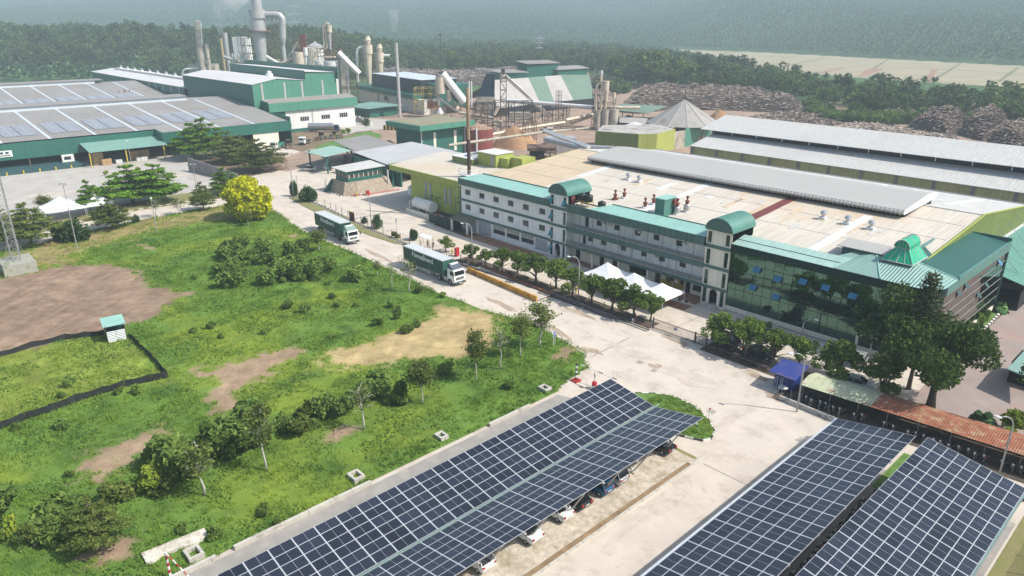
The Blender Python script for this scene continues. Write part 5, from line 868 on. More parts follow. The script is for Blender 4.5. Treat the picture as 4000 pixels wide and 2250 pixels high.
# ---------------------------------------------------------------- chip yard: hopper house, striped roof, conveyors, cone shed, tanks, heaps
o, B = plant('chip_hopper', 'dark flared chip hopper house over stained cream screens', 'hopper', 1925, 520)
a, b = Qd(1862, 380, B), Qd(1930, 380, B); fh = np.array([-sin(YAW), cos(YAW), 0]); zt = Qd(1900, 290, B)[2]; zb = a[2]; c0 = [a, b, b+fh*9, a+fh*9]; q0 = Qd(1898, 290, B); q1 = Qd(1932, 290, B); c1 = [q0+fh*2, q1+fh*2, q1+fh*7, q0+fh*7]
M().add([tuple(p) for p in c0]+[(p[0], p[1], zt) for p in c1], [(0, 1, 5, 4), (1, 2, 6, 5), (2, 3, 7, 6), (3, 0, 4, 7), (4, 5, 6, 7)]).obj('flared_hood', 'navy_clad', o)
boxp(o, 'screen_house', 1860, 1925, 378, 405, B, 'plant_dirty', 9); boxp(o, 'screen_house', 1862, 1926, 408, 440, B, 'plant_dirty', 9); frame(o, 'steelwork', (1858, 1890, 1925, 1955), 400, 520, B, 'steel_dark', 4, 9, .2); frame(o, 'tower', (1955, 1978), 285, 520, B, 'steel_rust', 7, 5, .18); boxp(o, 'elevator_head', 1952, 1978, 283, 310, B, 'plant_dirty', 4); pipe(o, 'chute', [(1930, 448), (1948, 415)], B, 7, 'plant_cream'); boxp(o, 'motor', 1958, 1972, 268, 284, B, 'steel_dark', 3)
M().tube([Qd(1968, 292, B), P(2137, 445, 1.0)], 1.0, 4).obj('sloping_conveyor', 'plant_white', o); pipe(o, 'belt', [(1760, 500), (1860, 462), (1960, 475)], B, 5, 'plant_dirty'); pipe(o, 'belt', [(1790, 440), (1930, 460)], B, 6, 'plant_dirty')
frame(o, 'steelwork', (1830, 1850, 1880, 1905), 420, 545, P(1860, 548), 'steel_rust', 4, 8, .16); boxp(o, 'screen_house', 1990, 2070, 440, 462, P(2030, 500), 'plant_dirty', 4); frame(o, 'steelwork', (1985, 2010, 2045, 2080), 400, 500, P(2030, 505), 'steel_dark', 3, 7, .2); frame(o, 'steelwork', (2090, 2120, 2160, 2200), 425, 480, P(2150, 485), 'steel_dark', 2, 6, .18); M().tube([P(1900, 530, 2.5), P(2060, 500, 3.2), P(2230, 475, 3.6)], .7, 4).obj('low_conveyor', 'plant_cream', o); M().tube([P(2230, 480, 1.0), P(2310, 452, 5.0)], .8, 4).obj('low_conveyor', 'plant_cream', o); M().tube([P(2210, 470, 5.0), P(2320, 448, 5.2)], .8, 4).obj('low_conveyor', 'plant_cream', o); pipe(o, 'pipe', [(1760, 470), (1820, 455), (1862, 462)], B, 3, 'plant_cream'); pipe(o, 'pipe', [(1790, 480), (1850, 478), (1900, 490)], B, 4, 'plant_dirty'); boxp(o, 'scrap_deck', 1830, 1900, 500, 512, P(1865, 545), 'steel_rust', 6)
for u in (1832, 1841): pipe(o, 'vent_pipe', [(u, 318), (u+1, 420)], B, 3.0, 'plant_white')
o, B = plant('mill_tower', 'cluttered cream mill vessels and platforms at the end of the mill building', 'plant', 1750, 460); col(o, 'vessel', 1700, 1738, 300, 365, B, 'plant_cream'); col(o, 'cyclone', 1745, 1762, 350, 395, B, 'plant_cream'); pipe(o, 'bent_pipe', [(1752, 352), (1768, 350), (1780, 358), (1781, 405)], B, 3.5, 'plant_cream'); pipe(o, 'bent_pipe', [(1732, 358), (1738, 346), (1750, 344)], B, 4, 'plant_cream'); frame(o, 'platform', (1620, 1650, 1680, 1712), 345, 450, B, 'stand_yellow', 4, 8, .16); boxp(o, 'machine', 1668, 1712, 395, 425, B, 'plant_red', 5); boxp(o, 'machine', 1690, 1718, 388, 412, B, 'plant_white', 4)
a, b = Qd(1727, 288, B), Qd(1815, 400, B); M().tube([a, b], 2.0, 8).obj('inclined_duct', 'plant_white', o, smooth=True, sharp=50); M().tube([a-_R*2.6, b-_R*3.4], .9, 4).obj('walkway', 'steel_dark', o); pipe(o, 'sloping_pipe', [(1700, 370), (1785, 435)], B, 4.5, 'plant_grey'); col(o, 'cone_hopper', 1712, 1722, 420, 442, B, 'plant_grey', 1706, 1742); frame(o, 'steelwork', (1735, 1760, 1800), 390, 455, B, 'steel_rust', 3, 7, .15); boxp(o, 'head_house', 1708, 1738, 282, 290, B, 'steel_dark', 4)
sr = thing('chip_store', 'chip store with steep roof striped in sea green and grey and three green roof monitors', 'shed', P(2150, 430))
e0 = [P(1940, 425, 4), P(2040, 412, 4), P(2110, 402, 4), P(2165, 397, 4), P(2240, 391, 4), P(2322, 384, 4)]; r0 = [P(1925, 313, 15.4), P(2000, 308, 15.4), P(2063, 303, 15.4), P(2128, 298, 15.4), P(2190, 293, 15.4), P(2300, 285, 15.4)]
mat('stripe_sea', (0.14, 0.215, 0.16), 0.7, 0.1, 0.1, streak=0); mat('stripe_grey', (0.40, 0.375, 0.35), 0.8, 0.1, 0.1, streak=0)
for i in range(5): M().slab(e0[i], e0[i+1], r0[i+1], r0[i], .2).obj('roof_stripe', ('stripe_grey', 'stripe_grey', 'stripe_sea', 'stripe_grey', 'stripe_sea')[i], sr)
back = [np.array(p)+np.array([-26, 0, -11.4]) for p in r0]; M().slab(r0[0], r0[-1], back[-1], back[0], .2).obj('roof_back', 'stripe_grey', sr)
M().extr([e0[0], e0[-1], (e0[-1][0], e0[-1][1], 0), (e0[0][0], e0[0][1], 0)], (-3, 0, 0)).obj('open_side', 'dark_void', sr)
M().poly([e0[-1], r0[-1], back[-1], (back[-1][0], back[-1][1], 0), (e0[-1][0], e0[-1][1], 0)]).obj('gable', 'clad_green', sr)
for u0, u1, vt, vb, z in ((1960, 2066, 285, 302, 17.5), (2067, 2187, 248, 296, 22.0), (2188, 2302, 266, 290, 18.4)):
    a = P(u0, (vb+300)/2, 15.3); b = P(u1, vb-2, 15.3); M().extr([(a[0]-2, a[1], 13), (b[0]-2, b[1], 13), (b[0]-2, b[1], z), (a[0]-2, a[1], z)], (-8, 0, 0)).obj('roof_monitor', 'clad_green', sr); M().slab((a[0]-1, a[1]-1, z+.1), (b[0]-1, b[1]+1.5, z+.1), (b[0]-11, b[1]+1.5, z+1.4), (a[0]-11, a[1]-1, z+1.4), .2).obj('monitor_roof', 'roof_slate', sr)
tr = thing('pipe_trestle', 'long pale conveyor pipe carried on lattice trestles across the chip yard', 'conveyor', P(2140, 490))
a, b, c_ = P(1960, 392, 9.6), P(2320, 420, 8.8), P(2500, 421, 8.8); M().tube([a, b], .95, 8).obj('conveyor_pipe', 'plant_white', tr, smooth=True, sharp=50); M().tube([b, c_], .75, 8).obj('conveyor_pipe', 'plant_cream', tr, smooth=True, sharp=50)
for f_ in (.08, .3, .52, .72): p = a+(b-a)*f_; M().truss((p[0], p[1], 0), (p[0], p[1], p[2]-.6), (2.2, 1.8), .13, 5).obj('trestle', 'steel_dark', tr)
pp2 = thing('overhead_pipe', 'long cream overhead pipe running from the cream roof to the vessel tower', 'pipe', P(1990, 560)); pts = [P(1752, 568, 11.5), P(1820, 558, 11.0), P(2110, 518, 8.6), P(2300, 500, 6.8)]; M().tube(pts, .4, 8).obj('pipe', 'plant_dirty', pp2, smooth=True, sharp=50)
for u, v in ((2052, 575), (2085, 560), (1760, 602)): p = P(u, v); M().truss((p[0], p[1], 0), (p[0], p[1], 8.5), 1.6, .12, 5).obj('trestle', 'steel_rust', pp2)
M().tube([P(2125, 510, 9), P(2300, 575, 8.5)], .8, 4).obj('gallery', 'plant_white', pp2); M().tube([P(2130, 545, 7.5), P(2200, 560, 7.5), P(2260, 575, 7.6), P(2400, 582, 8.0)], .9, 8).obj('duct', 'plant_grey', pp2); p = P(2180, 500); M().truss((p[0], p[1], 0), (p[0], p[1], 16), 1.8, .12, 8).obj('lattice_tower', 'steel_rust', pp2)
o, B = plant('vessel_tower', 'cluster of tall stained cream vessels with twin swan-neck pipes and platforms', 'silo', 2345, 508)
col(o, 'silo', 2349, 2382, 428, 505, B, 'plant_dirty'); col(o, 'silo', 2380, 2416, 426, 503, B, 'plant_dirty'); col(o, 'silo', 2322, 2350, 430, 503, B, 'plant_dirty'); col(o, 'drum', 2355, 2380, 316, 355, B, 'plant_cream'); col(o, 'cone', 2357, 2378, 355, 425, B, 'plant_cream', 2363, 2370); col(o, 'vent', 2342, 2355, 275, 290, B, 'plant_grey', 2340, 2357); col(o, 'vent_neck', 2343, 2354, 290, 320, B, 'plant_cream'); pipe(o, 'swan_neck', [(2352, 326), (2340, 326), (2331, 334), (2329, 360), (2326, 480)], B, 3.8, 'plant_cream'); pipe(o, 'swan_neck', [(2368, 324), (2358, 322), (2352, 332), (2350, 360), (2345, 490)], B, 3.8, 'plant_cream'); col(o, 'drum', 2392, 2406, 362, 385, B, 'plant_cream'); pipe(o, 'pipe', [(2404, 405), (2400, 480)], B, 1.8, 'plant_cream')
frame(o, 'steelwork', (2316, 2335, 2360, 2400), 310, 500, B, 'steel_dark', 6, 6, .16); boxp(o, 'platform', 2320, 2418, 424, 428, B, 'steel_rust', 8)
cs = thing('cone_shed', 'round open storage shed with a wide grey conical roof', 'shed', P(2662, 550)); B = P(2662, 548); kr = kpx(B); cx_, cy_ = B[0], B[1]; r_ = 140*kr; za = Qd(2660, 390, B)[2]; ze = Qd(2660, 492, B)[2]+1.2; n = 12
for i in range(n):
    a0_, a1_ = 2*pi*i/n+.2, 2*pi*(i+1)/n+.2; M().poly([(cx_+r_*cos(a0_), cy_+r_*sin(a0_), ze), (cx_+r_*cos(a1_), cy_+r_*sin(a1_), ze), (cx_, cy_, za)]).obj('roof_segment', mat('cone_grey', (0.34, 0.32, 0.29), 0.85, 0.12, 0.4, stain=((0.22, 0.20, 0.18), 0.5, 0.25)), cs)
    M().cyl((cx_+r_*cos(a0_), cy_+r_*sin(a0_), ze+.05), (cx_, cy_, za+.05), .12, n=4).obj('hip', 'roof_grey', cs); M().cyl((cx_+r_*.86*cos(a0_), cy_+r_*.86*sin(a0_), 0), (cx_+r_*.86*cos(a0_), cy_+r_*.86*sin(a0_), ze+.8), .2, n=6).obj('post', 'steel_dark', cs)
M().cyl((cx_, cy_, za-1), (cx_, cy_, za+4.2), .18, n=6).obj('finial', 'steel_rust', cs); M().lathe(cx_, cy_, [(r_*.62, 0), (r_*.62, 2.6)], 16).obj('inner_wall', 'plant_dirty', cs); M().lathe(cx_, cy_, [(r_*.5, .1), (.6, ze+1)], 16).obj('chip_heap', 'sawdust', cs)
gt = thing('green_screen_wall', 'faceted lime green metal screen wall in front of the conical shed', 'wall', P(2500, 605))
gp = [P(2323, 592)[:2], P(2490, 607)[:2], P(2562, 605)[:2], P(2632, 583)[:2]]; gm = ('gable_green', 'lime_wall', 'lime_wall')
for i in range(3):
    a, b = gp[i], gp[i+1]; M().extr([(a[0], a[1], 0), (b[0], b[1], 0), (b[0], b[1], 7.4), (a[0], a[1], 7.4)], (-.25, .25, 0)).obj('screen', gm[i], gt)
M().poly([(gp[0][0], gp[0][1], 7.0), (gp[1][0], gp[1][1], 7.0), (gp[2][0], gp[2][1], 7.0), (gp[3][0], gp[3][1], 7.0), (gp[3][0]-14, gp[3][1]+10, 7.0), (gp[0][0]-10, gp[0][1]+16, 7.0)]).obj('deck', mat('roof_dirty', (0.40, 0.38, 0.35), 0.9, 0.2, 0.3, stain=((0.12, 0.10, 0.09), 0.6, 0.2)), gt)
a, b = P(2672, 575)[:2], P(2775, 545)[:2]; M().extr([(a[0], a[1], 0), (b[0], b[1], 0), (b[0], b[1], 7.0), (a[0], a[1], 7.0)], (-.25, .25, 0)).obj('screen', 'clad_sea', gt); M().extr([(gp[3][0], gp[3][1], 0), (a[0], a[1], 0), (a[0], a[1], 6.2), (gp[3][0], gp[3][1], 6.2)], (-1, .8, 0)).obj('screen_link', 'plant_dirty', gt)
os_ = thing('open_shed', 'low open shed with a flat sea green roof left of the conical shed', 'shed', P(2500, 470)); M().slab(P(2420, 432, 5.5), P(2530, 442, 5.0), P(2605, 414, 5.6), P(2418, 404, 6.4), .2).obj('roof', 'stripe_sea', os_)
for u, v in ((2430, 470), (2470, 475), (2510, 482)): p = P(u, v); M().cyl((p[0], p[1], 0), (p[0], p[1], 5.2), .2, n=6).obj('post', 'steel_dark', os_)
ls = thing('low_black_shed', 'low dark shed with crumpled grey roof and white pyramid canopy by the conical shed', 'shed', P(2470, 505)); M().slab(P(2420, 478, 4), P(2520, 486, 4), P(2530, 462, 4.6), P(2420, 455, 4.6), .2).obj('roof', 'cone_grey', ls); a = P(2480, 515); M().box(a[0]-9, a[0]+6, a[1]-2, a[1]+9, 0, 3.8).obj('wall', 'dark_void', ls)
q4 = [P(2432, 492, 4.4), P(2485, 504, 4.4), P(2522, 488, 4.4), P(2470, 480, 4.4)]; ap = np.mean(q4, 0)+[0, 0, 1.6]
for i in range(4): M().poly([q4[i], q4[(i+1) % 4], ap]).obj('canopy_side', 'roof_white', ls)
rt = thing('red_tank', 'squat round rust red tank with a conical lid in the chip yard', 'tank', P(1865, 600)); B = P(1865, 590); k_ = kpx(B); z1 = Qd(1865, 500, B)[2]; M().lathe(B[0], B[1], [(62*k_, 0), (62*k_, z1)], 28).obj('shell', 'red_tank', rt, smooth=True, sharp=30); M().lathe(B[0], B[1], [(62.5*k_, z1), (5*k_, z1+1.6)], 28).obj('lid', mat('tank_lid', (0.34, 0.22, 0.15), 0.9, 0.2, 0.5), rt); M().box(B[0]+62*k_*.7, B[0]+62*k_*.7+.5, B[1]-62*k_*.72, B[1]-62*k_*.72+.4, 0, z1+.8).obj('ladder', 'roof_white', rt)
rail = M()
for i in range(24): a = 2*pi*i/24; rail.cyl((B[0]+60*k_*cos(a), B[1]+60*k_*sin(a), z1), (B[0]+60*k_*cos(a), B[1]+60*k_*sin(a), z1+1.1), .06, n=4)
rail.tube([(B[0]+60*k_*cos(a), B[1]+60*k_*sin(a), z1+1.1) for a in np.linspace(0, 2*pi, 25)], .06, 4); rail.obj('railing', 'steel_rust', rt)
def heap(u, v, wpx, h, lab, m='sawdust'):
    B = P(u, v); r = wpx/2*kpx(B); nn_ = 26; rows = []; sd = VN(int(u))
    for j in range(9):
        f = j/8; row = []
        for i in range(nn_+1): a = 2*pi*i/nn_; rr_ = r*f*(1+.25*(sd(np.array(cos(a)*2+5), np.array(sin(a)*2+5))-.5)); row.append((B[0]+rr_*cos(a), B[1]+rr_*sin(a), max(0, h*(1-f**1.5)*(1+.5*(float(sd(np.array(i*.7), np.array(j*.9)))-.5)*f))-.02*(j == 8)))
        rows.append(row)
    tag(M().sheet(rows).obj('sawdust_heap', m, smooth=True), lab, 'heap', 'heaps of sawdust and chips')
heap(2010, 570, 180, 7.5, 'large reddish sawdust heap right of the red tank'); heap(2810, 470, 90, 5.0, 'pale orange sawdust heap behind the conical shed'); heap(2130, 590, 110, 3, 'dark sawdust heap among the pipe trestles', 'brown_soil'); heap(1520, 590, 90, 4, 'brown sawdust heap left of the green box building', 'brown_soil'); heap(2455, 478, 70, 3.5, 'black charcoal heap under the open green shed', 'dark_litter')
jr = thing('ruined_kiln', 'blackened rusty topped kiln house in the pit behind the lime rooms', 'kiln', P(2100, 640)); B = P(2110, 625); boxp(jr, 'body', 2070, 2125, 600, 650, B, 'dark_void', 5); boxp(jr, 'rusty_roof', 2060, 2170, 578, 590, B, 'steel_rust', 8); frame(jr, 'steelwork', (2125, 2150, 2172), 580, 640, B, 'steel_dark', 3, 6, .12); boxp(jr, 'side_house', 2135, 2250, 540, 600, P(2190, 600), 'plant_grey', 6)
# ================================================================ carports, shelters, fences, small works
mat('alu_frame', (0.62, 0.64, 0.66), 0.35, 0.05, 1.0, metal=0.3); mat('steel_pale', (0.50, 0.48, 0.46), 0.5, 0.1, 1.0); mat('gutter_mint', (0.17, 0.25, 0.23), 0.5, 0.12, 0.5)
def pvmat():
    m, n = nodemat('pv_cells'); L = n.links.new; out = N(n, 'ShaderNodeOutputMaterial'); b = N(n, 'ShaderNodeBsdfPrincipled', Roughness=0.16); b.inputs['Specular IOR Level'].default_value = 0.4
    tc = N(n, 'ShaderNodeTexCoord'); sp = N(n, 'ShaderNodeSeparateXYZ'); L(tc.outputs['Object'], sp.inputs[0]); facs = []
    for ax, per, wd in ((0, 0.17, 0.10), (1, 0.168, 0.06)):
        d = N(n, 'ShaderNodeMath', operation='DIVIDE'); d.inputs[1].default_value = per; L(sp.outputs[ax], d.inputs[0]); f = N(n, 'ShaderNodeMath', operation='FRACT'); L(d.outputs[0], f.inputs[0]); c = N(n, 'ShaderNodeMath', operation='LESS_THAN'); c.inputs[1].default_value = wd; L(f.outputs[0], c.inputs[0]); facs.append(c)
    mxm = N(n, 'ShaderNodeMath', operation='MAXIMUM'); L(facs[0].outputs[0], mxm.inputs[0]); L(facs[1].outputs[0], mxm.inputs[1])
    oi = N(n, 'ShaderNodeObjectInfo'); r = N(n, 'ShaderNodeMapRange'); r.inputs[3].default_value = 0.75; r.inputs[4].default_value = 1.3; L(oi.outputs['Random'], r.inputs[0])
    mx = N(n, 'ShaderNodeMix', data_type='RGBA'); mx.inputs[6].default_value = (0.013, 0.0165, 0.029, 1); mx.inputs[7].default_value = (0.07, 0.08, 0.105, 1); L(mxm.outputs[0], mx.inputs[0])
    m2 = N(n, 'ShaderNodeMix', data_type='RGBA', blend_type='MULTIPLY'); m2.inputs[0].default_value = 1.0; L(mx.outputs[2], m2.inputs[6]); L(r.outputs[0], m2.inputs[7]); L(m2.outputs[2], b.inputs['Base Color']); L(b.outputs[0], out.inputs[0]); return m
MATS['pv_cells'] = pvmat()
def pv_mesh(pw_, pl_):                                  # across (x) and along (y), frame with two glass halves
    m = M().box(0, pw_, 0, pl_, -.035, 0); me = m.mesh('solar_panel'); e = .028; g = .02
    bm = bmesh.new(); bm.from_mesh(me); bm.faces.ensure_lookup_table()
    for y0, y1 in ((.05, pl_/2-g/2), (pl_/2+g/2, pl_-.05)):
        vs = [bm.verts.new(p) for p in ((e, y0, .004), (pw_-e, y0, .004), (pw_-e, y1, .004), (e, y1, .004))]; f = bm.faces.new(vs); f.material_index = 1
    bm.to_mesh(me); bm.free(); me.materials.append(MATS['alu_frame']); me.materials.append(MATS['pv_cells']); return me
PL = 2.06
def pv_slope(par, s0, z0, s1, z1, ta, tb, ncol):
    """panels tiled over a tilted strip from (s0,z0) to (s1,z1), running back from t=ta to tb"""
    L_ = hypot(s1-s0, z1-z0); cw = L_/ncol; me = pv_mesh(cw-.012, PL-.02); ang = atan2(z1-z0, s1-s0); nr_ = int((ta-tb)/PL)
    for j in range(nr_):
        for i in range(ncol):
            f = i/ncol; o = inst('solar_panel', me, None, par, rel(par, (s0+(s1-s0)*f, ta-(j+1)*PL, z0+(z1-z0)*f)), (0, -ang, 0))
    te = ta-nr_*PL
    for f in (.2, .5, .8):
        x, z = s0+(s1-s0)*f, z0+(z1-z0)*f-.16; M().box(x-.05, x+.05, te, ta, z-.1, z+.02).obj('purlin', 'steel_pale', par)
    return te
ca = thing('solar_carport', 'long butterfly roofed solar carport, the left one with parked cars below', 'solar carport', (18.4, -60, 0), group='solar carports')
te = pv_slope(ca, 11.9, 4.05, 18.28, 3.02, -38.3, -92, 6); pv_slope(ca, 18.58, 3.0, 24.65, 4.25, -38.3, -92, 6)
M().tube([(18.43, -37.6, 2.98), (18.43, te, 2.98)], .09, 8).obj('valley_gutter', 'gutter_mint', ca)
def rafters(par, s0, z0, s1, z1, ta, te, step):
    for t0 in np.arange(ta-1, te, -step): M().extr([(s0+.1, t0-.08, z0-.28), (s1-.1, t0-.08, z1-.28), (s1-.1, t0-.08, z1-.5), (s0+.1, t0-.08, z0-.5)], (0, .16, 0)).obj('rafter', 'steel_pale', par)
rafters(ca, 11.9, 4.05, 18.2, 3.02, -38.3, te, 5.1); rafters(ca, 18.65, 3.0, 24.65, 4.25, -38.3, te, 5.1)
for t0 in np.arange(-41.5, te, -5.1):
    for s1, z1 in ((24.2, 3.75), (19.6, 2.8)): M().cyl((22.0, t0, 0), (s1, t0, z1), .08, n=6).obj('strut', 'steel_pale', ca)
    for s1, z1 in ((12.4, 3.6), (17.2, 2.8)): M().cyl((14.8, t0, 0), (s1, t0, z1), .08, n=6).obj('strut', 'steel_pale', ca)
    M().box(21.6, 22.4, t0-.4, t0+.4, 0, .18).obj('footing', 'kerb_concrete', ca)
cb = thing('solar_carport', 'broad solar carport on the right with a dark slot along its ridge', 'solar carport', (42, -45, 0), group='solar carports')
te = pv_slope(cb, 33.9, 3.2, 41.7, 4.55, -26.0, -70, 7); pv_slope(cb, 42.75, 4.9, 51.5, 3.4, -26.0, -70, 9)
rafters(cb, 33.9, 3.2, 41.7, 4.55, -26, te, 5.1); rafters(cb, 42.75, 4.9, 51.5, 3.4, -26, te, 5.1)
for t0 in np.arange(-29, te, -5.1):
    for a, b in ((36.0, (34.2, 2.9)), (36.0, (39.5, 3.8)), (48.5, (44.5, 4.1)), (48.5, (51.0, 3.1))): M().cyl((a, t0, 0), (b[0], t0, b[1]), .08, n=6).obj('strut', 'steel_pale', cb)
M().box(33.7, 33.88, te, -26, 3.0, 3.22).obj('eave_gutter', 'alu_frame', cb); M().box(51.5, 51.66, te, -26, 3.2, 3.42).obj('eave_gutter', 'gutter_mint', cb)
# grass island at the head of the left carport, honeycomb paving beside it
IS = [P(u, v)[:2] for u, v in ((2480, 1538), (2560, 1540), (2640, 1556), (2710, 1590), (2765, 1640), (2792, 1690), (2775, 1718), (2745, 1724), (2640, 1700), (2540, 1680), (2440, 1640))]
struct('grass_island', M().prism(IS, -.02, .16), 'lawn'); kerb('black and white kerb round the grass island at the carport head', [IS[i] for i in range(10)], 1.0, .16, .2)
zsheet('honeycomb_paving', [(21.0, -40), (25.4, -40), (25.4, -120), (21.0, -120)], .026, mat('honeycomb', (0.50, 0.44, 0.36), 0.95, 0.3, 1.5, stain=((0.25, 0.20, 0.11), 0.75, 0.5), fine=0.3))
lk = thing('lane_kerb', 'low concrete edging between the car bays and the concrete lane', 'kerb', (25.6, -60, 0))
for t0 in np.arange(-118, -40, 2.2): M().box(25.5, 25.75, t0+.02, t0+2.16, 0, .14).obj('kerb_block', 'kerb_concrete', lk)
zsheet('dirt_strip', [(24.9, -41), (25.45, -41), (25.45, -120), (24.9, -120)], .034, mat('wet_dirt', (0.26, 0.18, 0.10), 0.9, 0.35, 0.6, stain=((0.13, 0.085, 0.05), 0.6, 0.4), fine=0.3)); zsheet('bay_floor', [(34, -27), (51.6, -27), (51.6, -90), (34, -90)], .012, 'asphalt_grey')
zsheet('bay_lawn', [(40, -22.2), (44.5, -22.2), (44.5, -31), (40, -31)], .03, 'lawn'); zsheet('side_strip', [(51.8, -24), (75, -18), (75, -90), (51.8, -90)], .03, 'verge_grass'); zsheet('side_ditch', [(55.5, -20), (58.5, -20), (58.5, -90), (55.5, -90)], .05, 'dark_litter')
gf = thing('mesh_fence', 'green wire mesh fence at the lower right corner beside the carport', 'fence', (54, -40, 0))
for t0 in np.arange(-70, -22, 3): M().cyl((54.2, t0, 0), (54.2, t0, 1.9), .05, n=5).obj('post', 'clad_sea', gf)
nm = M()
for z in np.arange(.1, 1.9, .12): nm.box(54.19, 54.21, -70, -22, z, z+.012)
nm.obj('mesh', 'clad_sea', gf)
# ---------------------------------------------------------------- rust roofed motorbike shed, low wall, blue hut
mat('rust_sheet', (0.30, 0.105, 0.055), 0.85, 0.25, 1.2, stain=((0.46, 0.41, 0.24), 0.55, 1.1), corr=(0, 0.25, 0.02), fine=0.15); mat('pale_sheet', (0.50, 0.52, 0.34), 0.8, 0.12, 0.8, stain=((0.30, 0.14, 0.08), 0.35, 0.6), corr=(0, 0.25, 0.02))
ms = thing('motorbike_shed', 'long motorbike shed with a rusty sheet roof, pale green at its left end', 'shed', (45, -17, 0))
fr = lambda s: -19.75+(s-26.6)*.095; bk = lambda s: -15.4+(s-26.6)*.10
xs_ = np.arange(26.6, 80, 1.02)
for i, s in enumerate(xs_):
    s1 = s+1.0; mn = 'pale_sheet' if i < 8 else 'rust_sheet'; j = random.uniform(-.02, .02)
    M().slab((s, fr(s), 2.25+j), (s1, fr(s1), 2.25+j), (s1, (fr(s1)+bk(s1))/2+.2, 2.75+j), (s, (fr(s)+bk(s))/2+.2, 2.75+j), .03).obj('roof_sheet', mn, ms); M().slab((s, (fr(s)+bk(s))/2+.24, 2.74-j), (s1, (fr(s1)+bk(s1))/2+.24, 2.74-j), (s1, bk(s1), 2.35-j), (s, bk(s), 2.35-j), .03).obj('roof_sheet', mn, ms)
for i, s in enumerate(np.arange(27, 80, 3.2)):
    for y in (fr(s)+.3, bk(s)-.3): M().cyl((s, y, 0), (s, y, 2.3), .05, n=5).obj('post', 'rail_grey', ms)
M().extr([(26.8, bk(26.8)-.1, 0), (80, bk(80)-.1, 0), (80, bk(80)-.1, 1.3), (26.8, bk(26.8)-.1, 1.3)], (0, .1, 0)).obj('back_wall', 'kerb_concrete', ms)
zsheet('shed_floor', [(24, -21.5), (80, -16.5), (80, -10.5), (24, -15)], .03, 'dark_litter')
lw = thing('low_wall', 'stained low parapet wall between the lane and the motorbike shed', 'wall', (28, -21, 0)); a, b = P(3042, 1562), P(3262, 1652)
for i in range(6): p, q_ = a+(b-a)*(i/6), a+(b-a)*((i+1)/6-.008); M().extr([(p[0], p[1], 0), (q_[0], q_[1], 0), (q_[0], q_[1], .62), (p[0], p[1], .62)], (.12, .2, 0)).obj('wall_block', mat('wall_stained', (0.50, 0.48, 0.44), 0.95, 0.15, 1.0, stain=((0.05, 0.05, 0.045), 0.75, 1.4)), lw)
for i in range(7): p = a+(b-a)*i/6+np.array([.1, .3, 0]); M().cyl((p[0], p[1], 0), (p[0], p[1], 1.8), .03, n=4).obj('fence_post', 'rail_grey', lw)
bh = thing('blue_hut', 'small blue metal hut with a blue and rust stained roof by the fence', 'hut', (24, -17.4, 0)); mat('hut_blue', (0.015, 0.035, 0.19), 0.5, 0.15, 1.0, corr=(0, 0.3, 0.03)); mat('hut_roof_blue', (0.02, 0.045, 0.24), 0.45, 0.1, 0.8, stain=((0.16, 0.10, 0.09), 0.55, 0.8), corr=(0, 0.3, 0.02))
M().box(22.7, 25.3, -18.4, -15.9, 0, 2.3).obj('wall', 'hut_blue', bh); M().slab((22.3, -19.4, 2.35), (25.9, -19.4, 2.35), (25.6, -15.3, 2.85), (22.3, -15.7, 2.85), .06).obj('roof', 'hut_roof_blue', bh)
ld = M()
for x in (22.95, 23.25, 23.6, 23.9): ld.cyl((x, -18.75, 0), (x, -18.45, 1.5), .025, n=4)
for z in np.arange(.2, 1.5, .25): ld.box(22.95, 23.25, -18.72+z*.2, -18.69+z*.2, z, z+.04); ld.box(23.6, 23.9, -18.72+z*.2, -18.69+z*.2, z, z+.04)
tag(ld.obj('ladder', 'roof_white'), 'pair of white ladders leaning on the blue hut', 'ladder')
tb = thing('stone_table', 'round pale table top on a dark drum beside the blue hut', 'table', P(3056, 1530)); p = P(3056, 1530); M().lathe(p[0], p[1], [(.35, 0), (.3, .6)], 10).obj('drum', 'dark_void', tb); M().lathe(p[0], p[1], [(.62, .6), (.62, .68)], 16).obj('top', 'plant_white', tb)
# ---------------------------------------------------------------- sliding gate, boundary fence, pipe run, drain
gt_ = thing('sliding_gate', 'long dark steel barred sliding gate across the forecourt entrance', 'gate', (5.4, -14.6, 0)); m = M()
M().box(.9, 10.2, -14.66, -14.56, .1, .2).obj('bottom_rail', 'steel_rust', gt_); M().box(.9, 10.2, -14.66, -14.56, 1.55, 1.63).obj('top_rail', 'steel_rust', gt_)
for x in np.arange(1.0, 10.2, .2): m.box(x, x+.035, -14.63, -14.59, .2, 1.55)
m.obj('bars', 'steel_rust', gt_)
for x in (.8, 8.3, 10.2): M().box(x, x+.14, -14.7, -14.5, 0, 1.8).obj('post', 'steel_dark', gt_)
M().box(4.6, 5.3, -14.69, -14.67, .9, 1.4).obj('plate', 'louvre_grey', gt_)
fl = [(1150, 762), (1210, 783), (1270, 806), (1360, 850), (1465, 900), (1600, 955), (1690, 988), (1800, 1026), (1900, 1058), (2000, 1090), (2150, 1140), (2300, 1195), (2420, 1242), (2545, 1288)]
FP = [P(u, v)[:2] for u, v in fl]
fc = thing('boundary_fence', 'thin post and wire fence along the road side of the works yard', 'fence', (FP[0][0], FP[0][1], 0)); wires = M(); acc = 0
for a, b in zip(FP[:-1], FP[1:]):
    L_ = np.linalg.norm(b-a); nn_ = max(1, int(L_/3))
    for i in range(nn_): p = a+(b-a)*i/nn_; M().box(p[0]-.05, p[0]+.05, p[1]-.05, p[1]+.05, 0, 1.75).obj('post', 'steel_rust', fc)
    for z in (.5, .95, 1.4, 1.7): wires.cyl((a[0], a[1], z), (b[0], b[1], z), .012, n=3, cap=False)
wires.obj('wires', 'rail_grey', fc)
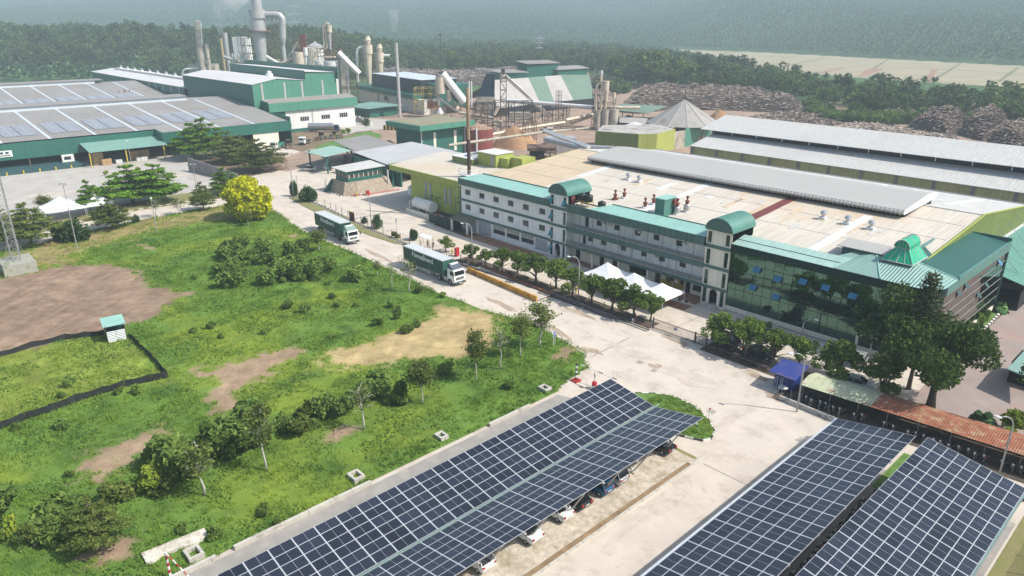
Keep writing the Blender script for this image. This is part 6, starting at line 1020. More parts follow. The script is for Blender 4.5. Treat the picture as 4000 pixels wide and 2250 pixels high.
dr = thing('drain_channel', 'open concrete drain running beside the boundary fence', 'drain', (FP[0][0], FP[0][1], 0))
for a, b in zip(FP[:-1], FP[1:]):
    d = (b-a)/np.linalg.norm(b-a); nn_ = np.array([d[1], -d[0]])
    for o_, m_ in ((.35, 'kerb_concrete'), (1.0, 'kerb_concrete')): p, q_ = a+nn_*o_, b+nn_*o_; M().extr([(p[0], p[1], 0), (q_[0], q_[1], 0), (q_[0], q_[1], .2), (p[0], p[1], .2)], (nn_[0]*.16, nn_[1]*.16, 0)).obj('side', m_, dr)
    p, q_ = a+nn_*.5, b+nn_*.5; M().extr([(p[0], p[1], .14), (q_[0], q_[1], .14), (q_[0]+nn_[0]*.5, q_[1]+nn_[1]*.5, .14), (p[0]+nn_[0]*.5, p[1]+nn_[1]*.5, .14)], (0, 0, .02)).obj('channel', 'dark_litter', dr)
f2 = [P(u, v)[:2] for u, v in ((2760, 1352), (2900, 1402), (3010, 1448), (3030, 1460))]
fc2 = thing('boundary_fence', 'thin post and wire fence right of the sliding gate in front of the parked cars', 'fence', (f2[0][0], f2[0][1], 0)); wires = M()
for a, b in zip(f2[:-1], f2[1:]):
    for i in range(4): p = a+(b-a)*i/4; M().box(p[0]-.04, p[0]+.04, p[1]-.04, p[1]+.04, 0, 1.5).obj('post', 'steel_dark', fc2)
    for z in (.5, 1., 1.45): wires.cyl((a[0], a[1], z), (b[0], b[1], z), .015, n=3, cap=False)
wires.obj('wires', 'rail_grey', fc2)
pr = thing('pipe_run', 'thick dark pipe with a thin red one on low sleepers beside the road', 'pipe', (-20, -16, 0)); pm = mat('pipe_dark', (0.06, 0.055, 0.065), 0.4, 0.2, 0.8); pk = mat('pipe_red', (0.28, 0.09, 0.10), 0.6, 0.3, 0.8)
L1 = [FP[i]+np.array([0, -1.45]) for i in (5, 6, 7, 8, 9, 10, 11, 12)]+[P(2478, 1256)[:2]+np.array([0, -.4])]; M().tube([(p[0], p[1], .42) for p in L1], .17, 8).obj('main_pipe', pm, pr, smooth=True, sharp=60); M().tube([(p[0]+.1, p[1]+.36, .36) for p in L1]+[(.9, -15.6, .36)], .07, 6).obj('thin_pipe', pk, pr)
e = L1[-1]; M().lathe(e[0], e[1], [(.16, .3), (.22, .4), (.16, .62)], 8).obj('end_cap', 'roof_white', pr)
for p in L1: M().box(p[0]-.1, p[0]+.1, p[1]-.3, p[1]+.5, 0, .26).obj('sleeper', 'kerb_concrete', pr)
pr2 = thing('pipe_run', 'thick dark pipe with a thin red one right of the sliding gate', 'pipe', (18, -15.6, 0)); L2 = [P(2825, 1375)[:2], P(2900, 1403)[:2], P(3000, 1445)[:2]]; M().tube([(p[0], p[1]-.5, .42) for p in L2], .16, 8).obj('main_pipe', pm, pr2, smooth=True, sharp=60); M().tube([(10.6, -14.9, .36)]+[(p[0], p[1]-.1, .36) for p in L2], .07, 6).obj('thin_pipe', pk, pr2)
# wall bay of dark oil drums by the fence, weighbridge
wb = thing('weighbridge', 'weighbridge deck between two rusty orange kerb beams beside the road', 'weighbridge', (-28, -18, 0)); mat('beam_orange', (0.52, 0.27, 0.03), 0.7, 0.3, 0.8, stain=((0.20, 0.08, 0.03), 0.5, 0.7)); mat('beam_rust', (0.26, 0.10, 0.035), 0.8, 0.3, 0.8)
w0, w1 = P(1825, 1062), P(2095, 1180)
for i in range(10):
    p, q_ = w0+(w1-w0)*i/10, w0+(w1-w0)*((i+1)/10-.004); M().extr([(p[0], p[1], 0), (q_[0], q_[1], 0), (q_[0], q_[1], .95), (p[0], p[1], .95)], (0, .3, 0)).obj('beam', 'beam_orange', wb); M().extr([(p[0], p[1]+3.4, 0), (q_[0], q_[1]+3.4, 0), (q_[0], q_[1]+3.4, .7), (p[0], p[1]+3.4, .7)], (0, .28, 0)).obj('beam', 'beam_rust', wb)
    M().extr([(p[0], p[1]+.35, .22), (q_[0], q_[1]+.35, .22), (q_[0], q_[1]+3.35, .22), (p[0], p[1]+3.35, .22)], (0, 0, .1)).obj('deck_plate', 'concrete_road', wb); M().box(p[0], p[0]+.15, p[1]+.36, p[1]+1.1, .325, .335).obj('deck_mark', 'joint', wb)
od = thing('brown_gate_posts', 'brown slatted gate leaf standing in the fence behind the rear truck', 'gate', P(1375, 868)); p = P(1375, 866)
for i in range(5): M().box(p[0]-.9+i*.4, p[0]-.56+i*.4, p[1]-.1+i*.02, p[1]+.1+i*.02, 0, 2.4).obj('slat', mat('slat_brown', (0.07, 0.03, 0.02), 0.8, 0.3, 1.0), od)
M().box(p[0]-1, p[0]+1.2, p[1]-.14, p[1]-.1, 2.3, 2.5).obj('top_rail', 'post_yellow', od)
# ---------------------------------------------------------------- tents and shelters
mat('tent_white', (0.86, 0.86, 0.86), 0.6, 0.02, 0.5)
def tent(cx, cy, wx, wy, ze, za, lab, group='white pyramid tents', rz=0):
    t = thing('pyramid_tent', lab, 'tent', (cx, cy, 0), group=group); c = [(cx-wx/2, cy-wy/2), (cx+wx/2, cy-wy/2), (cx+wx/2, cy+wy/2), (cx-wx/2, cy+wy/2)]
    if rz: c = [(cx+(x-cx)*cos(rz)-(y-cy)*sin(rz), cy+(x-cx)*sin(rz)+(y-cy)*cos(rz)) for x, y in c]
    for i in range(4):
        a, b = c[i], c[(i+1) % 4]; rows = []
        for k_ in range(5):
            f = k_/4; zf = ze+(za-ze)*(f**1.35); rows.append([(a[0]+(cx-a[0])*f, a[1]+(cy-a[1])*f, zf), (b[0]+(cx-b[0])*f, b[1]+(cy-b[1])*f, zf)])
        M().sheet(rows).obj('canopy_side', 'tent_white', t); M().poly([(a[0], a[1], ze), (b[0], b[1], ze), (b[0], b[1], ze-.32), (a[0], a[1], ze-.32)]).obj('valance', 'tent_white', t); M().cyl((a[0], a[1], 0), (a[0], a[1], ze), .04, n=5).obj('pole', 'roof_white', t)
tent(-15.6, -6.0, 6.2, 6.2, 2.6, 4.7, 'white pyramid tent, leftmost of the three in the forecourt'); tent(-9.3, -6.6, 6.2, 6.2, 2.6, 4.5, 'white pyramid tent, middle one of the three in the forecourt'); tent(-3.6, -6.6, 5.0, 6.0, 2.6, 4.2, 'white pyramid tent, rightmost of the three, nearest the gate')
c_ = P(250, 850); tent(c_[0], c_[1], 8.5, 8.5, 2.8, 5.2, 'white pyramid tent under the trees beside the left loading yard', 'white tents by the loading yard'); c_ = P(385, 828); tent(c_[0], c_[1], 7, 7, 2.6, 4.6, 'pale tent half hidden behind the big green tree', 'white tents by the loading yard')
sh = thing('guard_shelter', 'flimsy flat white roofed shelter on thin poles by the weighbridge', 'shelter', P(1668, 970)); q4 = [P(1637, 920, 2.4), P(1676, 936, 2.4), P(1690, 924, 2.4), P(1651, 911, 2.4)]; M().slab(*q4, .06).obj('roof', 'roof_white', sh)
for q_ in q4: M().cyl((q_[0], q_[1], 0), (q_[0], q_[1], 2.35), .035, n=5).obj('pole', 'steel_rust', sh)
ss = thing('side_shelter', 'small teal roofed shelter at the right edge of the side yard', 'shelter', P(3990, 1480)); M().slab(P(3935, 1440, 3.2), P(4075, 1500, 3.2), P(4075, 1385, 3.6), P(3998, 1373, 3.6), .12).obj('roof', 'roof_hip_y', ss); a = P(4020, 1500); M().box(a[0]-2.2, a[0]+3, a[1]-1.4, a[1]+3.5, 0, 3.0).obj('wall', 'dark_void', ss)
# field hut with net fence
hu = thing('field_hut', 'small white metal hut with mint roof at the corner of the netted pen', 'hut', P(455, 1345)); a, b = P(425, 1346), P(498, 1330); d = (b-a); nr_ = np.array([-d[1], d[0], 0])/np.linalg.norm(d)*2.3
zt = 1.9
for f0, f1 in ((0, .49), (.51, 1)): p, q_ = a+d*f0, a+d*f1; M().extr([tuple(p), tuple(q_), (q_[0], q_[1], zt), (p[0], p[1], zt)], tuple(nr_*.03)).obj('wall_panel', mat('hut_white', (0.70, 0.72, 0.74), 0.6, 0.05, 1.0, corr=(2, 0.25, 0.03)), hu)
for p, q_ in ((a, a+nr_), (b, b+nr_), (a+nr_, b+nr_)): M().extr([tuple(p), tuple(q_), (q_[0], q_[1], zt), (p[0], p[1], zt)], (.04, .04, 0)).obj('wall_panel', 'dock_teal', hu)
for p in (a, b, a+nr_, b+nr_): M().cyl((p[0], p[1], 0), (p[0], p[1], 3.0), .05, n=5).obj('post', 'steel_rust', hu)
M().slab(*[tuple(p+(0, 0, z)) for p, z in ((a-d*.12-nr_*.12, 2.85), (b+d*.08-nr_*.12, 2.85), (b+d*.08+nr_*1.3, 3.2), (a-d*.12+nr_*1.3, 3.2))], .06).obj('roof', 'roof_mint', hu)
mat('net_black', (0.018, 0.02, 0.021), 0.8, 0.3, 2.0)
def netfence(pts, lab, h=1.05):
    pts = [P(u, v)[:2] for u, v in pts]; f = thing('net_fence', lab, 'fence', (pts[0][0], pts[0][1], 0), group='black net fences round the pen'); k_ = 0
    for a, b in zip(pts[:-1], pts[1:]):
        n_ = max(1, int(np.linalg.norm(b-a)/2.2)); rows = [[], [], []]
        for i in range(n_*3+1):
            p = a+(b-a)*i/(n_*3); sag = .14*abs(sin(i*pi/3))+random.uniform(-.05, .05); lean = random.uniform(-.08, .08)
            rows[0].append((p[0], p[1], .05)); rows[1].append((p[0]+lean, p[1]+lean, .5)); rows[2].append((p[0]+lean*1.5, p[1]+lean*1.2, h-sag))
            if i % 3 == 0: M().cyl((p[0], p[1], 0), (p[0], p[1], h+.12), .03, n=4).obj('stake', 'steel_dark', f)
        M().sheet(rows).obj('net', 'net_black', f)
netfence([(-220, 1460), (0, 1400), (130, 1360), (260, 1330), (410, 1313)], 'black net fence running left from the field hut'); netfence([(505, 1318), (560, 1375), (610, 1420), (658, 1478)], 'black net fence falling away right of the field hut'); netfence([(658, 1480), (590, 1495), (490, 1517), (400, 1545), (300, 1575), (200, 1615), (100, 1645), (0, 1685), (-220, 1770)], 'long black net fence along the near side of the pen', 1.25)
# ---------------------------------------------------------------- lamp posts, lattice mast, signs, barriers
mat('pole_grey', (0.38, 0.38, 0.38), 0.5, 0.1, 1.0, metal=0.3); mat('lamp_glass', (0.80, 0.80, 0.78), 0.3)
def lamp(u, v, vt, lab, kind='arm', side=-1):
    B = P(u, v); h = TOP(u, v, vt); o = thing('lamp_post', lab, 'lamp post', (B[0], B[1], 0), group='lamp posts'); ax = _R*side; x, y = B[0], B[1]
    if kind == 'arm':
        pts = [(x, y, 0), (x, y, h*.82)]+[(x+ax[0]*(1-cos(a))*1.1, y+ax[1]*(1-cos(a))*1.1, h*.82+sin(a)*h*.17) for a in np.linspace(.25, pi/2, 5)]; pts.append((x+ax[0]*1.5, y+ax[1]*1.5, h*.99)); M().tube(pts, [.10]*2+[.06]*(len(pts)-2), 7).obj('pole', 'pole_grey', o, smooth=True)
        e = pts[-1]; M().ball((e[0]+ax[0]*.3, e[1]+ax[1]*.3, e[2]-.02), .42, .2, .12, 8, 5).obj('lamp_head', 'lamp_glass', o)
    elif kind == 'flood':
        M().cyl((x, y, 0), (x, y, h), .11, .06, n=7).obj('pole', 'pole_grey', o); a = np.array([x, y, h]); M().tube([a-_R*.7, a+_R*.7], .05, 5).obj('cross_arm', 'pole_grey', o)
        for s in (-.6, .5): c = a+_R*s; M().box(c[0]-.2, c[0]+.2, c[1]-.2, c[1]+.2, h-.25, h+.05).obj('floodlight', 'louvre_grey', o)
    else: M().cyl((x, y, 0), (x, y, h), .10, .05, n=7).obj('pole', 'pole_grey', o); M().ball((x, y, h), .2, .2, .25, 8, 5).obj('lamp_head', 'lamp_glass', o)
lamp(303, 975, 717, 'grey lamp post with floodlights nearest the lattice mast', 'flood'); lamp(615, 915, 775, 'plain grey lamp post on the dry verge near a small bush', 'x'); lamp(908, 853, 728, 'grey lamp post beside the round yellow tree', 'x'); lamp(1148, 777, 645, 'curved lamp post at the tip of the fenced verge'); lamp(1452, 897, 756, 'curved lamp post in the yard behind the front trailer', 'arm'); lamp(1845, 1040, 870, 'curved lamp post in front of the white left wing'); lamp(2258, 1187, 1000, 'curved lamp post in front of the left stair tower'); lamp(3112, 1609, 1378, 'curved lamp post beside the blue hut and the pale roof sheets'); lamp(3903, 1853, 1625, 'lamp post standing behind the right carport by the motorbikes', 'arm'); lamp(768, 740, 640, 'slim lamp post in the loading yard left of the grey wall', 'flood'); lamp(516, 655, 551, 'thin lamp post in the loading yard before the canopy', 'x'); lamp(3128, 1335, 1248, 'lamp post in front of the glass offices', 'arm', 1)
B = P(1168, 790); o = tag(M().cyl((B[0], B[1], 0), (B[0], B[1], TOP(1168, 790, 685)), .07, n=6).obj('cable_pole', 'pole_grey'), 'thin bare cable pole between the two dark conifers', 'pole')
mast = thing('lattice_mast', 'grey lattice radio mast on a mossy concrete block at the left edge', 'mast', P(72, 1060)); B = P(75, 1060); x, y = B[0], B[1]
M().box(x-3.2, x+3.2, y-2.6, y+2.6, -.1, 2.3).obj('base_block', mat('mossy_concrete', (0.36, 0.36, 0.30), 0.95, 0.2, 0.6, stain=((0.12, 0.14, 0.06), 0.65, 0.6)), mast)
for i in range(4): M().box(x-3.26+i*2.1, x-3.0+i*2.1, y-2.66, y-2.6, 0, 2.3).obj('buttress', 'kerb_concrete', mast)
M().truss((x, y, 2.3), (x, y, 46), 1.35, .07, 30).obj('lattice', 'pole_grey', mast)
for a in (0, 1, 2, 3): dx, dy = cos(a*pi/2+.6), sin(a*pi/2+.6); M().cyl((x+dx*2.8, y+dy*2.3, 2.3), (x+dx*.6, y+dy*.6, 7.5), .025, n=4).obj('stay', 'pole_grey', mast)
wl = thing('yard_wall', 'grey stone faced retaining wall at the end of the loading yard', 'wall', P(830, 690)); a, b = P(738, 668), P(930, 715)
for i in range(8): p, q_ = a+(b-a)*i/8, a+(b-a)*((i+1)/8-.01); M().extr([(p[0], p[1], 0), (q_[0], q_[1], 0), (q_[0], q_[1], 4.2-i*.22), (p[0], p[1], 4.2-i*.2)], (.2, .35, 0)).obj('wall_bay', mat('wall_grey', (0.24, 0.225, 0.22), 0.95, 0.2, 0.8, stain=((0.10, 0.09, 0.09), 0.5, 0.6)), wl)
zsheet('planting_bank', [P(u, v)[:2] for u, v in ((735, 640), (900, 600), (1110, 600), (1130, 660), (1010, 680), (930, 705))], .05, 'brown_soil')
mat('stripe_red', (0.40, 0.02, 0.02), 0.6); mat('stripe_white', (0.75, 0.75, 0.72), 0.6)
bp = thing('boom_barrier', 'black and white boom barrier post with its arm across the access road', 'barrier', P(2250, 1488)); B = P(2250, 1488); h = TOP(2250, 1488, 1420)
for i in range(7): M().cyl((B[0], B[1], .2+i*h/7.5), (B[0], B[1], .2+(i+1)*h/7.5), .13, n=8).obj('post_band', 'stripe_white' if i % 2 else 'kerb_black', bp)
M().box(B[0]-.5, B[0]+.5, B[1]-.5, B[1]+.5, 0, .2).obj('plinth', 'stripe_red', bp); a, b = P(2268, 1424, h*.9), P(2428, 1490, 1.6)
for i in range(9): p, q_ = a+(b-a)*i/9, a+(b-a)*(i+1)/9; M().cyl(p, q_, .06, n=6).obj('arm_band', 'kerb_black' if i % 3 == 1 else 'stripe_white', bp)
p = P(2394, 1492); M().cyl((p[0], p[1], 0), (p[0], p[1], 1.9), .05, n=6).obj('arm_rest', 'stripe_white', bp)
bp2 = thing('boom_barrier', 'red and white striped barrier post at the lower left beside the whitewashed slab', 'barrier', P(665, 2262)); B = P(668, 2262); h = TOP(668, 2262, 2158)
for i in range(8): M().cyl((B[0], B[1], i*h/8), (B[0], B[1], (i+1)*h/8), .12-.005*i, n=8).obj('post_band', 'stripe_white' if i % 2 else 'stripe_red', bp2)
a, b = np.array([B[0], B[1], h]), P(760, 2275, .9)
for i in range(8): p, q_ = a+(b-a)*i/8, a+(b-a)*(i+1)/8; M().cyl(p, q_, .05, n=6).obj('arm_band', 'stripe_red' if i % 2 else 'stripe_white', bp2)
dm = thing('oil_drum', 'red and white oil drum holding a round road sign', 'drum', P(2321, 1515)); B = P(2321, 1518); x, y = B[0], B[1]; M().lathe(x, y, [(.32, 0), (.32, .5)], 16).obj('lower_band', 'stripe_white', dm); M().lathe(x, y, [(.32, .5), (.34, .52), (.32, .95)], 16).obj('upper_band', 'stripe_red', dm); M().cyl((x, y, .9), (x, y, 1.9), .03, n=6).obj('stem', 'rail_grey', dm); a = np.array([x, y, 1.9]); fwd = np.array([-.6, -.8, 0]); M().cyl(a-fwd*.02, a+fwd*.02, .34, n=20).obj('sign_disc', 'louvre_grey', dm)
rs_ = thing('road_sign', 'blue road sign panel on two white posts in the grass by the junction', 'sign', P(2164, 1352)); 
for u, v in ((2161, 1357), (2167, 1349)): p = P(u, v); M().cyl((p[0], p[1], 0), (p[0], p[1], 2.3), .04, n=6).obj('post', 'stripe_white', rs_)
a, b = P(2161, 1357), P(2167, 1349); M().extr([(a[0], a[1], 1.5), (b[0], b[1], 1.5), (b[0], b[1], 2.35), (a[0], a[1], 2.35)], (.03, .03, 0)).obj('panel', mat('sign_blue', (0.05, 0.14, 0.45), 0.4), rs_)
B = P(2758, 1628); bo = thing('marker_post', 'white marker post with a red top at the corner of the left carport', 'post', (B[0]+.4, B[1], 0)); M().cyl((B[0]+.4, B[1], 0), (B[0]+.4, B[1], 1.2), .07, n=7).obj('post', 'stripe_white', bo); M().ball((B[0]+.4, B[1], 1.25), .13).obj('top', 'stripe_red', bo)
p = P(1550, 905); ns = thing('notice_post', 'white notice board on a thin post in the yard', 'sign', p); M().cyl((p[0], p[1], 0), (p[0], p[1], 2.6), .04, n=5).obj('post', 'pole_grey', ns); M().box(p[0]-.35, p[0]+.35, p[1]-.03, p[1]+.03, 2.1, 3.1).obj('board', 'stripe_white', ns)
for i, (u, v, lab) in enumerate(((1767, 992, 'yellow fire hydrant beside the red hose cabinet'), (2250, 1142, 'yellow fire hydrant among the row of clipped trees'))):
    p = P(u, v); hy = thing('fire_hydrant', lab, 'hydrant', p, group='yellow fire hydrants'); M().lathe(p[0], p[1], [(.2, 0), (.2, .1), (.13, .12), (.13, .75), (.2, .8), (.17, 1.0), (.05, 1.1)], 10).obj('barrel', 'post_yellow', hy); M().cyl((p[0]-.3, p[1], .6), (p[0]+.3, p[1], .6), .08, n=8).obj('outlet', 'post_yellow', hy)
p = P(1785, 1001); hc = thing('hose_cabinet', 'red hose cabinet standing in the yard by the fence', 'cabinet', p); M().box(p[0]-.3, p[0]+.3, p[1]-.4, p[1]+.4, .15, 1.7).obj('body', 'red_paint', hc); M().box(p[0]-.34, p[0]+.34, p[1]-.44, p[1]+.44, 1.7, 1.78).obj('lid', 'red_paint', hc)
# power pylons far behind
def pylon(u, v, vt, lab, m_='pole_grey'):
    B = P(u, v); h = TOP(u, v, vt); o = thing('power_pylon', lab, 'pylon', (B[0], B[1], 0), group='power pylons'); M().truss((B[0], B[1], 0), (B[0], B[1], h*.55), (h*.16, h*.05), .16, 6).obj('lower_tower', m_, o); M().truss((B[0], B[1], h*.55), (B[0], B[1], h), (h*.05, h*.03), .14, 5).obj('upper_tower', m_, o)
    for f in (.62, .78, .94):
        a = np.array([B[0], B[1], h*f]); M().tube([a-_R*h*.13, a+(0, 0, h*.035), a+_R*h*.13], .22, 5).obj('cross_arm', 'roof_white', o); M().cyl(a-_R*h*.13, a+_R*h*.13, .14, n=4).obj('arm_chord', 'roof_white', o)
pylon(2106, 262, 142, 'grey lattice power pylon rising from the tree belt behind the chip store'); pylon(1162, 205, 15, 'faint lattice power pylon in the haze behind the big cyclone')
# ================================================================ vehicles and people
mat('tyre', (0.015, 0.015, 0.016), 0.85); mat('rim', (0.40, 0.41, 0.42), 0.35, metal=0.6); mat('chassis', (0.02, 0.02, 0.022), 0.7); mat('trailer_green', (0.012, 0.075, 0.055), 0.5, 0.1, 0.5, corr=(0, 0.9, 0.012)); mat('trailer_roof', (0.50, 0.53, 0.53), 0.6, 0.05, 0.4); mat('cab_white', (0.78, 0.78, 0.77), 0.3, 0.02); mat('auto_glass', (0.012, 0.016, 0.02), 0.06); mat('bumper_grey', (0.05, 0.065, 0.065), 0.6); mat('letter_white', (0.80, 0.82, 0.80), 0.7); mat('indicator', (0.45, 0.09, 0.02), 0.3); mat('tail_red', (0.35, 0.01, 0.015), 0.25); mat('head_lamp', (0.65, 0.66, 0.66), 0.15); mat('number_plate', (0.6, 0.6, 0.58), 0.6)
def wheel(par, x, y, z, r, wd, n=18, side=1, name='wheel'):
    w_ = M().lathe(0, 0, [(r*.62, -wd/2), (r*.95, -wd/2), (r, -wd*.35), (r, wd*.35), (r*.95, wd/2), (r*.62, wd/2)], n); w_.v = [(x+a, y+c, z+b) for a, b, c in w_.v]; o = w_.obj(name, 'tyre', par)
    h = M().lathe(0, 0, [(r*.62, -.02), (r*.6, .0), (r*.25, .05), (r*.18, .09)], n); h.v = [(x+a, y+side*(wd/2-.01)+side*c, z+b) for a, b, c in h.v]; h.obj('rim', 'rim', o); return o
def truck(loc, rz, lab, deflector, plate):
    """x forward; trailer tail at x=-15.6, cab nose at 0"""
    t = thing('lorry', lab, 'lorry', loc, rz, group='articulated lorries on the road', local=True)
    L0, L1, hw, z0, z1 = -15.9, -3.3, 1.25, 1.25, 4.0
    b = M().box(L0, L1, -hw, hw, z0, z1).obj('trailer_box', 'trailer_green', t); M().box(L0-.02, L1+.02, -hw-.02, hw+.02, z1, z1+.06).obj('trailer_roof', 'trailer_roof', t)
    rb = M()
    for y in np.linspace(-1.1, 1.1, 9): rb.box(L1, L1+.05, y-.05, y+.05, z0+.05, z1-.05)
    rb.obj('front_wall_ribs', 'clad_sea' if deflector != 'green' else 'trailer_green', b)
    for y in (-hw-.025, hw): M().box(L0, L1, y, y+.025, z1-.14, z1-.02).obj('top_rail', 'trailer_roof', b); M().box(L0, L1, y, y+.025, z0, z0+.1).obj('bottom_rail', 'steel_dark', b)
    M().box(L0-.03, L0, -hw, hw, z0, z1).obj('rear_door', 'trailer_roof', t)
    me = textmesh('HeveaBoard', 1.35, 'lettering', .004, .03); me.materials.append(MATS['letter_white'])
    for s in (-1, 1):
        o = inst('lettering', me, None, b, (-9.6, s*(hw+.03), 2.72), (pi/2, 0, 0 if s < 0 else pi), (1.0, 1, 1))
    M().box(L0+.1, -.9, -.5, .5, .75, 1.2).obj('chassis', 'chassis', t)
    for x in (-14.4, -13.1, -4.55, -1.35):
        for s in (-1, 1): wheel(t, x, s*1.02, .52, .52, .34 if x > -2 else .5, side=s)
    for s in (-1, 1):
        g = M()
        for z in (.6, .85, 1.08): g.box(-11.9, -7.4, s*1.2-.02, s*1.2+.02, z-.04, z+.04)
        for x in (-11.8, -9.6, -7.5): g.box(x-.04, x+.04, s*1.18-.02, s*1.18+.02, .55, 1.25)
        g.obj('side_guard', 'roof_white', t); M().box(-3.4, -2.3, s*.75-.3, s*.75+.3, .5, 1.1).obj('fuel_tank', 'galv', t); M().box(-6.6, -6.4, s*.9-.06, s*.9+.06, .35, 1.25).obj('landing_leg', 'chassis', t)
    # cab: side profile pushed across, slightly narrower at the roof
    pf = [(-2.1, .95), (-2.1, 2.85), (-1.95, 3.0), (-.35, 2.95), (-.22, 2.75), (-.04, 1.95), (0, 1.2), (0, .55), (-.55, .5), (-.75, .95)]
    n = len(pf); m = M(); wv = lambda z: 1.22-.06*max(0, (z-1.9))
    m.add([(x, -wv(z), z) for x, z in pf]+[(x, wv(z), z) for x, z in pf], [tuple(range(n))[::-1], tuple(range(n, 2*n))]+[(i, (i+1) % n, n+(i+1) % n, n+i) for i in range(n)])
    c = m.obj('cab', 'cab_white', t)
    M().add([(-.03, -1.08, 1.98), (-.03, 1.08, 1.98), (-.205, 1.04, 2.72), (-.205, -1.04, 2.72)], [(0, 1, 2, 3)]).extr([(-.03, -1.08, 1.98), (-.03, 1.08, 1.98), (-.205, 1.04, 2.72), (-.205, -1.04, 2.72)], (.03, 0, 0)).obj('windscreen', 'auto_glass', c)
    for s in (-1, 1): M().extr([(-1.3, s*1.225, 1.95), (-.22, s*1.225, 1.95), (-.34, s*1.19, 2.65), (-1.3, s*1.19, 2.65)], (0, s*.012, 0)).obj('side_window', 'auto_glass', c); M().box(-.02, .06, s*.95-.2, s*.95+.2, .72, .98).obj('headlamp', 'head_lamp', c); M().box(-.25, -.02, s*1.2-.04, s*1.2+.04, 1.1, 1.35).obj('indicator', 'indicator', c); mm = M().cyl((-.2, s*1.2, 2.5), (.18, s*1.55, 2.5), .025, n=5); mm.box(.1, .24, s*1.55-.1, s*1.55+.1, 2.0, 2.6); mm.obj('mirror', 'chassis', c); M().box(-1.85, -.85, s*1.06-.2, s*1.06+.2, .95, 1.16).obj('wheel_arch', 'chassis', c)
    M().box(0, .05, -.85, .85, 1.15, 1.6).obj('grille', 'bumper_grey', c); M().box(-.15, .14, -1.22, 1.22, .42, .82).obj('bumper', 'bumper_grey', c); M().box(.14, .155, -.28, .28, .5, .66).obj('number_plate', 'number_plate', c); M().ball((.07, 0, 1.5), .03, .2, .1).obj('badge', 'rim', c)
    for z in (1.24, 1.36, 1.48): M().box(.05, .07, -.8, .8, z-.02, z+.02).obj('grille_bar', 'rim', c)
    dm = {'green': mat('deflector_green', (0.20, 0.30, 0.25), 0.4), 'slate': mat('deflector_slate', (0.07, 0.085, 0.11), 0.4)}[deflector]
    d = M(); dd = [(-2.1, 2.95), (-2.1, 3.75), (-1.8, 3.85), (-.5, 3.0)]; k = len(dd); d.add([(x, -1.1, z) for x, z in dd]+[(x, 1.1, z) for x, z in dd], [tuple(range(k))[::-1], tuple(range(k, 2*k))]+[(i, (i+1) % k, k+(i+1) % k, k+i) for i in range(k)]); d.obj('wind_deflector', dm, c)
    me2 = textmesh('HeveaBoard', .3, 'lettering', .004, .004); me2.materials.append(MATS['cab_white']); inst('lettering', me2, None, c, (-1.42, 0, 3.62), (rad(33), 0, pi/2))
    M().box(-1.83, -1.5, -.85, .85, 3.72, 3.86).obj('name_strip', 'cab_white', c); M().box(-3.2, -2.2, -.4, .4, 1.05, 1.25).obj('fifth_wheel', 'chassis', t)
    return t
a0 = P(1330, 930); a1 = P(1180, 865)
f = P(1787, 1118); f[1] += 0.6; truck((f[0], f[1], 0), rad(-1.0), 'green trailer lorry with slate blue wind deflector passing the weighbridge', 'slate', 1)
f = P(1372, 957); truck((f[0], f[1]+.7, 0), rad(-3.5), 'green trailer lorry with pale green wind deflector, farther back on the road', 'green', 2)
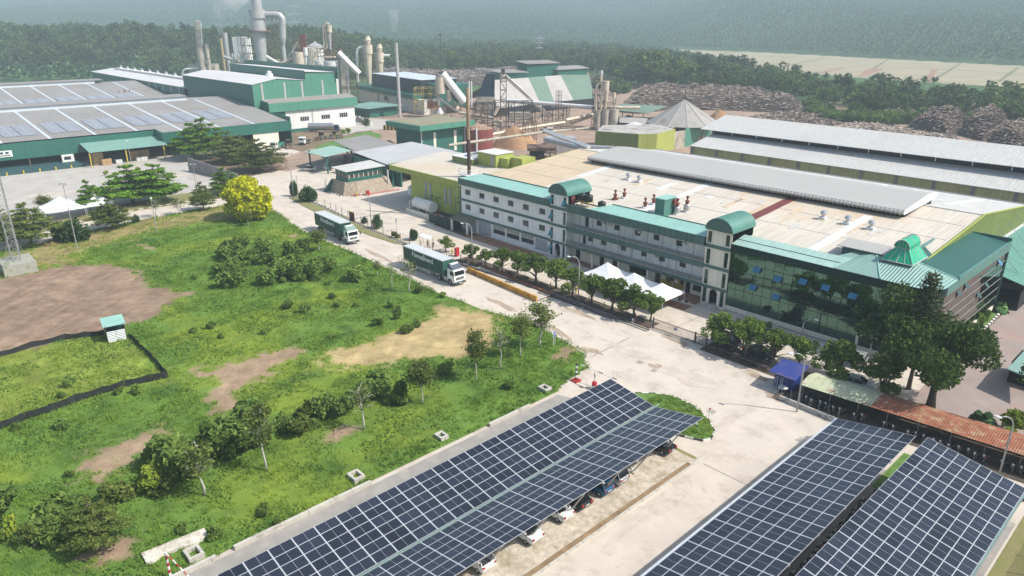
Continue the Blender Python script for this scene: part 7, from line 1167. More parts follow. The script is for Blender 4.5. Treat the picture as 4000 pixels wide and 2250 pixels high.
# ---------------------------------------------------------------- cars
def car(loc, rz, lab, kind, paint, grp):
    """x forward, centred; loft of cross sections"""
    t = thing('car', lab, 'car', loc, rz, group=grp, local=True); pm = MATS[paint]
    K = {'sedan': dict(L=4.5, w=.86, h=1.46, sec=[(-2.25, .55, .80, .80), (-2.1, .32, .98, .80), (-1.35, .28, 1.0, .86), (0, .26, .96, .87), (1.2, .28, .93, .86), (1.95, .32, .80, .82), (2.25, .45, .62, .70)], cab=[(-1.65, .98, .70), (-.95, 1.42, .58), (.25, 1.46, .58), (1.15, .95, .72)]),
         'hatch': dict(L=3.8, w=.83, h=1.52, sec=[(-1.9, .5, .95, .74), (-1.8, .32, 1.05, .80), (-1.1, .28, 1.04, .83), (0, .26, .98, .84), (1.0, .28, .95, .83), (1.65, .32, .84, .78), (1.9, .42, .66, .66)], cab=[(-1.82, 1.04, .72), (-1.45, 1.46, .58), (.1, 1.52, .58), (1.05, .97, .72)]),
         'mpv': dict(L=4.4, w=.86, h=1.68, sec=[(-2.2, .5, 1.0, .76), (-2.1, .34, 1.1, .82), (-1.3, .3, 1.08, .86), (0, .28, 1.04, .87), (1.2, .3, 1.0, .86), (1.95, .34, .90, .82), (2.2, .45, .72, .70)], cab=[(-2.12, 1.08, .76), (-1.8, 1.62, .62), (.2, 1.68, .62), (1.3, 1.02, .74)]),
         'van': dict(L=4.8, w=.90, h=1.95, sec=[(-2.4, .5, 1.1, .82), (-2.3, .36, 1.2, .88), (-1.3, .32, 1.2, .9), (0, .3, 1.18, .9), (1.4, .32, 1.1, .9), (2.15, .36, 1.0, .86), (2.4, .5, .8, .76)], cab=[(-2.36, 1.18, .82), (-2.2, 1.88, .7), (.7, 1.95, .7), (1.75, 1.1, .78)])}[kind]
    m = M(); ring = []
    for x, zb, zs, w_ in K['sec']: ring.append([(x, -w_*.9, zb), (x, -w_, zb+.12), (x, -w_*1.0, (zb+zs)/2+.05), (x, -w_*.94, zs-.05), (x, -w_*.8, zs), (x, w_*.8, zs), (x, w_*.94, zs-.05), (x, w_, (zb+zs)/2+.05), (x, w_, zb+.12), (x, w_*.9, zb)])
    k = len(ring[0]); V_ = [p for r in ring for p in r]; F_ = [(j*k+i, j*k+(i+1) % k, (j+1)*k+(i+1) % k, (j+1)*k+i) for j in range(len(ring)-1) for i in range(k)]+[tuple(range(k))[::-1], tuple(range((len(ring)-1)*k, len(ring)*k))]
    b = m.add(V_, F_).obj('body', pm, t, smooth=True, sharp=38)
    c = K['cab']; m = M(); wb = [K['w']*.93, c[1][2]*1.16, c[2][2]*1.16, K['w']*.92]
    pts = [(x, -wb[i] if i in (0, 3) else -wb[i], z) for i, (x, z, w_) in enumerate(c)]+[(x, wb[i], z) for i, (x, z, w_) in enumerate(c)]
    # glasshouse body with the roof painted
    base = [(c[0][0], -wb[0], c[0][1]-.03), (c[3][0], -wb[3], c[3][1]-.03), (c[2][0], -wb[2], c[2][1]), (c[1][0], -wb[1], c[1][1])]; oth = [(x, -y, z) for x, y, z in base]
    g = M().add(base+oth, [(0, 1, 2, 3), (7, 6, 5, 4), (1, 5, 6, 2), (0, 3, 7, 4), (3, 2, 6, 7)]).obj('glasshouse', 'auto_glass', t)
    r = M(); e = .03; r.add([(c[1][0]-.06, -wb[1]*1.02, c[1][1]+.005), (c[2][0]+.06, -wb[2]*1.02, c[2][1]+.005), (c[2][0]+.06, wb[2]*1.02, c[2][1]+.005), (c[1][0]-.06, wb[1]*1.02, c[1][1]+.005), (c[1][0]+.2, -wb[1]*.7, c[1][1]+.07), (c[2][0]-.2, -wb[2]*.7, c[2][1]+.06), (c[2][0]-.2, wb[2]*.7, c[2][1]+.06), (c[1][0]+.2, wb[1]*.7, c[1][1]+.07)], [(0, 1, 5, 4), (1, 2, 6, 5), (2, 3, 7, 6), (3, 0, 4, 7), (4, 5, 6, 7)]); r.obj('roof', pm, t, smooth=True, sharp=50)
    pil = M()
    for s in (-1, 1):
        for (i, j) in ((0, 1), (3, 2)): pil.tube([(c[i][0], s*wb[i], c[i][1]-.02), (c[j][0], s*wb[j]*1.0, c[j][1])], .045, 5)
        xm = (c[1][0]+c[2][0])/2-.05; pil.tube([(xm, s*K['w']*.94, c[0][1]), (xm, s*wb[1]*1.0, c[1][1]+.01)], .04, 5)
    pil.obj('pillars', pm, t)
    L_ = K['L']/2
    for x in (-L_*.62, L_*.64):
        for s in (-1, 1): wheel(t, x, s*(K['w']-.10), .31, .31, .2, 16, s)
    for s in (-1, 1): M().box(-L_-.005, -L_+.14, s*.62-.13, s*.62+.13, K['sec'][1][2]-.28, K['sec'][1][2]-.08).obj('tail_lamp', 'tail_red', t); M().box(L_-.3, L_-.06, s*.6-.12, s*.6+.12, .62, .76).obj('headlamp', 'head_lamp', t); M().box(.75, .9, s*(K['w']+.03)-.06, s*(K['w']+.03)+.06, K['sec'][3][2]-.02, K['sec'][3][2]+.12).obj('mirror', pm, t)
    M().box(-L_-.012, -L_+.05, -.25, .25, .62, .74).obj('number_plate', 'number_plate', t); return t
mat('paint_black', (0.010, 0.010, 0.011), 0.15); mat('paint_white', (0.78, 0.78, 0.77), 0.2); mat('paint_silver', (0.42, 0.42, 0.42), 0.25, metal=0.4); mat('paint_blue', (0.01, 0.10, 0.22), 0.2, metal=0.2); mat('paint_grey', (0.10, 0.11, 0.12), 0.2, metal=0.3); mat('paint_brown', (0.035, 0.028, 0.024), 0.2)
G1 = 'cars under the left solar carport'
for u, v, kind, pt, lab in ((2585, 1778, 'sedan', 'paint_black', 'black saloon under the carport end nearest the grass island'), (2396, 1898, 'mpv', 'paint_silver', 'silver people carrier tail out between the blue and the far black car'), (2340, 1940, 'hatch', 'paint_blue', 'blue hatchback under the left carport'), (2250, 1992, 'sedan', 'paint_black', 'black saloon parked between the blue hatchback and a white car'), (2176, 2040, 'sedan', 'paint_white', 'white saloon next to the black one, uppermost of the white cars'), (2055, 2126, 'sedan', 'paint_white', 'white saloon in the middle of the three white cars'), (1866, 2240, 'hatch', 'paint_white', 'white hatchback at the bottom edge under the left carport')):
    p = P(u, v); K_ = dict(sedan=1.4, hatch=1.18, mpv=1.36)[kind]; car((p[0]-K_, p[1]+.75, .03), pi+random.uniform(-.03, .03), lab, kind, pt, G1)
G2 = 'cars parked before the glass offices'
for u, v, kind, pt, rz, lab in ((2840, 1352, 'van', 'paint_brown', -.1, 'dark brown van behind the clipped trees right of the gate'), (2975, 1318, 'mpv', 'paint_grey', 1.35, 'dark grey people carrier nose on to the glass offices'), (2965, 1392, 'sedan', 'paint_black', .1, 'black saloon beside the fence under the clipped trees'), (3358, 1418, 'mpv', 'paint_silver', 1.75, 'silver people carrier parked before the entrance bay'), (3345, 1512, 'sedan', 'paint_white', .2, 'white saloon half hidden under trees behind the pale roof sheets')):
    p = P(u, v); car((p[0], p[1], .03), rz, lab, kind, pt, G2)
# pickup, forklift, back yard lorries
def pickup(u, v, lab):
    p = P(u, v); t = thing('pickup', lab, 'pickup', (p[0], p[1], 0), rad(48), local=True); b = M().box(-2.6, 2.6, -.9, .9, .45, 1.05).obj('body', 'paint_silver', t); M().box(-2.55, -.5, -.82, .82, 1.05, 1.12).obj('load_bed', 'chassis', b); M().extr([(-.5, -.86, 1.05), (-.3, -.78, 1.75), (1.0, -.78, 1.75), (1.6, -.86, 1.05)], (0, 1.64, 0)).obj('cabin', 'auto_glass', t); M().box(-.35, 1.0, -.8, .8, 1.75, 1.82).obj('roof', 'paint_silver', t)
    for x in (-1.6, 1.65):
        for s in (-1, 1): wheel(t, x, s*.85, .38, .38, .24, 14, s)
    for s in (-1, 1): M().box(-2.62, -2.5, s*.75-.1, s*.75+.1, .7, 1.0).obj('tail_lamp', 'tail_red', t)
pickup(1205, 668, 'silver pickup truck parked beside the green canopy')
p = P(1278, 665); t = thing('forklift', 'white forklift under the green workshop canopy', 'forklift', (p[0], p[1], 0), rad(20), local=True); M().box(-1.1, .9, -.6, .6, .3, 1.1).obj('body', 'cab_white', t); M().box(-1.15, -.5, -.6, .6, .3, 1.3).obj('counterweight', 'cab_white', t)
for x in (-.6, .7):
    for s in (-1, 1): M().cyl((x, s*.5, 1.1), (x*.8, s*.45, 2.2), .05, n=5).obj('cage_post', 'cab_white', t); wheel(t, x, s*.55, .33, .33, .22, 12, s)
M().box(-.6, .65, -.55, .55, 2.2, 2.28).obj('cage_roof', 'cab_white', t); M().box(.95, 1.1, -.4, .4, .1, 2.6).obj('mast', 'chassis', t); M().box(1.1, 2.1, -.35, -.2, .1, .16).box(1.1, 2.1, .2, .35, .1, .16).obj('forks', 'chassis', t)
mat('lorry_green', (0.05, 0.22, 0.16), 0.6, 0.15, 1.0); mat('lorry_blue', (0.012, 0.03, 0.13), 0.4); mat('lorry_pale', (0.55, 0.55, 0.45), 0.5)
def rigid(u, v, rz, lab, body, cabm, ln=6.5):
    p = P(u, v); t = thing('lorry', lab, 'lorry', (p[0], p[1], 0), rz, local=True); h = ln/2
    if body == 'tank':
        M().cyl((-h-2, 0, 2.5), (h-2.3, 0, 2.5), 1.15, n=20).obj('tank', 'galv', t, smooth=True, sharp=40); M().box(-h-2, h-2.3, -.3, .3, 3.6, 3.75).obj('walkway', 'pole_grey', t)
    elif body == 'tip':
        for b in ((-h, h-2, -1.2, -1.1), (-h, h-2, 1.1, 1.2), (-h, -h+.1, -1.1, 1.1), (h-2.1, h-2, -1.1, 1.1)): M().box(*b, 1.2, 2.3).obj('side_board', 'lorry_green', t)
        M().box(-h, h-2, -1.1, 1.1, 1.15, 1.25).obj('floor', 'brown_soil', t)
    else: M().box(-h, h-2, -1.1, 1.1, 1.1, 1.25).obj('flat_bed', 'chassis', t)
    M().box(-h-(2 if body == 'tank' else 0), h, -.4, .4, .7, 1.1).obj('chassis', 'chassis', t); c = M().extr([(h-1.9, -1.15, .7), (h, -1.15, .7), (h, -1.15, 1.8), (h-.25, -1.15, 2.9), (h-1.9, -1.15, 3.0)], (0, 2.3, 0)).obj('cab', cabm, t); M().box(h-.16, h+.0, -1.0, 1.0, 1.9, 2.6).obj('windscreen', 'auto_glass', c)
    for s in (-1, 1): M().box(h-1.4, h-.4, s*1.16-.02, s*1.16+.02, 1.8, 2.6).obj('side_window', 'auto_glass', c)
    M().box(h-.05, h+.12, -1.15, 1.15, .5, .95).obj('bumper', 'cab_white' if cabm == 'lorry_pale' else 'chassis', t)
    for x in ([-h+.8, -h-1.0, h-.9] if body == 'tank' else [-h+1.0, -h+2.2, h-.9]):
        for s in (-1, 1): wheel(t, x, s*1.0, .5, .5, .35, 14, s)
rigid(1085, 582, rad(-55), 'green tipper lorry with a pale cab in the dirt yard', 'tip', 'lorry_pale'); rigid(1192, 562, rad(-50), 'white cabbed flatbed lorry parked on the grass below the tanker', 'flat', 'cab_white', 7); rigid(1275, 515, rad(48), 'steel tanker lorry with a dark blue cab beside the white annexe', 'tank', 'lorry_blue', 11)
def loader(u, v, rz, lab, bucket_h=.6):
    p = P(u, v); t = thing('wheel_loader', lab, 'loader', (p[0], p[1], 0), rz, local=True); my = mat('loader_mud', (0.16, 0.13, 0.085), 0.8, 0.3, 1.0); M().box(-2.4, .6, -.8, .8, .8, 1.7).obj('body', my, t); M().box(-1.0, .4, -.7, .7, 1.7, 2.9).obj('cab', 'auto_glass', t); M().box(-1.1, .5, -.8, .8, 2.9, 3.0).obj('cab_roof', my, t)
    for s in (-1, 1): M().tube([(.2, s*.5, 1.5), (1.6, s*.5, 1.2), (2.5, s*.5, bucket_h)], .12, 5).obj('lift_arm', my, t)
    M().extr([(2.3, -1.2, bucket_h-.4), (3.3, -1.2, bucket_h-.35), (2.6, -1.2, bucket_h+.6), (2.3, -1.2, bucket_h+.5)], (0, 2.4, 0)).obj('bucket', 'steel_rust', t)
    for x in (-1.7, 1.0):
        for s in (-1, 1): wheel(t, x, s*.95, .65, .65, .45, 14, s)
loader(1128, 578, rad(-20), 'muddy backhoe loader beside the green tipper', .5); loader(1255, 545, rad(-70), 'muddy wheel loader in front of the tanker lorry'); loader(1310, 540, rad(60), 'muddy wheel loader at the tail of the tanker lorry', .8)
rigid(2140, 508, rad(-30), 'white lorry with a dirty tipper body in the chip yard', 'tip', 'cab_white', 7)
# ---------------------------------------------------------------- motorbikes
def moto_proto(paint):
    t = thing('motorbike', 'x', 'motorbike', (0, 0, -50), local=True); wheel(t, .62, 0, .3, .3, .1, 14); wheel(t, -.62, 0, .3, .3, .12, 14)
    M().tube([(-.62, 0, .45), (-.2, 0, .62), (.2, 0, .55), (.45, 0, .8)], [.07, .12, .12, .06], 6).obj('body', paint, t, smooth=True); M().box(-.75, .05, -.13, .13, .72, .82).obj('seat', 'tyre', t); M().cyl((.62, 0, .3), (.45, 0, 1.0), .04, n=5).obj('fork', 'rim', t); M().cyl((.42, -.33, 1.02), (.42, .33, 1.02), .025, n=5).obj('handlebar', 'chassis', t); M().box(.47, .6, -.1, .1, .8, .98).obj('headlamp', 'head_lamp', t); M().box(-.1, .25, -.15, .15, .25, .55).obj('engine', 'rim', t); M().box(-.85, -.7, -.07, .07, .7, .78).obj('tail_lamp', 'tail_red', t); return t
protos = [moto_proto(p) for p in ('paint_black', 'red_paint', 'paint_grey')]; random.seed(12); k = 0
LB1 = 'motorbike parked in the shade of the rusty roofed shed'; LB2 = 'motorbike in the row under the slot of the right carport'
for i, s in enumerate(np.arange(27.6, 56, .82)):
    if random.random() < .12: continue
    pr_ = protos[k % 3]; k += 1; loc = (s, fr(s)+random.uniform(.1, .7), .03); rz = rad(random.choice((78, 84, 90, 96))-180)
    dup(pr_, loc, rz, LB1, 'motorbikes under the rusty shed')
for i, t0 in enumerate(np.arange(-31, -62, -.95)):
    if random.random() < .15: continue
    pr_ = protos[k % 3]; k += 1; dup(pr_, (41.4+random.uniform(-.2, .2), t0, .03), rad(random.choice((172, 180, 188))), LB2, 'motorbikes under the right carport')
dup(protos[1], (52.6, -21.6, .03), rad(60), 'maroon motorbike out in the sun at the right edge', 'motorbikes in the open'); dup(protos[0], (51.3, -21.9, .03), rad(80), 'black motorbike in the sun beside the maroon one', 'motorbikes in the open')
for t in protos:
    for ch in list(t.children):
        for g in list(ch.children): bpy.data.objects.remove(g)
        bpy.data.objects.remove(ch)
    bpy.data.objects.remove(t)
# ---------------------------------------------------------------- people
mat('skin', (0.26, 0.14, 0.09), 0.6); mat('hi_vis', (0.55, 0.20, 0.06), 0.7); mat('shirt_dark', (0.03, 0.05, 0.045), 0.8); mat('shirt_white', (0.65, 0.65, 0.62), 0.8); mat('trouser_navy', (0.02, 0.022, 0.035), 0.85); mat('shirt_green', (0.02, 0.22, 0.13), 0.8); mat('helmet_white', (0.75, 0.75, 0.73), 0.4)
def skinmesh(name, verts, edges, radii, root=0):
    me = bpy.data.meshes.new(name); me.from_pydata(verts, edges, []); return me
def person(loc, rz, lab, shirt, trousers, helmet=None, pose='stand', grp=None):
    """one continuous figure grown on a joint skeleton; clothes grown on the same joints"""
    t = thing('person', lab, 'person', loc, rz, group=grp, local=True)
    ar = {'stand': ((.02, .04), (.06, .02)), 'reach': ((.25, .3), (.05, .02)), 'step': ((.12, .1), (-.10, -.05))}[pose]; st = .16 if pose == 'step' else .04
    J = {'pel': (0, 0, .95), 'wst': (0, 0, 1.12), 'chs': (.02, 0, 1.34), 'nck': (.02, 0, 1.5), 'hd0': (.03, 0, 1.58), 'hd1': (.03, 0, 1.72), 'hL': (0, .1, .9), 'kL': (st, .11, .5), 'aL': (st*.6, .11, .09), 'tL': (st*.6+.16, .12, .04), 'hR': (0, -.1, .9), 'kR': (-st*.2, -.11, .5), 'aR': (-st, -.11, .09), 'tR': (-st+.16, -.12, .04),
         'sL': (.02, .19, 1.42), 'eL': (ar[0][0]*.5-.02, .25, 1.16), 'wL': (ar[0][0], .22, .92+ar[0][1]), 'fL': (ar[0][0]+.05, .21, .83+ar[0][1]), 'sR': (.02, -.19, 1.42), 'eR': (ar[1][0]*.5-.02, -.25, 1.16), 'wR': (ar[1][0], -.22, .92+ar[1][1]), 'fR': (ar[1][0]+.05, -.21, .83+ar[1][1])}
    R_ = dict(pel=.13, wst=.12, chs=.14, nck=.055, hd0=.085, hd1=.09, hL=.085, kL=.06, aL=.045, tL=.035, hR=.085, kR=.06, aR=.045, tR=.035, sL=.065, eL=.045, wL=.033, fL=.035, sR=.065, eR=.045, wR=.033, fR=.035)
    E_ = [('pel', 'wst'), ('wst', 'chs'), ('chs', 'nck'), ('nck', 'hd0'), ('hd0', 'hd1'), ('pel', 'hL'), ('hL', 'kL'), ('kL', 'aL'), ('aL', 'tL'), ('pel', 'hR'), ('hR', 'kR'), ('kR', 'aR'), ('aR', 'tR'), ('chs', 'sL'), ('sL', 'eL'), ('eL', 'wL'), ('wL', 'fL'), ('chs', 'sR'), ('sR', 'eR'), ('eR', 'wR'), ('wR', 'fR')]
    def grow(name, keys, k_, m_, par):
        ks = [q for q in J if q in keys]; me = bpy.data.meshes.new(name); me.from_pydata([J[q] for q in ks], [(ks.index(a), ks.index(b)) for a, b in E_ if a in ks and b in ks], []); o = bpy.data.objects.new(name, me); COL.objects.link(o); o.parent = par
        o.modifiers.new('skin', 'SKIN'); s = o.modifiers.new('smooth', 'SUBSURF'); s.levels = 1; s.render_levels = 1
        for i, q in enumerate(ks): sv = me.skin_vertices[0].data[i]; sv.radius = (R_[q]*k_, R_[q]*k_); sv.use_root = (q in ('pel', 'wst') and i == 0)
        me.materials.append(MATS[m_]); return o
    b = grow('body', list(J), 1.0, 'skin', t); grow('shirt', ['wst', 'chs', 'sL', 'eL', 'sR', 'eR'], 1.16, shirt, b); grow('trousers', ['pel', 'hL', 'kL', 'aL', 'hR', 'kR', 'aR'], 1.15, trousers, b)
    M().ball((.03, 0, 1.77), .105, .1, .075, 10, 6).obj('helmet' if helmet else 'hair', helmet or 'tyre', b)
p = P(1671, 966); person((p[0], p[1], 0), rad(20), 'person in dark clothes standing under the edge of the white shelter', 'shirt_dark', 'trouser_navy'); p = P(1693, 967); person((p[0], p[1], 0), rad(200), 'person in a white top with a backpack beside the shelter pole', 'shirt_white', 'trouser_navy', None, 'step')
p = (-33.1, -.6, .3); person(p, rad(-90), 'person in white standing in the arched doorway of the left tower', 'shirt_white', 'shirt_white')
for u, v, sh_, lab, ps in ((463, 352, 'hi_vis', 'worker in an orange top on the warehouse roof, leftmost of four', 'step'), (485, 357, 'shirt_dark', 'worker in dark clothes on the warehouse roof, second of four', 'stand'), (491, 361, 'shirt_white', 'worker in a pale top on the warehouse roof, third of four', 'reach'), (507, 359, 'shirt_dark', 'worker in dark clothes on the warehouse roof, rightmost of four', 'step')):
    z = 10.4; q_ = P(u, v, z)
    for _ in range(6): q_ = P(u, v, z); z = wz(max(q_[0], -389))
    person((q_[0], q_[1], z), rad(-60), lab, sh_, 'trouser_navy', 'helmet_white', ps, 'workers on the warehouse roof')
# ================================================================ vegetation, log piles, smoke, haze
mat('bark', (0.16, 0.125, 0.095), 0.95, 0.25, 3.0); mat('bark_pale', (0.48, 0.45, 0.40), 0.9, 0.15, 3.0); mat('bark_dark', (0.05, 0.04, 0.03), 0.95, 0.3, 2.0)
leafmat('leaf_clip', (0.063, 0.119, 0.025), (0.182, 0.252, 0.049)); leafmat('leaf_conifer', (0.027, 0.069, 0.025), (0.075, 0.131, 0.044), 0.1); leafmat('leaf_green', (0.063, 0.161, 0.017), (0.196, 0.329, 0.035), 0.3); leafmat('leaf_olive', (0.080, 0.120, 0.026), (0.210, 0.250, 0.065), 0.3); leafmat('leaf_bush', (0.085, 0.155, 0.034), (0.220, 0.310, 0.075), 0.25); leafmat('leaf_yellow', (0.300, 0.340, 0.010), (0.720, 0.700, 0.040), 0.25, 0.05); leafmat('leaf_big', (0.026, 0.061, 0.017), (0.109, 0.152, 0.041), 0.2); leafmat('leaf_far', (0.030, 0.068, 0.022), (0.150, 0.205, 0.055), 0.3, 0.4); leafmat('leaf_palm', (0.035, 0.100, 0.036), (0.130, 0.215, 0.080), 0.15, 0.3); leafmat('leaf_grass', (0.090, 0.190, 0.026), (0.270, 0.360, 0.055), 0.3); leafmat('leaf_weed', (0.070, 0.160, 0.030), (0.210, 0.320, 0.065), 0.3); leafmat('leaf_lime', (0.170, 0.260, 0.030), (0.360, 0.420, 0.060), 0.3)
def cards(cent, size, seed, flat=0.0, asp=1.6, out=None):
    """one four-cornered leaf spray per centre, random facing; flat presses them level; out leans them outwards"""
    r = np.random.default_rng(seed); n = len(cent); a = r.normal(size=(n, 3)); 
    if flat: a[:, 2] *= (1-flat)
    if out is not None: a = a+out
    a /= np.linalg.norm(a, axis=1)[:, None]; h = r.normal(size=(n, 3)); 
    if flat: h[:, 2] *= (1-flat)
    b = h-a*(h*a).sum(1)[:, None]; b /= np.linalg.norm(b, axis=1)[:, None]; sz = (size*(0.6+0.8*r.random(n)))[:, None] if np.isscalar(size) else size[:, None]
    a = a*sz*asp/2; b = b*sz/2; V = np.stack([cent-a, cent-a*.1+b, cent+a, cent-a*.1-b], 1).reshape(-1, 3); F = np.arange(4*n).reshape(-1, 4); return V, F, r.random(n)
def lobe_points(lobes, n, seed, shell=0.35):
    r = np.random.default_rng(seed); L = np.array(lobes, float); vol = (L[:, 3]*L[:, 4]*L[:, 5])**.67; k = r.choice(len(L), n, p=vol/vol.sum()); d = r.normal(size=(n, 3)); d /= np.linalg.norm(d, axis=1)[:, None]; q = (1-shell*r.random(n)**1.5)[:, None]; q *= (0.88+0.24*r.random(n))[:, None]
    return L[k, :3]+d*L[k, 3:]*q, d
def crown_mesh(name, lobes, n, size, seed, m, flat=0., shell=.35, asp=1.6):
    c, d = lobe_points(lobes, n, seed, shell); V, F, at = cards(c, size, seed+1, flat, asp, d*.5); me = npmesh(name, V, F, attr=at); me.materials.append(MATS[m]); return me
def trunk_mesh(name, h, r0, limbs, m, seed=0, r1=None, sway=.15):
    rr_ = np.random.default_rng(seed); mb = M(); pts = [(sway*h*.06*float(rr_.normal()) if i else 0, sway*h*.06*float(rr_.normal()) if i else 0, h*i/5) for i in range(6)]; mb.tube(pts, [r0*(1.25 if i == 0 else 1-.14*i) for i in range(6)], 7)
    for z, ln, az, up in limbs:
        f = z/h*5; i = min(int(f), 4); p = np.array(pts[i])*(1-(f-i))+np.array(pts[i+1])*(f-i); e = p+np.array([cos(az)*ln*cos(up), sin(az)*ln*cos(up), ln*sin(up)]); mid = (p+e)/2+np.array([0, 0, .06*ln]); mb.tube([p, mid, e], [r0*.42, r0*.3, r0*.12], 5)
    me = mb.mesh(name, smooth=True); me.materials.append(MATS[m]); return me
SPEC = {}
def species(key, crowns, trunk): SPEC[key] = (crowns, trunk)
def plant_tree(key, loc, lab, cat, name, sc=1.0, rz=None, group=None, var=None, sx=None):
    cm, tm = SPEC[key]; cm = cm[(var if var is not None else random.randrange(len(cm)))] if isinstance(cm, list) else cm; tm = tm[random.randrange(len(tm))] if isinstance(tm, list) else tm
    t = thing(name, lab, cat, loc, random.uniform(0, 6.28) if rz is None else rz, group, local=True); t.scale = (sc*(sx or 1), sc*(sx or 1), sc)
    if tm is not None: inst('trunk', tm, None, t)
    inst('crown', cm, None, t); return t
random.seed(31); R0 = np.random.default_rng(31)
def mk_clip(seed):                                      # puffs of scale leaves on upright boughs, about 5 m
    r = np.random.default_rng(seed); lobes = []; limbs = []
    for i in range(11):
        a = 2*pi*i/5.5+r.uniform(-.3, .3); q = r.uniform(.3, 1.55); z = r.uniform(2.3, 4.7)-.3*q; s = r.uniform(.38, .72); lobes.append((q*cos(a), q*sin(a), z, s, s, s*.95)); limbs.append((r.uniform(.9, 1.6), hypot(q, z-1.3)*.9, a, atan2(z-1.4, q)))
    lobes += [(.1, .1, 4.4, .6, .6, .6), (.2, -.3, 3.3, .7, .7, .6)]; return crown_mesh('crown', lobes, 2600, .17, seed, 'leaf_clip', shell=.3), trunk_mesh('trunk', 2.6, .16, limbs, 'bark', seed)
cl = [mk_clip(s) for s in (1, 2, 3)]; SPEC['clip'] = ([c for c, t in cl], [t for c, t in cl])
def mk_conifer(seed, h=3.6, wd=1.25):
    r = np.random.default_rng(seed); lobes = []
    for i in range(16): a = r.uniform(0, 6.28); q = r.uniform(.1, .8)*wd; top = h*(1-.35*q/wd)*r.uniform(.75, 1.05); lobes.append((q*cos(a), q*sin(a), top*.55, .32*wd, .32*wd, top*.48))
    return crown_mesh('crown', lobes, 2200, .16, seed, 'leaf_conifer', shell=.35, asp=2.2), trunk_mesh('trunk', 1.0, .12, [], 'bark_dark', seed)
cl = [mk_conifer(s) for s in (4, 5)]; SPEC['conifer'] = ([c for c, t in cl], [t for c, t in cl])
def mk_layer(seed, m, h=7.0, rad_=3.6, tiers=6, n=3200, size=.26, sparse=0., base=.25):
    """tiered crown: branches spread level in storeys, each ending in fans of small leaves"""
    r = np.random.default_rng(seed); lobes = []; limbs = []
    for k in range(tiers):
        f = k/(tiers-1); z = h*(base+(1-base)*f); rk = rad_*(1-.78*f**1.3)*(1 if k else .8); nb_ = max(3, int(8*(1-.5*f)))
        for i in range(nb_):
            a = 2*pi*i/nb_+k*.7+r.uniform(-.25, .25); q = rk*r.uniform(.45, .95); w_ = rk*r.uniform(.28, .42)*(1-sparse*.3); lobes.append((q*cos(a), q*sin(a), z+.12*q+r.uniform(-.2, .2), w_, w_, .20+.05*w_)); limbs.append((min(z, h*.97)*.92, q*1.05, a, .12))
        if not sparse: lobes.append((0, 0, z, rk*.5, rk*.5, .3))
    return crown_mesh('crown', lobes, n, size, seed, m, flat=.55, shell=.9), trunk_mesh('trunk', h, .17 if not sparse else .09, limbs, 'bark' if not sparse else 'bark_pale', seed)
SPEC['layer_green'] = tuple(map(list, zip(*[mk_layer(s, 'leaf_green', n=7500, size=.22) for s in (11, 12)]))); SPEC['layer_olive'] = tuple(map(list, zip(*[mk_layer(s, 'leaf_olive', 7, 3.9, 7, 7000, .2) for s in (13, 14)]))); SPEC['young'] = SPEC['sapling'] = SPEC['bare'] = None
def mk_vase(seed, m, h, rad_, n, size, tr='bark_pale', lo_=.42):
    """young tree: boughs rising from a thin stem and opening like a fan"""
    r = np.random.default_rng(seed); C = []; limbs = []
    for i in range(22):
        z = h*r.uniform(lo_, .9); a = i*2.4+r.uniform(-.3, .3); up = r.uniform(.45, 1.0); ln = rad_*r.uniform(.6, 1.05)*(1.15-.5*z/h); limbs.append((z, ln, a, up)); k = max(3, int(n/22)); q = r.uniform(.3, 1.1, k)**.7; sp_ = .16*ln+.12
        C.append(np.stack([np.cos(a)*ln*q*cos(up)+r.normal(size=k)*sp_, np.sin(a)*ln*q*cos(up)+r.normal(size=k)*sp_, z+ln*q*sin(up)+r.normal(size=k)*sp_*.6], 1))
    C = np.concatenate(C); V, F, at = cards(C, size, seed, .35, 1.7); me = npmesh('crown', V, F, attr=at); me.materials.append(MATS[m]); return me, trunk_mesh('trunk', h*.95, .085, limbs, tr, seed, sway=.25)
for k_, m_, a_ in (('young', 'leaf_olive', (2.0, 2200, .15)), ('sapling', 'leaf_olive', (1.3, 1100, .13)), ('bare', 'leaf_olive', (1.5, 330, .13))): SPEC[k_] = tuple(map(list, zip(*[mk_vase(s_, m_, 5.2, *a_) for s_ in (15, 16, 17)])))
def mk_bush(seed, m, n=900, size=.2):
    r = np.random.default_rng(seed); lobes = [(r.normal()*.45, r.normal()*.45, .5+.9*r.random(), .5, .5, .5) for _ in range(8)]; return crown_mesh('crown', lobes, n, size, seed, m, shell=.5), trunk_mesh('trunk', .9, .05, [(.3, .8, r.uniform(0, 6), .7) for _ in range(3)], 'bark', seed)
SPEC['bush'] = tuple(map(list, zip(*[mk_bush(s, 'leaf_bush', 1100, .24) for s in (31, 32, 33)]))); SPEC['bush_lime'] = tuple(map(list, zip(*[mk_bush(s, 'leaf_lime', 900, .22) for s in (34,)]))); SPEC['bush_grey'] = tuple(map(list, zip(*[mk_bush(s, 'leaf_olive', 900, .2) for s in (35,)])))
r = np.random.default_rng(5); lob = [(2.5*sin(a)*cos(b), 2.5*sin(a)*sin(b), 3.1+2.4*cos(a), 1.0, 1.0, .85) for a, b in [(r.uniform(0, 2.75), r.uniform(0, 6.28)) for _ in range(60)]]+[(0, 0, 3.0, 2.5, 2.5, 2.4)]
SPEC['yellow'] = (crown_mesh('crown', lob, 12000, .34, 5, 'leaf_yellow', shell=.25), trunk_mesh('trunk', 2.4, .25, [], 'bark_dark', 5))
r = np.random.default_rng(9); lob = [(r.normal()*3.2, r.normal()*3.2, 4.5+5.5*r.random(), r.uniform(1.4, 2.4), r.uniform(1.4, 2.4), r.uniform(1.1, 1.7)) for _ in range(34)]
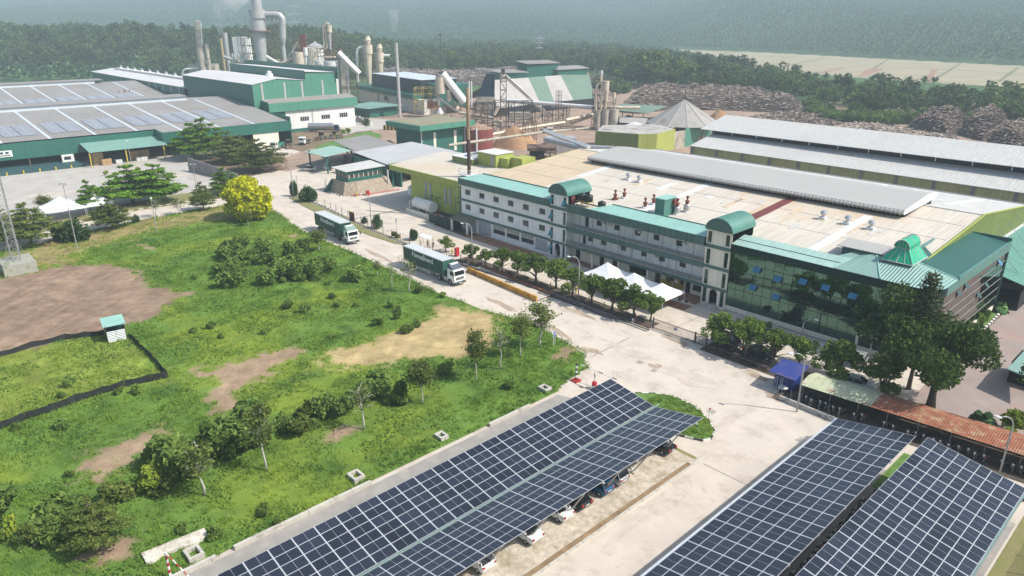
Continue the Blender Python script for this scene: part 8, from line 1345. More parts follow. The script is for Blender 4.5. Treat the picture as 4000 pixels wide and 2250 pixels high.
SPEC['big'] = (crown_mesh('crown', lob, 24000, .24, 9, 'leaf_big', shell=.45), trunk_mesh('trunk', 7.5, .45, [(r.uniform(2.5, 6), r.uniform(2.5, 4.5), r.uniform(0, 6.28), r.uniform(.4, .9)) for _ in range(9)], 'bark_dark', 9))
def mk_araucaria(seed):
    r = np.random.default_rng(seed); C = []; O = []; limbs = []; H = 15.0
    for k in range(20):
        z = 4.2+(H-4.4)*k/19; ln = 3.0*(1-k/21)**.8+.25
        for i in range(7):
            a = 2*pi*i/7+k*.45; limbs.append((min(z, H*.99), ln, a, .25))
            for q in np.linspace(.12, 1, int(7*ln)+4): 
                for _ in range(2): C.append((q*ln*cos(a)*cos(.25)+r.normal()*.12, q*ln*sin(a)*cos(.25)+r.normal()*.12, z+q*ln*sin(.25)+.1*q+r.normal()*.1)); O.append((cos(a), sin(a), .5))
    V, F, at = cards(np.array(C), .15, seed, 0, 2.6, np.array(O)*1.2); me = npmesh('crown', V, F, attr=at); me.materials.append(MATS['leaf_big']); return me, trunk_mesh('trunk', H, .24, limbs, 'bark', seed, sway=.02)
SPEC['araucaria'] = mk_araucaria(3)
def mk_far(seed, h, wd, m='leaf_far', n=520, size=1.0):
    r = np.random.default_rng(seed); lobes = []
    for i in range(11): a = r.uniform(0, 6.28); q = wd*.5*r.random()**.5; lobes.append((q*cos(a), q*sin(a), h*(.42+.5*r.random())-.25*q, wd*r.uniform(.16, .27), wd*r.uniform(.16, .27), h*r.uniform(.10, .16)))
    return crown_mesh('crown', lobes, n, size, seed, m, shell=.5, asp=1.3), trunk_mesh('trunk', h*.7, .28, [(h*.4, wd*.3, r.uniform(0, 6), .8) for _ in range(3)], 'bark_pale' if seed % 3 == 0 else 'bark', seed)
SPEC['far'] = tuple(map(list, zip(*[mk_far(40+i, *d) for i, d in enumerate([(14, 11), (16, 10), (12, 12), (18, 9), (11, 10), (15, 13)])])))
SPEC['far_lime'] = tuple(map(list, zip(*[mk_far(50+i, 9, 9, 'leaf_bush') for i in range(2)])))
def mk_palm(seed, h=6.0, nf=17, ln=4.0):
    r = np.random.default_rng(seed); V = []; F = []; at = []
    for i in range(nf):
        a = i*2.4; up = r.uniform(.1, 1.25); pv = np.array([0, 0, h]); dr_ = np.array([cos(a)*cos(up), sin(a)*cos(up), sin(up)]); side = np.array([-sin(a), cos(a), 0]); L4 = 4
        for k in range(L4+1):
            f = k/L4; w_ = .55*sin(pi*min(f*.9+.08, 1))+.04; droop = -1.9*f*f*cos(up)*.9; p = pv+dr_*ln*f+np.array([0, 0, droop]); o = len(V); V += [tuple(p-side*w_-(0, 0, .25*w_)), tuple(p+(0, 0, .12*w_)), tuple(p+side*w_-(0, 0, .25*w_))]
            if k: F += [(o-3, o-2, o+1, o), (o-2, o-1, o+2, o+1)]; q = r.random(); at += [q, q]
    me = npmesh('crown', np.array(V), np.array(F), attr=np.array(at)); me.materials.append(MATS['leaf_palm']); return me, trunk_mesh('trunk', h, .3, [], 'bark', seed, sway=.05)
SPEC['palm'] = tuple(map(list, zip(*[mk_palm(s) for s in (61, 62)]))); SPEC['cycad'] = tuple(map(list, zip(*[mk_palm(63, 1.0, 22, 1.6)])))
# ---------------------------------------------------------------- clipped row along the forecourt fence
ORD = ('first', 'second', 'third', 'fourth', 'fifth', 'sixth', 'seventh', 'eighth', 'ninth', 'tenth', 'eleventh')
row = [(1741, 984, 920), (1840, 1027, 955), (1897, 1040, 970), (1962, 1062, 965), (2023, 1080, 975), (2093, 1104, 985), (2171, 1126, 1010), (2236, 1160, 1042), (2310, 1186, 1068), (2390, 1211, 1085), (2475, 1238, 1105), (2543, 1254, 1150)]
for i, (u, v, vt) in enumerate(row):
    h = TOP(u, v, vt); plant_tree('clip', P(u, v), 'clipped bushy tree alone beside the guard shelter' if i == 0 else '%s clipped bushy tree from the left in the row along the forecourt fence' % ORD[i-1], 'tree', 'clipped_tree', h/5.1, None, 'clipped trees along the fence', sx=1.4)
for u, v, vt, lab, sx in ((2812, 1354, 1218, 'large clipped tree just right of the sliding gate', 1.35), (2912, 1392, 1240, 'clipped tree with a bare trunk beside the parked dark van', 1.1), (3018, 1425, 1285, 'clipped tree left of the blue hut', 1.25), (3118, 1432, 1315, 'clipped tree between the blue hut and the glass offices', 1.35), (3268, 1496, 1325, 'tall clipped tree behind the pale green roof sheets', 1.35), (3440, 1548, 1402, 'clipped tree left of the big dark tree', 1.45)):
    plant_tree('clip', P(u, v), lab, 'tree', 'clipped_tree', TOP(u, v, vt)/5.0, None, 'clipped trees by the glass offices', sx=sx*1.12)
for u, v, vt, lab, sx in ((1150, 768, 700, 'slim dark conifer at the tip of the fenced verge', .8), (1205, 787, 716, 'broad dark conifer next to the slim one on the fenced verge', 1.5), (1424, 872, 842, 'small dark conifer behind the rear lorry', 1.3), (1476, 893, 828, 'upright dark conifer between the two lorries', 1.0), (1613, 938, 890, 'rounded dark conifer beside the guard shelter', 1.35), (300, 938, 842, 'large dark juniper with many spires near the lattice mast', 1.9), (240, 940, 860, 'dark juniper left of the many spired one', 1.3), (534, 872, 835, 'small round dark bush beside the service road', 1.3)):
    plant_tree('conifer', P(u, v), lab, 'conifer', 'conifer_bush', TOP(u, v, vt)/3.7, None, 'dark conifers', sx=sx)
for u, v, vt, key, lab, sx in ((520, 795, 645, 'layer_green', 'big bright green tiered tree beside the loading yard', 1.9), (620, 790, 640, 'layer_green', 'bright green tiered tree merging with the biggest one on its right', 1.55), (358, 832, 705, 'layer_green', 'thin tiered tree next to the white tent', 1.0), (440, 895, 780, 'layer_olive', 'low olive tiered tree on the dry verge', 1.35), (120, 958, 795, 'layer_olive', 'round topped olive tree just right of the lattice mast', 1.35), (30, 950, 820, 'layer_olive', 'olive tree behind the lattice mast at the left edge', 1.2), (185, 845, 752, 'young', 'pale young tree behind the round topped olive tree', 1.4), (795, 822, 712, 'layer_olive', 'upright olive tree left of the yellow tree', .95), (880, 760, 655, 'layer_green', 'dark tiered tree behind the yellow tree', 1.3), (805, 615, 462, 'layer_green', 'tall green tree in front of the warehouse corner', 1.35), (760, 625, 480, 'layer_green', 'green tree at the left of the clump by the warehouse', 1.2), (900, 640, 515, 'layer_olive', 'feathery olive tree in the middle of the clump by the warehouse', 1.5), (1010, 668, 545, 'layer_olive', 'feathery olive tree at the right of the clump by the warehouse', 1.75), (945, 625, 530, 'layer_olive', 'feathery olive tree at the back of the clump by the warehouse', 1.5), (700, 838, 770, 'bare', 'nearly bare spreading young tree by the service road', 2.6), (612, 848, 760, 'bare', 'nearly bare young tree by a lamp post', 1.9), (972, 888, 815, 'young', 'small young tree in front of the yellow tree', 1.0), (1245, 985, 890, 'young', 'olive young tree in front of the rear lorry', 1.5)):
    plant_tree(key, P(u, v), lab, 'tree', 'tiered_tree' if key.startswith('layer') else 'young_tree', TOP(u, v, vt)/(7.3 if key.startswith('layer') else 6.2), None, 'roadside trees', sx=sx)
y = P(975, 858); plant_tree('yellow', y, 'round dense bright yellow tree at the bend of the road', 'tree', 'yellow_tree', TOP(975, 858, 690)/6.3, 0.3, sx=1.02)
for u, v, vt, key, lab, sx in ((1600, 1146, 985, 'bare', 'pale slender sapling standing in front of the front lorry', 1.3), (1533, 1125, 1010, 'bare', 'thin bare sapling left of the front lorry', 1.0), (1474, 1082, 1010, 'sapling', 'short sapling between the two lorries', 1.3), (1860, 1492, 1270, 'young', 'fan topped sapling on the straw patch', .75), (1955, 1446, 1255, 'bare', 'almost leafless sapling between two leafy ones', 1.2), (2034, 1398, 1205, 'young', 'leafy sapling second from the junction', .85), (2110, 1360, 1150, 'sapling', 'tall sapling nearest the junction', 1.5), (1650, 1582, 1395, 'young', 'round topped leafy sapling below the straw patch', 1.15), (1420, 1682, 1470, 'bare', 'leaning pale sapling beside a leafy bush', 1.3), (1042, 1842, 1540, 'sapling', 'tall pale sapling in the lower middle of the field', 1.0), (800, 1942, 1690, 'sapling', 'pale sapling with low drooping boughs in the lower field', 1.3), (384, 2142, 1945, 'layer_olive', 'broad olive tree at the lower left of the field', 1.0), (136, 2142, 2030, 'young', 'small umbrella shaped sapling at the lower left', 1.25)):
    plant_tree(key, P(u, v), lab, 'tree', 'sapling' if key != 'layer_olive' else 'tiered_tree', TOP(u, v, vt)/(6.2 if key != 'layer_olive' else 7.3), None, 'field saplings', sx=sx)
# shrubs in the field
SH = [(1468, 1548, 1.6, 'bush'), (1440, 1560, 1.3, 'bush'), (1340, 1620, 1.5, 'bush'), (1285, 1632, 1.5, 'bush'), (1560, 1570, 1.6, 'bush'), (1740, 1470, 1.0, 'bush'), (1200, 1640, 1.2, 'bush_grey'), (1170, 1700, 1.3, 'bush_grey'), (1120, 1700, 1.2, 'bush'), (1010, 1730, 1.9, 'bush'), (930, 1720, 2.3, 'bush'), (870, 1760, 2.0, 'bush'), (960, 1770, 1.6, 'bush'), (700, 1850, 2.3, 'bush'), (660, 1830, 2.0, 'bush'), (620, 1910, 1.5, 'bush_lime'), (648, 1935, 1.1, 'bush_grey'), (590, 1900, 1.2, 'bush'), (268, 2075, 1.9, 'bush'), (200, 2125, 1.5, 'bush'), (0, 2030, 1.7, 'bush'), (20, 2120, 1.3, 'bush_lime'), (465, 1960, 1.2, 'bush_grey'), (-20, 2160, 1.4, 'bush'), (1395, 1095, 1.5, 'bush'), (1240, 1085, 1.8, 'bush'), (1290, 1060, 1.4, 'bush')]
rs = np.random.default_rng(77)
for i in range(46):
    u, v = rs.uniform(850, 1260), rs.uniform(960, 1130)
    if (u-1020)/230*.9+(v-1040)/90 > 1.3: continue
    SH.append((u, v, rs.uniform(.8, 1.9), 'bush'))
for i in range(26): SH.append((rs.uniform(700, 1750), rs.uniform(1010, 1330), rs.uniform(.4, .9), 'bush'))
for i in range(30): u, v = rs.uniform(60, 2100), rs.uniform(1500, 2200); SH.append((u, v, rs.uniform(.3, .8), 'bush'))
nsh = 0
for u, v, s, k in SH:
    p = P(u, v)
    if not inpoly(np.array(p[0]), np.array(p[1]), FIELD): continue
    p[2] = .1; plant_tree(k, p, {'bush': 'dark leafy shrub growing wild in the field', 'bush_lime': 'yellow green leafy shrub growing wild in the field', 'bush_grey': 'grey green leafy shrub growing wild in the field'}[k], 'shrub', 'field_shrub', s, None, 'wild shrubs in the field: '+k.replace('bush_', '').replace('bush', 'dark'), sx=rs.uniform(.9, 1.3))
# right hand corner
p = P(3635, 1588); plant_tree('big', p, 'big dark spreading tree beside the motorbike shed', 'tree', 'shade_tree', TOP(3640, 1588, 1215)/11.2, 1.0, sx=.95); p = P(3548, 1520); plant_tree('araucaria', p, 'tall spiky column conifer rising behind the big dark tree', 'conifer', 'column_conifer', TOP(3600, 1515, 1062)/15.2, 0.2)
for u, v, s, k, lab in ((3088, 1272, .9, 'bush_lime', 'small round lime bush before the glass offices'), (3000, 1290, .8, 'bush', 'dark bush at the foot of the glass wall'), (2880, 1275, .6, 'bush', 'thin shrub near the steps of the right tower'), (3790, 1300, .9, 'bush', 'clipped shrub on the lawn nearest the big tree'), (3818, 1268, 1.0, 'bush', 'clipped shrub on the lawn by the glass side wall'), (3850, 1245, .9, 'bush', 'clipped shrub on the lawn at the far end'), (3735, 1330, .8, 'bush_lime', 'flowering shrub at the near end of the lawn'), (3960, 1690, 1.5, 'bush_lime', 'large yellow green croton at the right edge'), (3940, 1725, .9, 'bush_lime', 'yellow green croton in front of the large one'), (3310, 1345, .7, 'bush', 'dark shrub before the entrance bay'), (1545, 930, .8, 'bush_grey', 'brownish shrub on the fenced verge'), (415, 685, .8, 'bush_lime', 'lime clipped ball shrub left of the big tiered tree'), (540, 670, .8, 'bush_lime', 'lime clipped ball shrub behind the big tiered tree'), (1340, 525, 1.2, 'bush_lime', 'lime shrub on the back lawn, left of a pair'), (1362, 522, 1.3, 'bush_lime', 'lime shrub on the back lawn, right of a pair')):
    plant_tree(k, P(u, v), lab, 'shrub', 'garden_shrub', s, None, 'garden shrubs')
p = P(3905, 1218); plant_tree('cycad', p, 'dark cycad at the corner of the glass offices lawn', 'palm', 'cycad', 1.0); p = P(3815, 1652); plant_tree('cycad', p, 'yellowish rosette plant beside the rusty roof', 'palm', 'cycad', .8); p = P(3850, 1665); plant_tree('cycad', p, 'green rosette plant right of the yellowish one', 'palm', 'cycad', .9)
p = P(1435, 520); plant_tree('young', p, 'small mop headed tree on a thin stem by the back road', 'tree', 'young_tree', TOP(1435, 520, 452)/6.0, sx=.8)
lawn_side = [P(u, v)[:2] for u, v in ((3880, 1205), (3908, 1222), (3800, 1325), (3735, 1370), (3700, 1350))]; zsheet('side_lawn', lawn_side, .04, 'lawn')
def toXY(x, y_): return (x-CAM[0])*_R[0]+(y_-CAM[1])*_R[1], -(x-CAM[0])*sin(YAW)+(y_-CAM[1])*cos(YAW)
# ---------------------------------------------------------------- grass: tufts over the rough field
r = np.random.default_rng(101); n = 62000; bx_ = r.uniform(-128, 4.8, n); by_ = r.uniform(-135, -21, n); ok = inpoly(bx_, by_, FIELD); cl_ = field_colour(bx_, by_); green = cl_[:, 1]-cl_[:, 0]; clump = vn2.fbm(bx_/3+20, by_/3, 3); ok &= (green > -.045) & (clump+r.random(n)*.35+np.clip(green, -.05, .0)*4 > .56); edge = pdist(bx_, by_, FIELD); u_ = np.array([PX((a, b, 0)) for a, b in zip(bx_[ok], by_[ok])]); bx_, by_ = bx_[ok], by_[ok]
vis = (u_[:, 0] > -60) & (u_[:, 0] < 2400) & (u_[:, 1] < 2320); bx_, by_ = bx_[vis], by_[vis]; ix, iy = r.uniform(14, 30, 2600), r.uniform(-48, -28, 2600); ki = inpoly(ix, iy, IS) & (r.random(2600) > .3); bx_, by_ = np.concatenate([bx_, ix[ki]]), np.concatenate([by_, iy[ki]]); cc_ = field_colour(bx_, by_); n = len(bx_); nb_ = 7
ba = r.uniform(0, 6.28, (n, nb_)); bl = r.uniform(.2, .62, (n, nb_))*(.6+.8*vn.fbm(bx_/7, by_/7, 2))[:, None]; lean = r.uniform(.25, 1.0, (n, nb_)); z0 = np.where(bx_ > 6, .15, zfield(bx_, by_)-.03)
cx_ = bx_[:, None]+r.normal(size=(n, nb_))*.14; cy_ = by_[:, None]+r.normal(size=(n, nb_))*.14; tx_ = cx_+np.cos(ba)*bl*lean; ty_ = cy_+np.sin(ba)*bl*lean; wz_ = .045
A = np.stack([cx_-np.sin(ba)*wz_, cy_+np.cos(ba)*wz_, np.broadcast_to(z0[:, None], (n, nb_))], -1); Bq = np.stack([cx_+np.sin(ba)*wz_, cy_-np.cos(ba)*wz_, np.broadcast_to(z0[:, None], (n, nb_))], -1); Cq = np.stack([tx_, ty_, z0[:, None]+bl*np.sqrt(np.maximum(1.05-lean**2, .12))], -1)
V = np.stack([A, Bq, Cq], 2).reshape(-1, 3); F = np.arange(len(V)).reshape(-1, 3); lime = np.clip((cc_[:, 0]-.06)/.14, 0, 1)
me = npmesh('grass', V, F, attr=np.clip(np.repeat(lime*.75, nb_)+r.random(n*nb_)*.4-.08, 0, 1)); me.materials.append(MATS['leaf_grass']); tag(inst('grass', me, None, None), 'rough green grass tufts scattered over the open field', 'grass', kind='stuff')
# broad leaved weeds low in the grass
r = np.random.default_rng(111); n = 150000; wx = r.uniform(-128, 4.6, n); wy = r.uniform(-135, -21, n); cl2 = vn2.fbm(wx/4+70, wy/4+3, 4); cf = field_colour(wx, wy); ok = inpoly(wx, wy, FIELD) & (cl2 > .50) & (cf[:, 1]-cf[:, 0] > .03); wx, wy, cl2 = wx[ok], wy[ok], cl2[ok]; xx, yy = toXY(wx, wy); ok = (np.abs(xx) < yy*.78+4) & (yy > 38); wx, wy, cl2 = wx[ok], wy[ok], cl2[ok]
cen = np.stack([wx, wy, zfield(wx, wy)+r.random(len(wx))*(cl2-.45)*1.1], 1); V, F, at = cards(cen, .2, 112, .3, 1.4); me = npmesh('weeds', V, F, attr=at*np.clip(1.5-(cl2-.5)*6, .35, 1)); me.materials.append(MATS['leaf_weed']); tag(inst('weeds', me, None, None), 'low leafy weeds growing in patches through the field grass', 'weeds', kind='stuff')
# ---------------------------------------------------------------- log piles
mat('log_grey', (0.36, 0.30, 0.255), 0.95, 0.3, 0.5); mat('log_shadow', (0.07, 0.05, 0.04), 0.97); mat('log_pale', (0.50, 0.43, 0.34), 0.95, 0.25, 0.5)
leafmat('log_bark', (0.13, 0.095, 0.075), (0.52, 0.43, 0.36), 0.0, 0.0)
def log_pile(poly, h, n, lab, seed, ln=2.6, steep=5.0, dark=0.0):
    r = np.random.default_rng(seed); pts = np.array([P(u, v)[:2] for u, v in poly]); c = pts.mean(0); o = thing('log_pile', lab, 'log pile', (c[0], c[1], 0), group='piles of rubberwood logs'); mn, mx_ = pts.min(0), pts.max(0); sd = VN(seed)
    H = lambda x, y: h*np.clip(-pdist(x, y, pts)/steep, 0, 1)**.7*(.42+1.05*sd.fbm(x/8, y/8, 3))
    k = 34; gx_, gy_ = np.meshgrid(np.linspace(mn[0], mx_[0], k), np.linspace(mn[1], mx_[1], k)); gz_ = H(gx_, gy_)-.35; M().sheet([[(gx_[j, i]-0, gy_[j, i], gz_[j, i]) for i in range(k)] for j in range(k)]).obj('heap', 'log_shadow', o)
    x = r.uniform(mn[0], mx_[0], n*4); y_ = r.uniform(mn[1], mx_[1], n*4); kk = inpoly(x, y_, pts); x, y_ = x[kk][:n], y_[kk][:n]; z = H(x, y_)+r.uniform(-.25, .25, len(x)); m = len(x)
    az = r.normal(.9, .55, m)+(sd.fbm(x/6, y_/6, 2)-.5)*3; el = r.normal(0, .28, m); L_ = ln*r.uniform(.6, 1.2, m); d = np.stack([np.cos(az)*np.cos(el), np.sin(az)*np.cos(el), np.sin(el)], 1); a = np.stack([-np.sin(az), np.cos(az), np.zeros(m)], 1); b = np.cross(d, a); R_ = r.uniform(.10, .22, m)[:, None]; c0 = np.stack([x, y_, z], 1)-d*L_[:, None]/2-np.array([c[0], c[1], 0]); c1 = c0+d*L_[:, None]
    ring = [a*R_, b*R_, -a*R_, -b*R_]; V = np.stack([c0+q for q in ring]+[c1+q for q in ring], 1).reshape(-1, 3); base = np.arange(m)[:, None]*8; F = np.concatenate([base+np.array([i, (i+1) % 4, 4+(i+1) % 4, 4+i]) for i in range(4)]+[base+np.array([0, 1, 2, 3]), base+np.array([7, 6, 5, 4])], 0); va = np.tile(np.clip(r.random(m)*.9+.1-dark, 0, 1), 6)
    me = npmesh('logs', V, F, attr=va); me.materials.append(MATS['log_bark']); q = inst('logs', me, None, o); q['kind'] = 'stuff'
log_pile([(1440, 250), (1560, 225), (1760, 232), (1900, 250), (2080, 275), (2350, 300), (2400, 340), (2200, 345), (1900, 335), (1500, 325), (1400, 300)], 5.5, 5200, 'vast low grey log pile stretching behind the mill building', 201, 4.2, 18, -.35)
log_pile([(2430, 440), (2455, 395), (2520, 372), (2800, 378), (3000, 395), (3140, 428), (3130, 445), (2850, 432), (2600, 430), (2500, 445)], 7.8, 4200, 'tall stacked log pile behind the conical shed', 202, 3.4, 9, .1); log_pile([(2860, 470), (3050, 440), (3260, 462), (3330, 500), (3180, 520), (3000, 500)], 2.0, 1500, 'low spread of loose logs between the tall pile and the shed roofs', 203, 3, 8, .15)
log_pile([(3220, 500), (3300, 485), (3500, 500), (3720, 530), (3760, 560), (3600, 560), (3350, 525)], 1.6, 1600, 'low pale bed of stripped logs along the back of the storage shed', 204, 3, 6, -.35); log_pile([(3540, 512), (3600, 478), (3700, 468), (3780, 490), (3770, 520), (3700, 538), (3620, 530)], 7.5, 1700, 'dark cut faced log pile, left of the two big mounds at right', 205, 2.4, 4.5, .25); log_pile([(3740, 525), (3780, 482), (3880, 478), (3940, 510), (3930, 540), (3840, 552)], 7.5, 1500, 'dark cut faced log pile, right of the two big mounds', 206, 2.4, 4.5, .25); log_pile([(3850, 570), (3920, 520), (4020, 512), (4150, 540), (4150, 600), (3950, 590)], 7, 1500, 'log pile cut off by the right edge of the picture', 207, 2.4, 5, .1)
# ---------------------------------------------------------------- tree belts, knoll, palm hills
def scatter(poly, gap, seed):
    r = np.random.default_rng(seed); p = np.array(poly); mn, mx_ = p.min(0), p.max(0); gx_, gy_ = np.meshgrid(np.arange(mn[0], mx_[0], gap), np.arange(mn[1], mx_[1], gap)); x = (gx_+r.uniform(-.45, .45, gx_.shape)*gap).ravel(); y_ = (gy_+r.uniform(-.45, .45, gx_.shape)*gap).ravel(); k = inpoly(x, y_, p); return x[k], y_[k], r
def ground_z(x, y_): X, Y = toXY(np.asarray(x, float), np.asarray(y_, float)); return hgt(X, Y)
def gn_scatter(name, pts, srcs, lab, cat, smin, smax, seed):
    """one object: points carrying copies of an existing plant crown"""
    me = bpy.data.meshes.new(name); me.from_pydata([tuple(map(float, p)) for p in pts], [], []); o = bpy.data.objects.new(name, me); COL.objects.link(o); ng = bpy.data.node_groups.new(name, 'GeometryNodeTree'); ng.interface.new_socket('Geometry', in_out='INPUT', socket_type='NodeSocketGeometry'); ng.interface.new_socket('Geometry', in_out='OUTPUT', socket_type='NodeSocketGeometry')
    A = ng.nodes.new; gi = A('NodeGroupInput'); go = A('NodeGroupOutput'); ip = A('GeometryNodeInstanceOnPoints'); gg = A('GeometryNodeGeometryToInstance')
    for s_ in srcs: oi = A('GeometryNodeObjectInfo'); oi.inputs['Object'].default_value = s_; oi.inputs['As Instance'].default_value = True; ng.links.new(oi.outputs['Geometry'], gg.inputs[0])
    rv = A('FunctionNodeRandomValue'); rv.data_type = 'FLOAT_VECTOR'; rv.inputs[0].default_value = (0, 0, 0); rv.inputs[1].default_value = (.15, .15, 6.28); rv.inputs['Seed'].default_value = seed; rs_2 = A('FunctionNodeRandomValue'); rs_2.inputs[2].default_value = smin; rs_2.inputs[3].default_value = smax; rs_2.inputs['Seed'].default_value = seed+5; ri = A('FunctionNodeRandomValue'); ri.data_type = 'INT'; ri.inputs[4].default_value = 0; ri.inputs[5].default_value = len(srcs)-1; ri.inputs['Seed'].default_value = seed+9
    L = ng.links.new; L(gi.outputs[0], ip.inputs['Points']); L(gg.outputs[0], ip.inputs['Instance']); ip.inputs['Pick Instance'].default_value = True; L(ri.outputs[2], ip.inputs['Instance Index']); L(rv.outputs[0], ip.inputs['Rotation']); L(rs_2.outputs[1], ip.inputs['Scale']); L(ip.outputs[0], go.inputs[0]); md = o.modifiers.new('scatter', 'NODES'); md.node_group = ng
    return tag(o, lab, cat, kind='stuff')
FARC = []
def belt(poly, gap, seed, keep, lab, grp, smin, smax, spec='far'):
    x, y_, r = scatter(poly, gap, seed); z = ground_z(x, y_)-.3; d = np.hypot(x-CAM[0], y_-CAM[1]); o_ = np.argsort(d); rest = []
    for k, i in enumerate(o_):
        if k < keep:
            sp = spec if r.random() > .12 else 'far_lime'; t = plant_tree(sp, (x[i], y_[i], z[i]), lab if sp == spec else lab.replace('dark', 'pale'), 'tree', 'forest_tree', r.uniform(smin, smax)*float(np.interp(PX((x[i], y_[i], 0))[0], [1500, 2000, 2500, 2720, 3200, 4200], [1, 1.15, 1.3, .85, .66, .66]))*(1.2 if r.random() < .12 else 1), r.uniform(0, 6.28), grp, sx=r.uniform(1.0, 1.45)); 
            if len(FARC) < 12: FARC.append([c for c in t.children if c.name.startswith('crown')][0])
        else: rest.append((x[i], y_[i], z[i]))
    return rest
BELT = [P(u, v)[:2] for u, v in ((1480, 232), (1700, 228), (1900, 238), (2120, 262), (2360, 305), (2470, 350), (2700, 362), (3000, 385), (3180, 420), (3320, 468), (3560, 470), (3800, 475), (4250, 520), (4250, 432), (3700, 396), (3300, 362), (2950, 308), (2700, 268), (2400, 222), (2150, 200), (1700, 188), (1450, 190))]
rest = belt(BELT, 12.0, 301, 170, 'dark broadleaf tree in the dense belt behind the log piles', 'trees of the belt behind the log piles', .7, 1.65)
FL_ = [LY(X, Y) for X, Y in ((-640, 640), (-440, 625), (-330, 610), (-260, 590), (-170, 590), (-120, 600), (-110, 700), (-140, 860), (-300, 880), (-700, 860))]
rest2 = belt(FL_, 11.0, 302, 100, 'dark broadleaf tree on the wooded knoll behind the warehouse', 'trees of the knoll behind the warehouse', .65, 1.15)
MID = [LY(X, Y) for X, Y in ((-160, 700), (-60, 640), (40, 720), (60, 900), (-60, 1050), (-260, 1000))]
rest3 = belt(MID, 12, 303, 20, 'dark broadleaf tree in the wood behind the silver stack', 'trees of the wood behind the stack', .7, 1.15)
gn_scatter('far_wood', rest+rest2+rest3, FARC[:8], 'dense hazy woodland beyond the nearer trees', 'woodland', .8, 1.4, 7)
# undergrowth at the feet of the belt
ug = [P(u, v)[:2] for u, v in ((1900, 262), (2100, 280), (2440, 350), (2480, 368), (2360, 330), (2100, 262))]; x, y_, r = scatter([P(u, v)[:2] for u, v in ((1560, 222), (1800, 212), (2000, 225), (2100, 262), (2420, 335), (2470, 362), (2420, 372), (2050, 268), (1800, 240))], 4.5, 305); x2, y2, r = scatter([P(u, v)[:2] for u, v in ((3130, 420), (3300, 462), (3560, 470), (3600, 485), (3400, 492), (3200, 470))], 3.5, 306)
bc = next(o for o in bpy.data.objects if o.name.startswith('crown') and o.parent and o.parent.name.startswith('field_shrub')); gn_scatter('undergrowth', [(a, b, 0) for a, b in zip(np.concatenate([x, x2]), np.concatenate([y_, y2]))], [bc], 'low bright green undergrowth along the foot of the tree belt', 'undergrowth', 1.2, 3.0, 11)
# palms: a few single ones at the near edge, plantation on the hills
PALMC = []
for u, v, vt in [(800, 205, 80), (3180, 345, 285), (3220, 348, 290), (3260, 352, 292), (3300, 352, 294), (3400, 358, 296), (3440, 360, 298), (3540, 364, 300), (3600, 366, 305), (3640, 368, 310)]:
    p = P(u, v); p[2] = float(ground_z(p[0], p[1])); t = plant_tree('palm', p, 'feathery oil palm on the knoll behind the dryer tower' if u == 800 else 'feathery oil palm at the far edge of the tree belt before the paddy', 'palm', 'oil_palm', 1.25 if u != 800 else 1.9, None, 'oil palms at the belt'); PALMC.append([c for c in t.children if c.name.startswith('crown')][0])
r = np.random.default_rng(404); g = 8.6; Xs, Ys_ = [], []
for Y in np.arange(560, 2750, g*.9):
    X = np.arange(-.78*Y-40, .78*Y+40, g)+r.uniform(-2.2, 2.2); Xs.append(X+r.uniform(-2.5, 2.5, len(X))); Ys_.append(np.full(len(X), Y)+r.uniform(-2.5, 2.5, len(X)))
X = np.concatenate(Xs); Y = np.concatenate(Ys_); fx_ = np.interp(X, [a for a, b in FOOT], [b for a, b in FOOT]); k = Y > fx_+6; k |= (Y > 760) & (X < 230) & (Y < fx_+6) & ~((X > -330) & (X < 60) & (Y < 900)); k |= (X < -255) & (Y > 562) & (Y < 632); k &= r.random(len(X)) > .04; X, Y = X[k], Y[k]; x, y_ = LY(X, Y); z = hgt(X, Y)-2.6
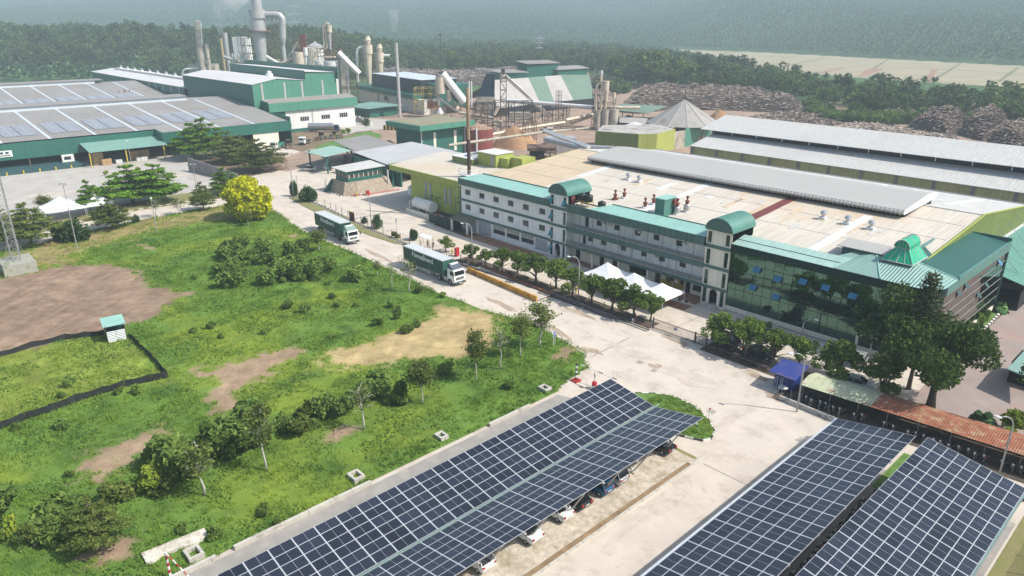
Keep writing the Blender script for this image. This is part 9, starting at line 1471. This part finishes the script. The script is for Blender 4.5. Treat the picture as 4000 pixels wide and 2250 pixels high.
gn_scatter('palm_plantation', np.stack([x, y_, z], 1), PALMC[:2], 'hazy oil palm plantation covering the hills behind', 'plantation', 1.05, 1.55, 21)
# ---------------------------------------------------------------- smoke and haze
def volmat(name, col, dens, noise=None):
    m, n = nodemat(name); L = n.links.new; out = N(n, 'ShaderNodeOutputMaterial'); v = N(n, 'ShaderNodeVolumePrincipled'); v.inputs['Color'].default_value = rgba(col); v.inputs['Density'].default_value = dens; v.inputs['Anisotropy'].default_value = 0.0
    if noise:
        ge = N(n, 'ShaderNodeNewGeometry'); t = N(n, 'ShaderNodeTexNoise', Scale=noise, Detail=4.0, Roughness=.6); L(ge.outputs['Position'], t.inputs['Vector']); mr = N(n, 'ShaderNodeMapRange'); mr.inputs[1].default_value = .36; mr.inputs[2].default_value = .7; mr.inputs[3].default_value = 0.0; mr.inputs[4].default_value = dens; L(t.outputs[0], mr.inputs[0]); L(mr.outputs[0], v.inputs['Density'])
    L(v.outputs[0], out.inputs['Volume']); MATS[name] = m; return m
volmat('smoke_volume', (1, 1, 1), .16, .07); volmat('smoke_thin', (.95, .96, .98), .06, .2); volmat('haze_volume', (.72, .88, 1.0), HAZE)
def plume(p, lab, pts, m_='smoke_volume'):
    t = M().tube([np.array(p)+_R*a+np.array([0, 0, b]) for a, b, c in pts], [c for a, b, c in pts], 12); o = t.obj('smoke', m_, smooth=True); return tag(o, lab, 'smoke', kind='stuff')
plume(SMOKE0, 'white smoke drifting up from the tan stack', [(-.2, 0, .8), (.5, 5, 2.8), (1.5, 12, 5.0), (5, 19, 8.5), (11, 28, 12), (18, 38, 15)])
plume(Qd(1547, 167, P(1558, 458)), 'faint smoke above the silver stack', [(0, 0, .5), (-.2, 4, 1.2), (-.4, 9, 2.0), (-.2, 15, 2.8)], 'smoke_thin')
hb = M(); c4 = [LY(X, Y) for X, Y in ((-5600, -400), (5600, -400), (5600, 4900), (-5600, 4900))]; hb.prism(c4, -12, 330); tag(hb.obj('haze', 'haze_volume'), 'pale blue haze filling the air over the whole valley', 'haze', kind='stuff')
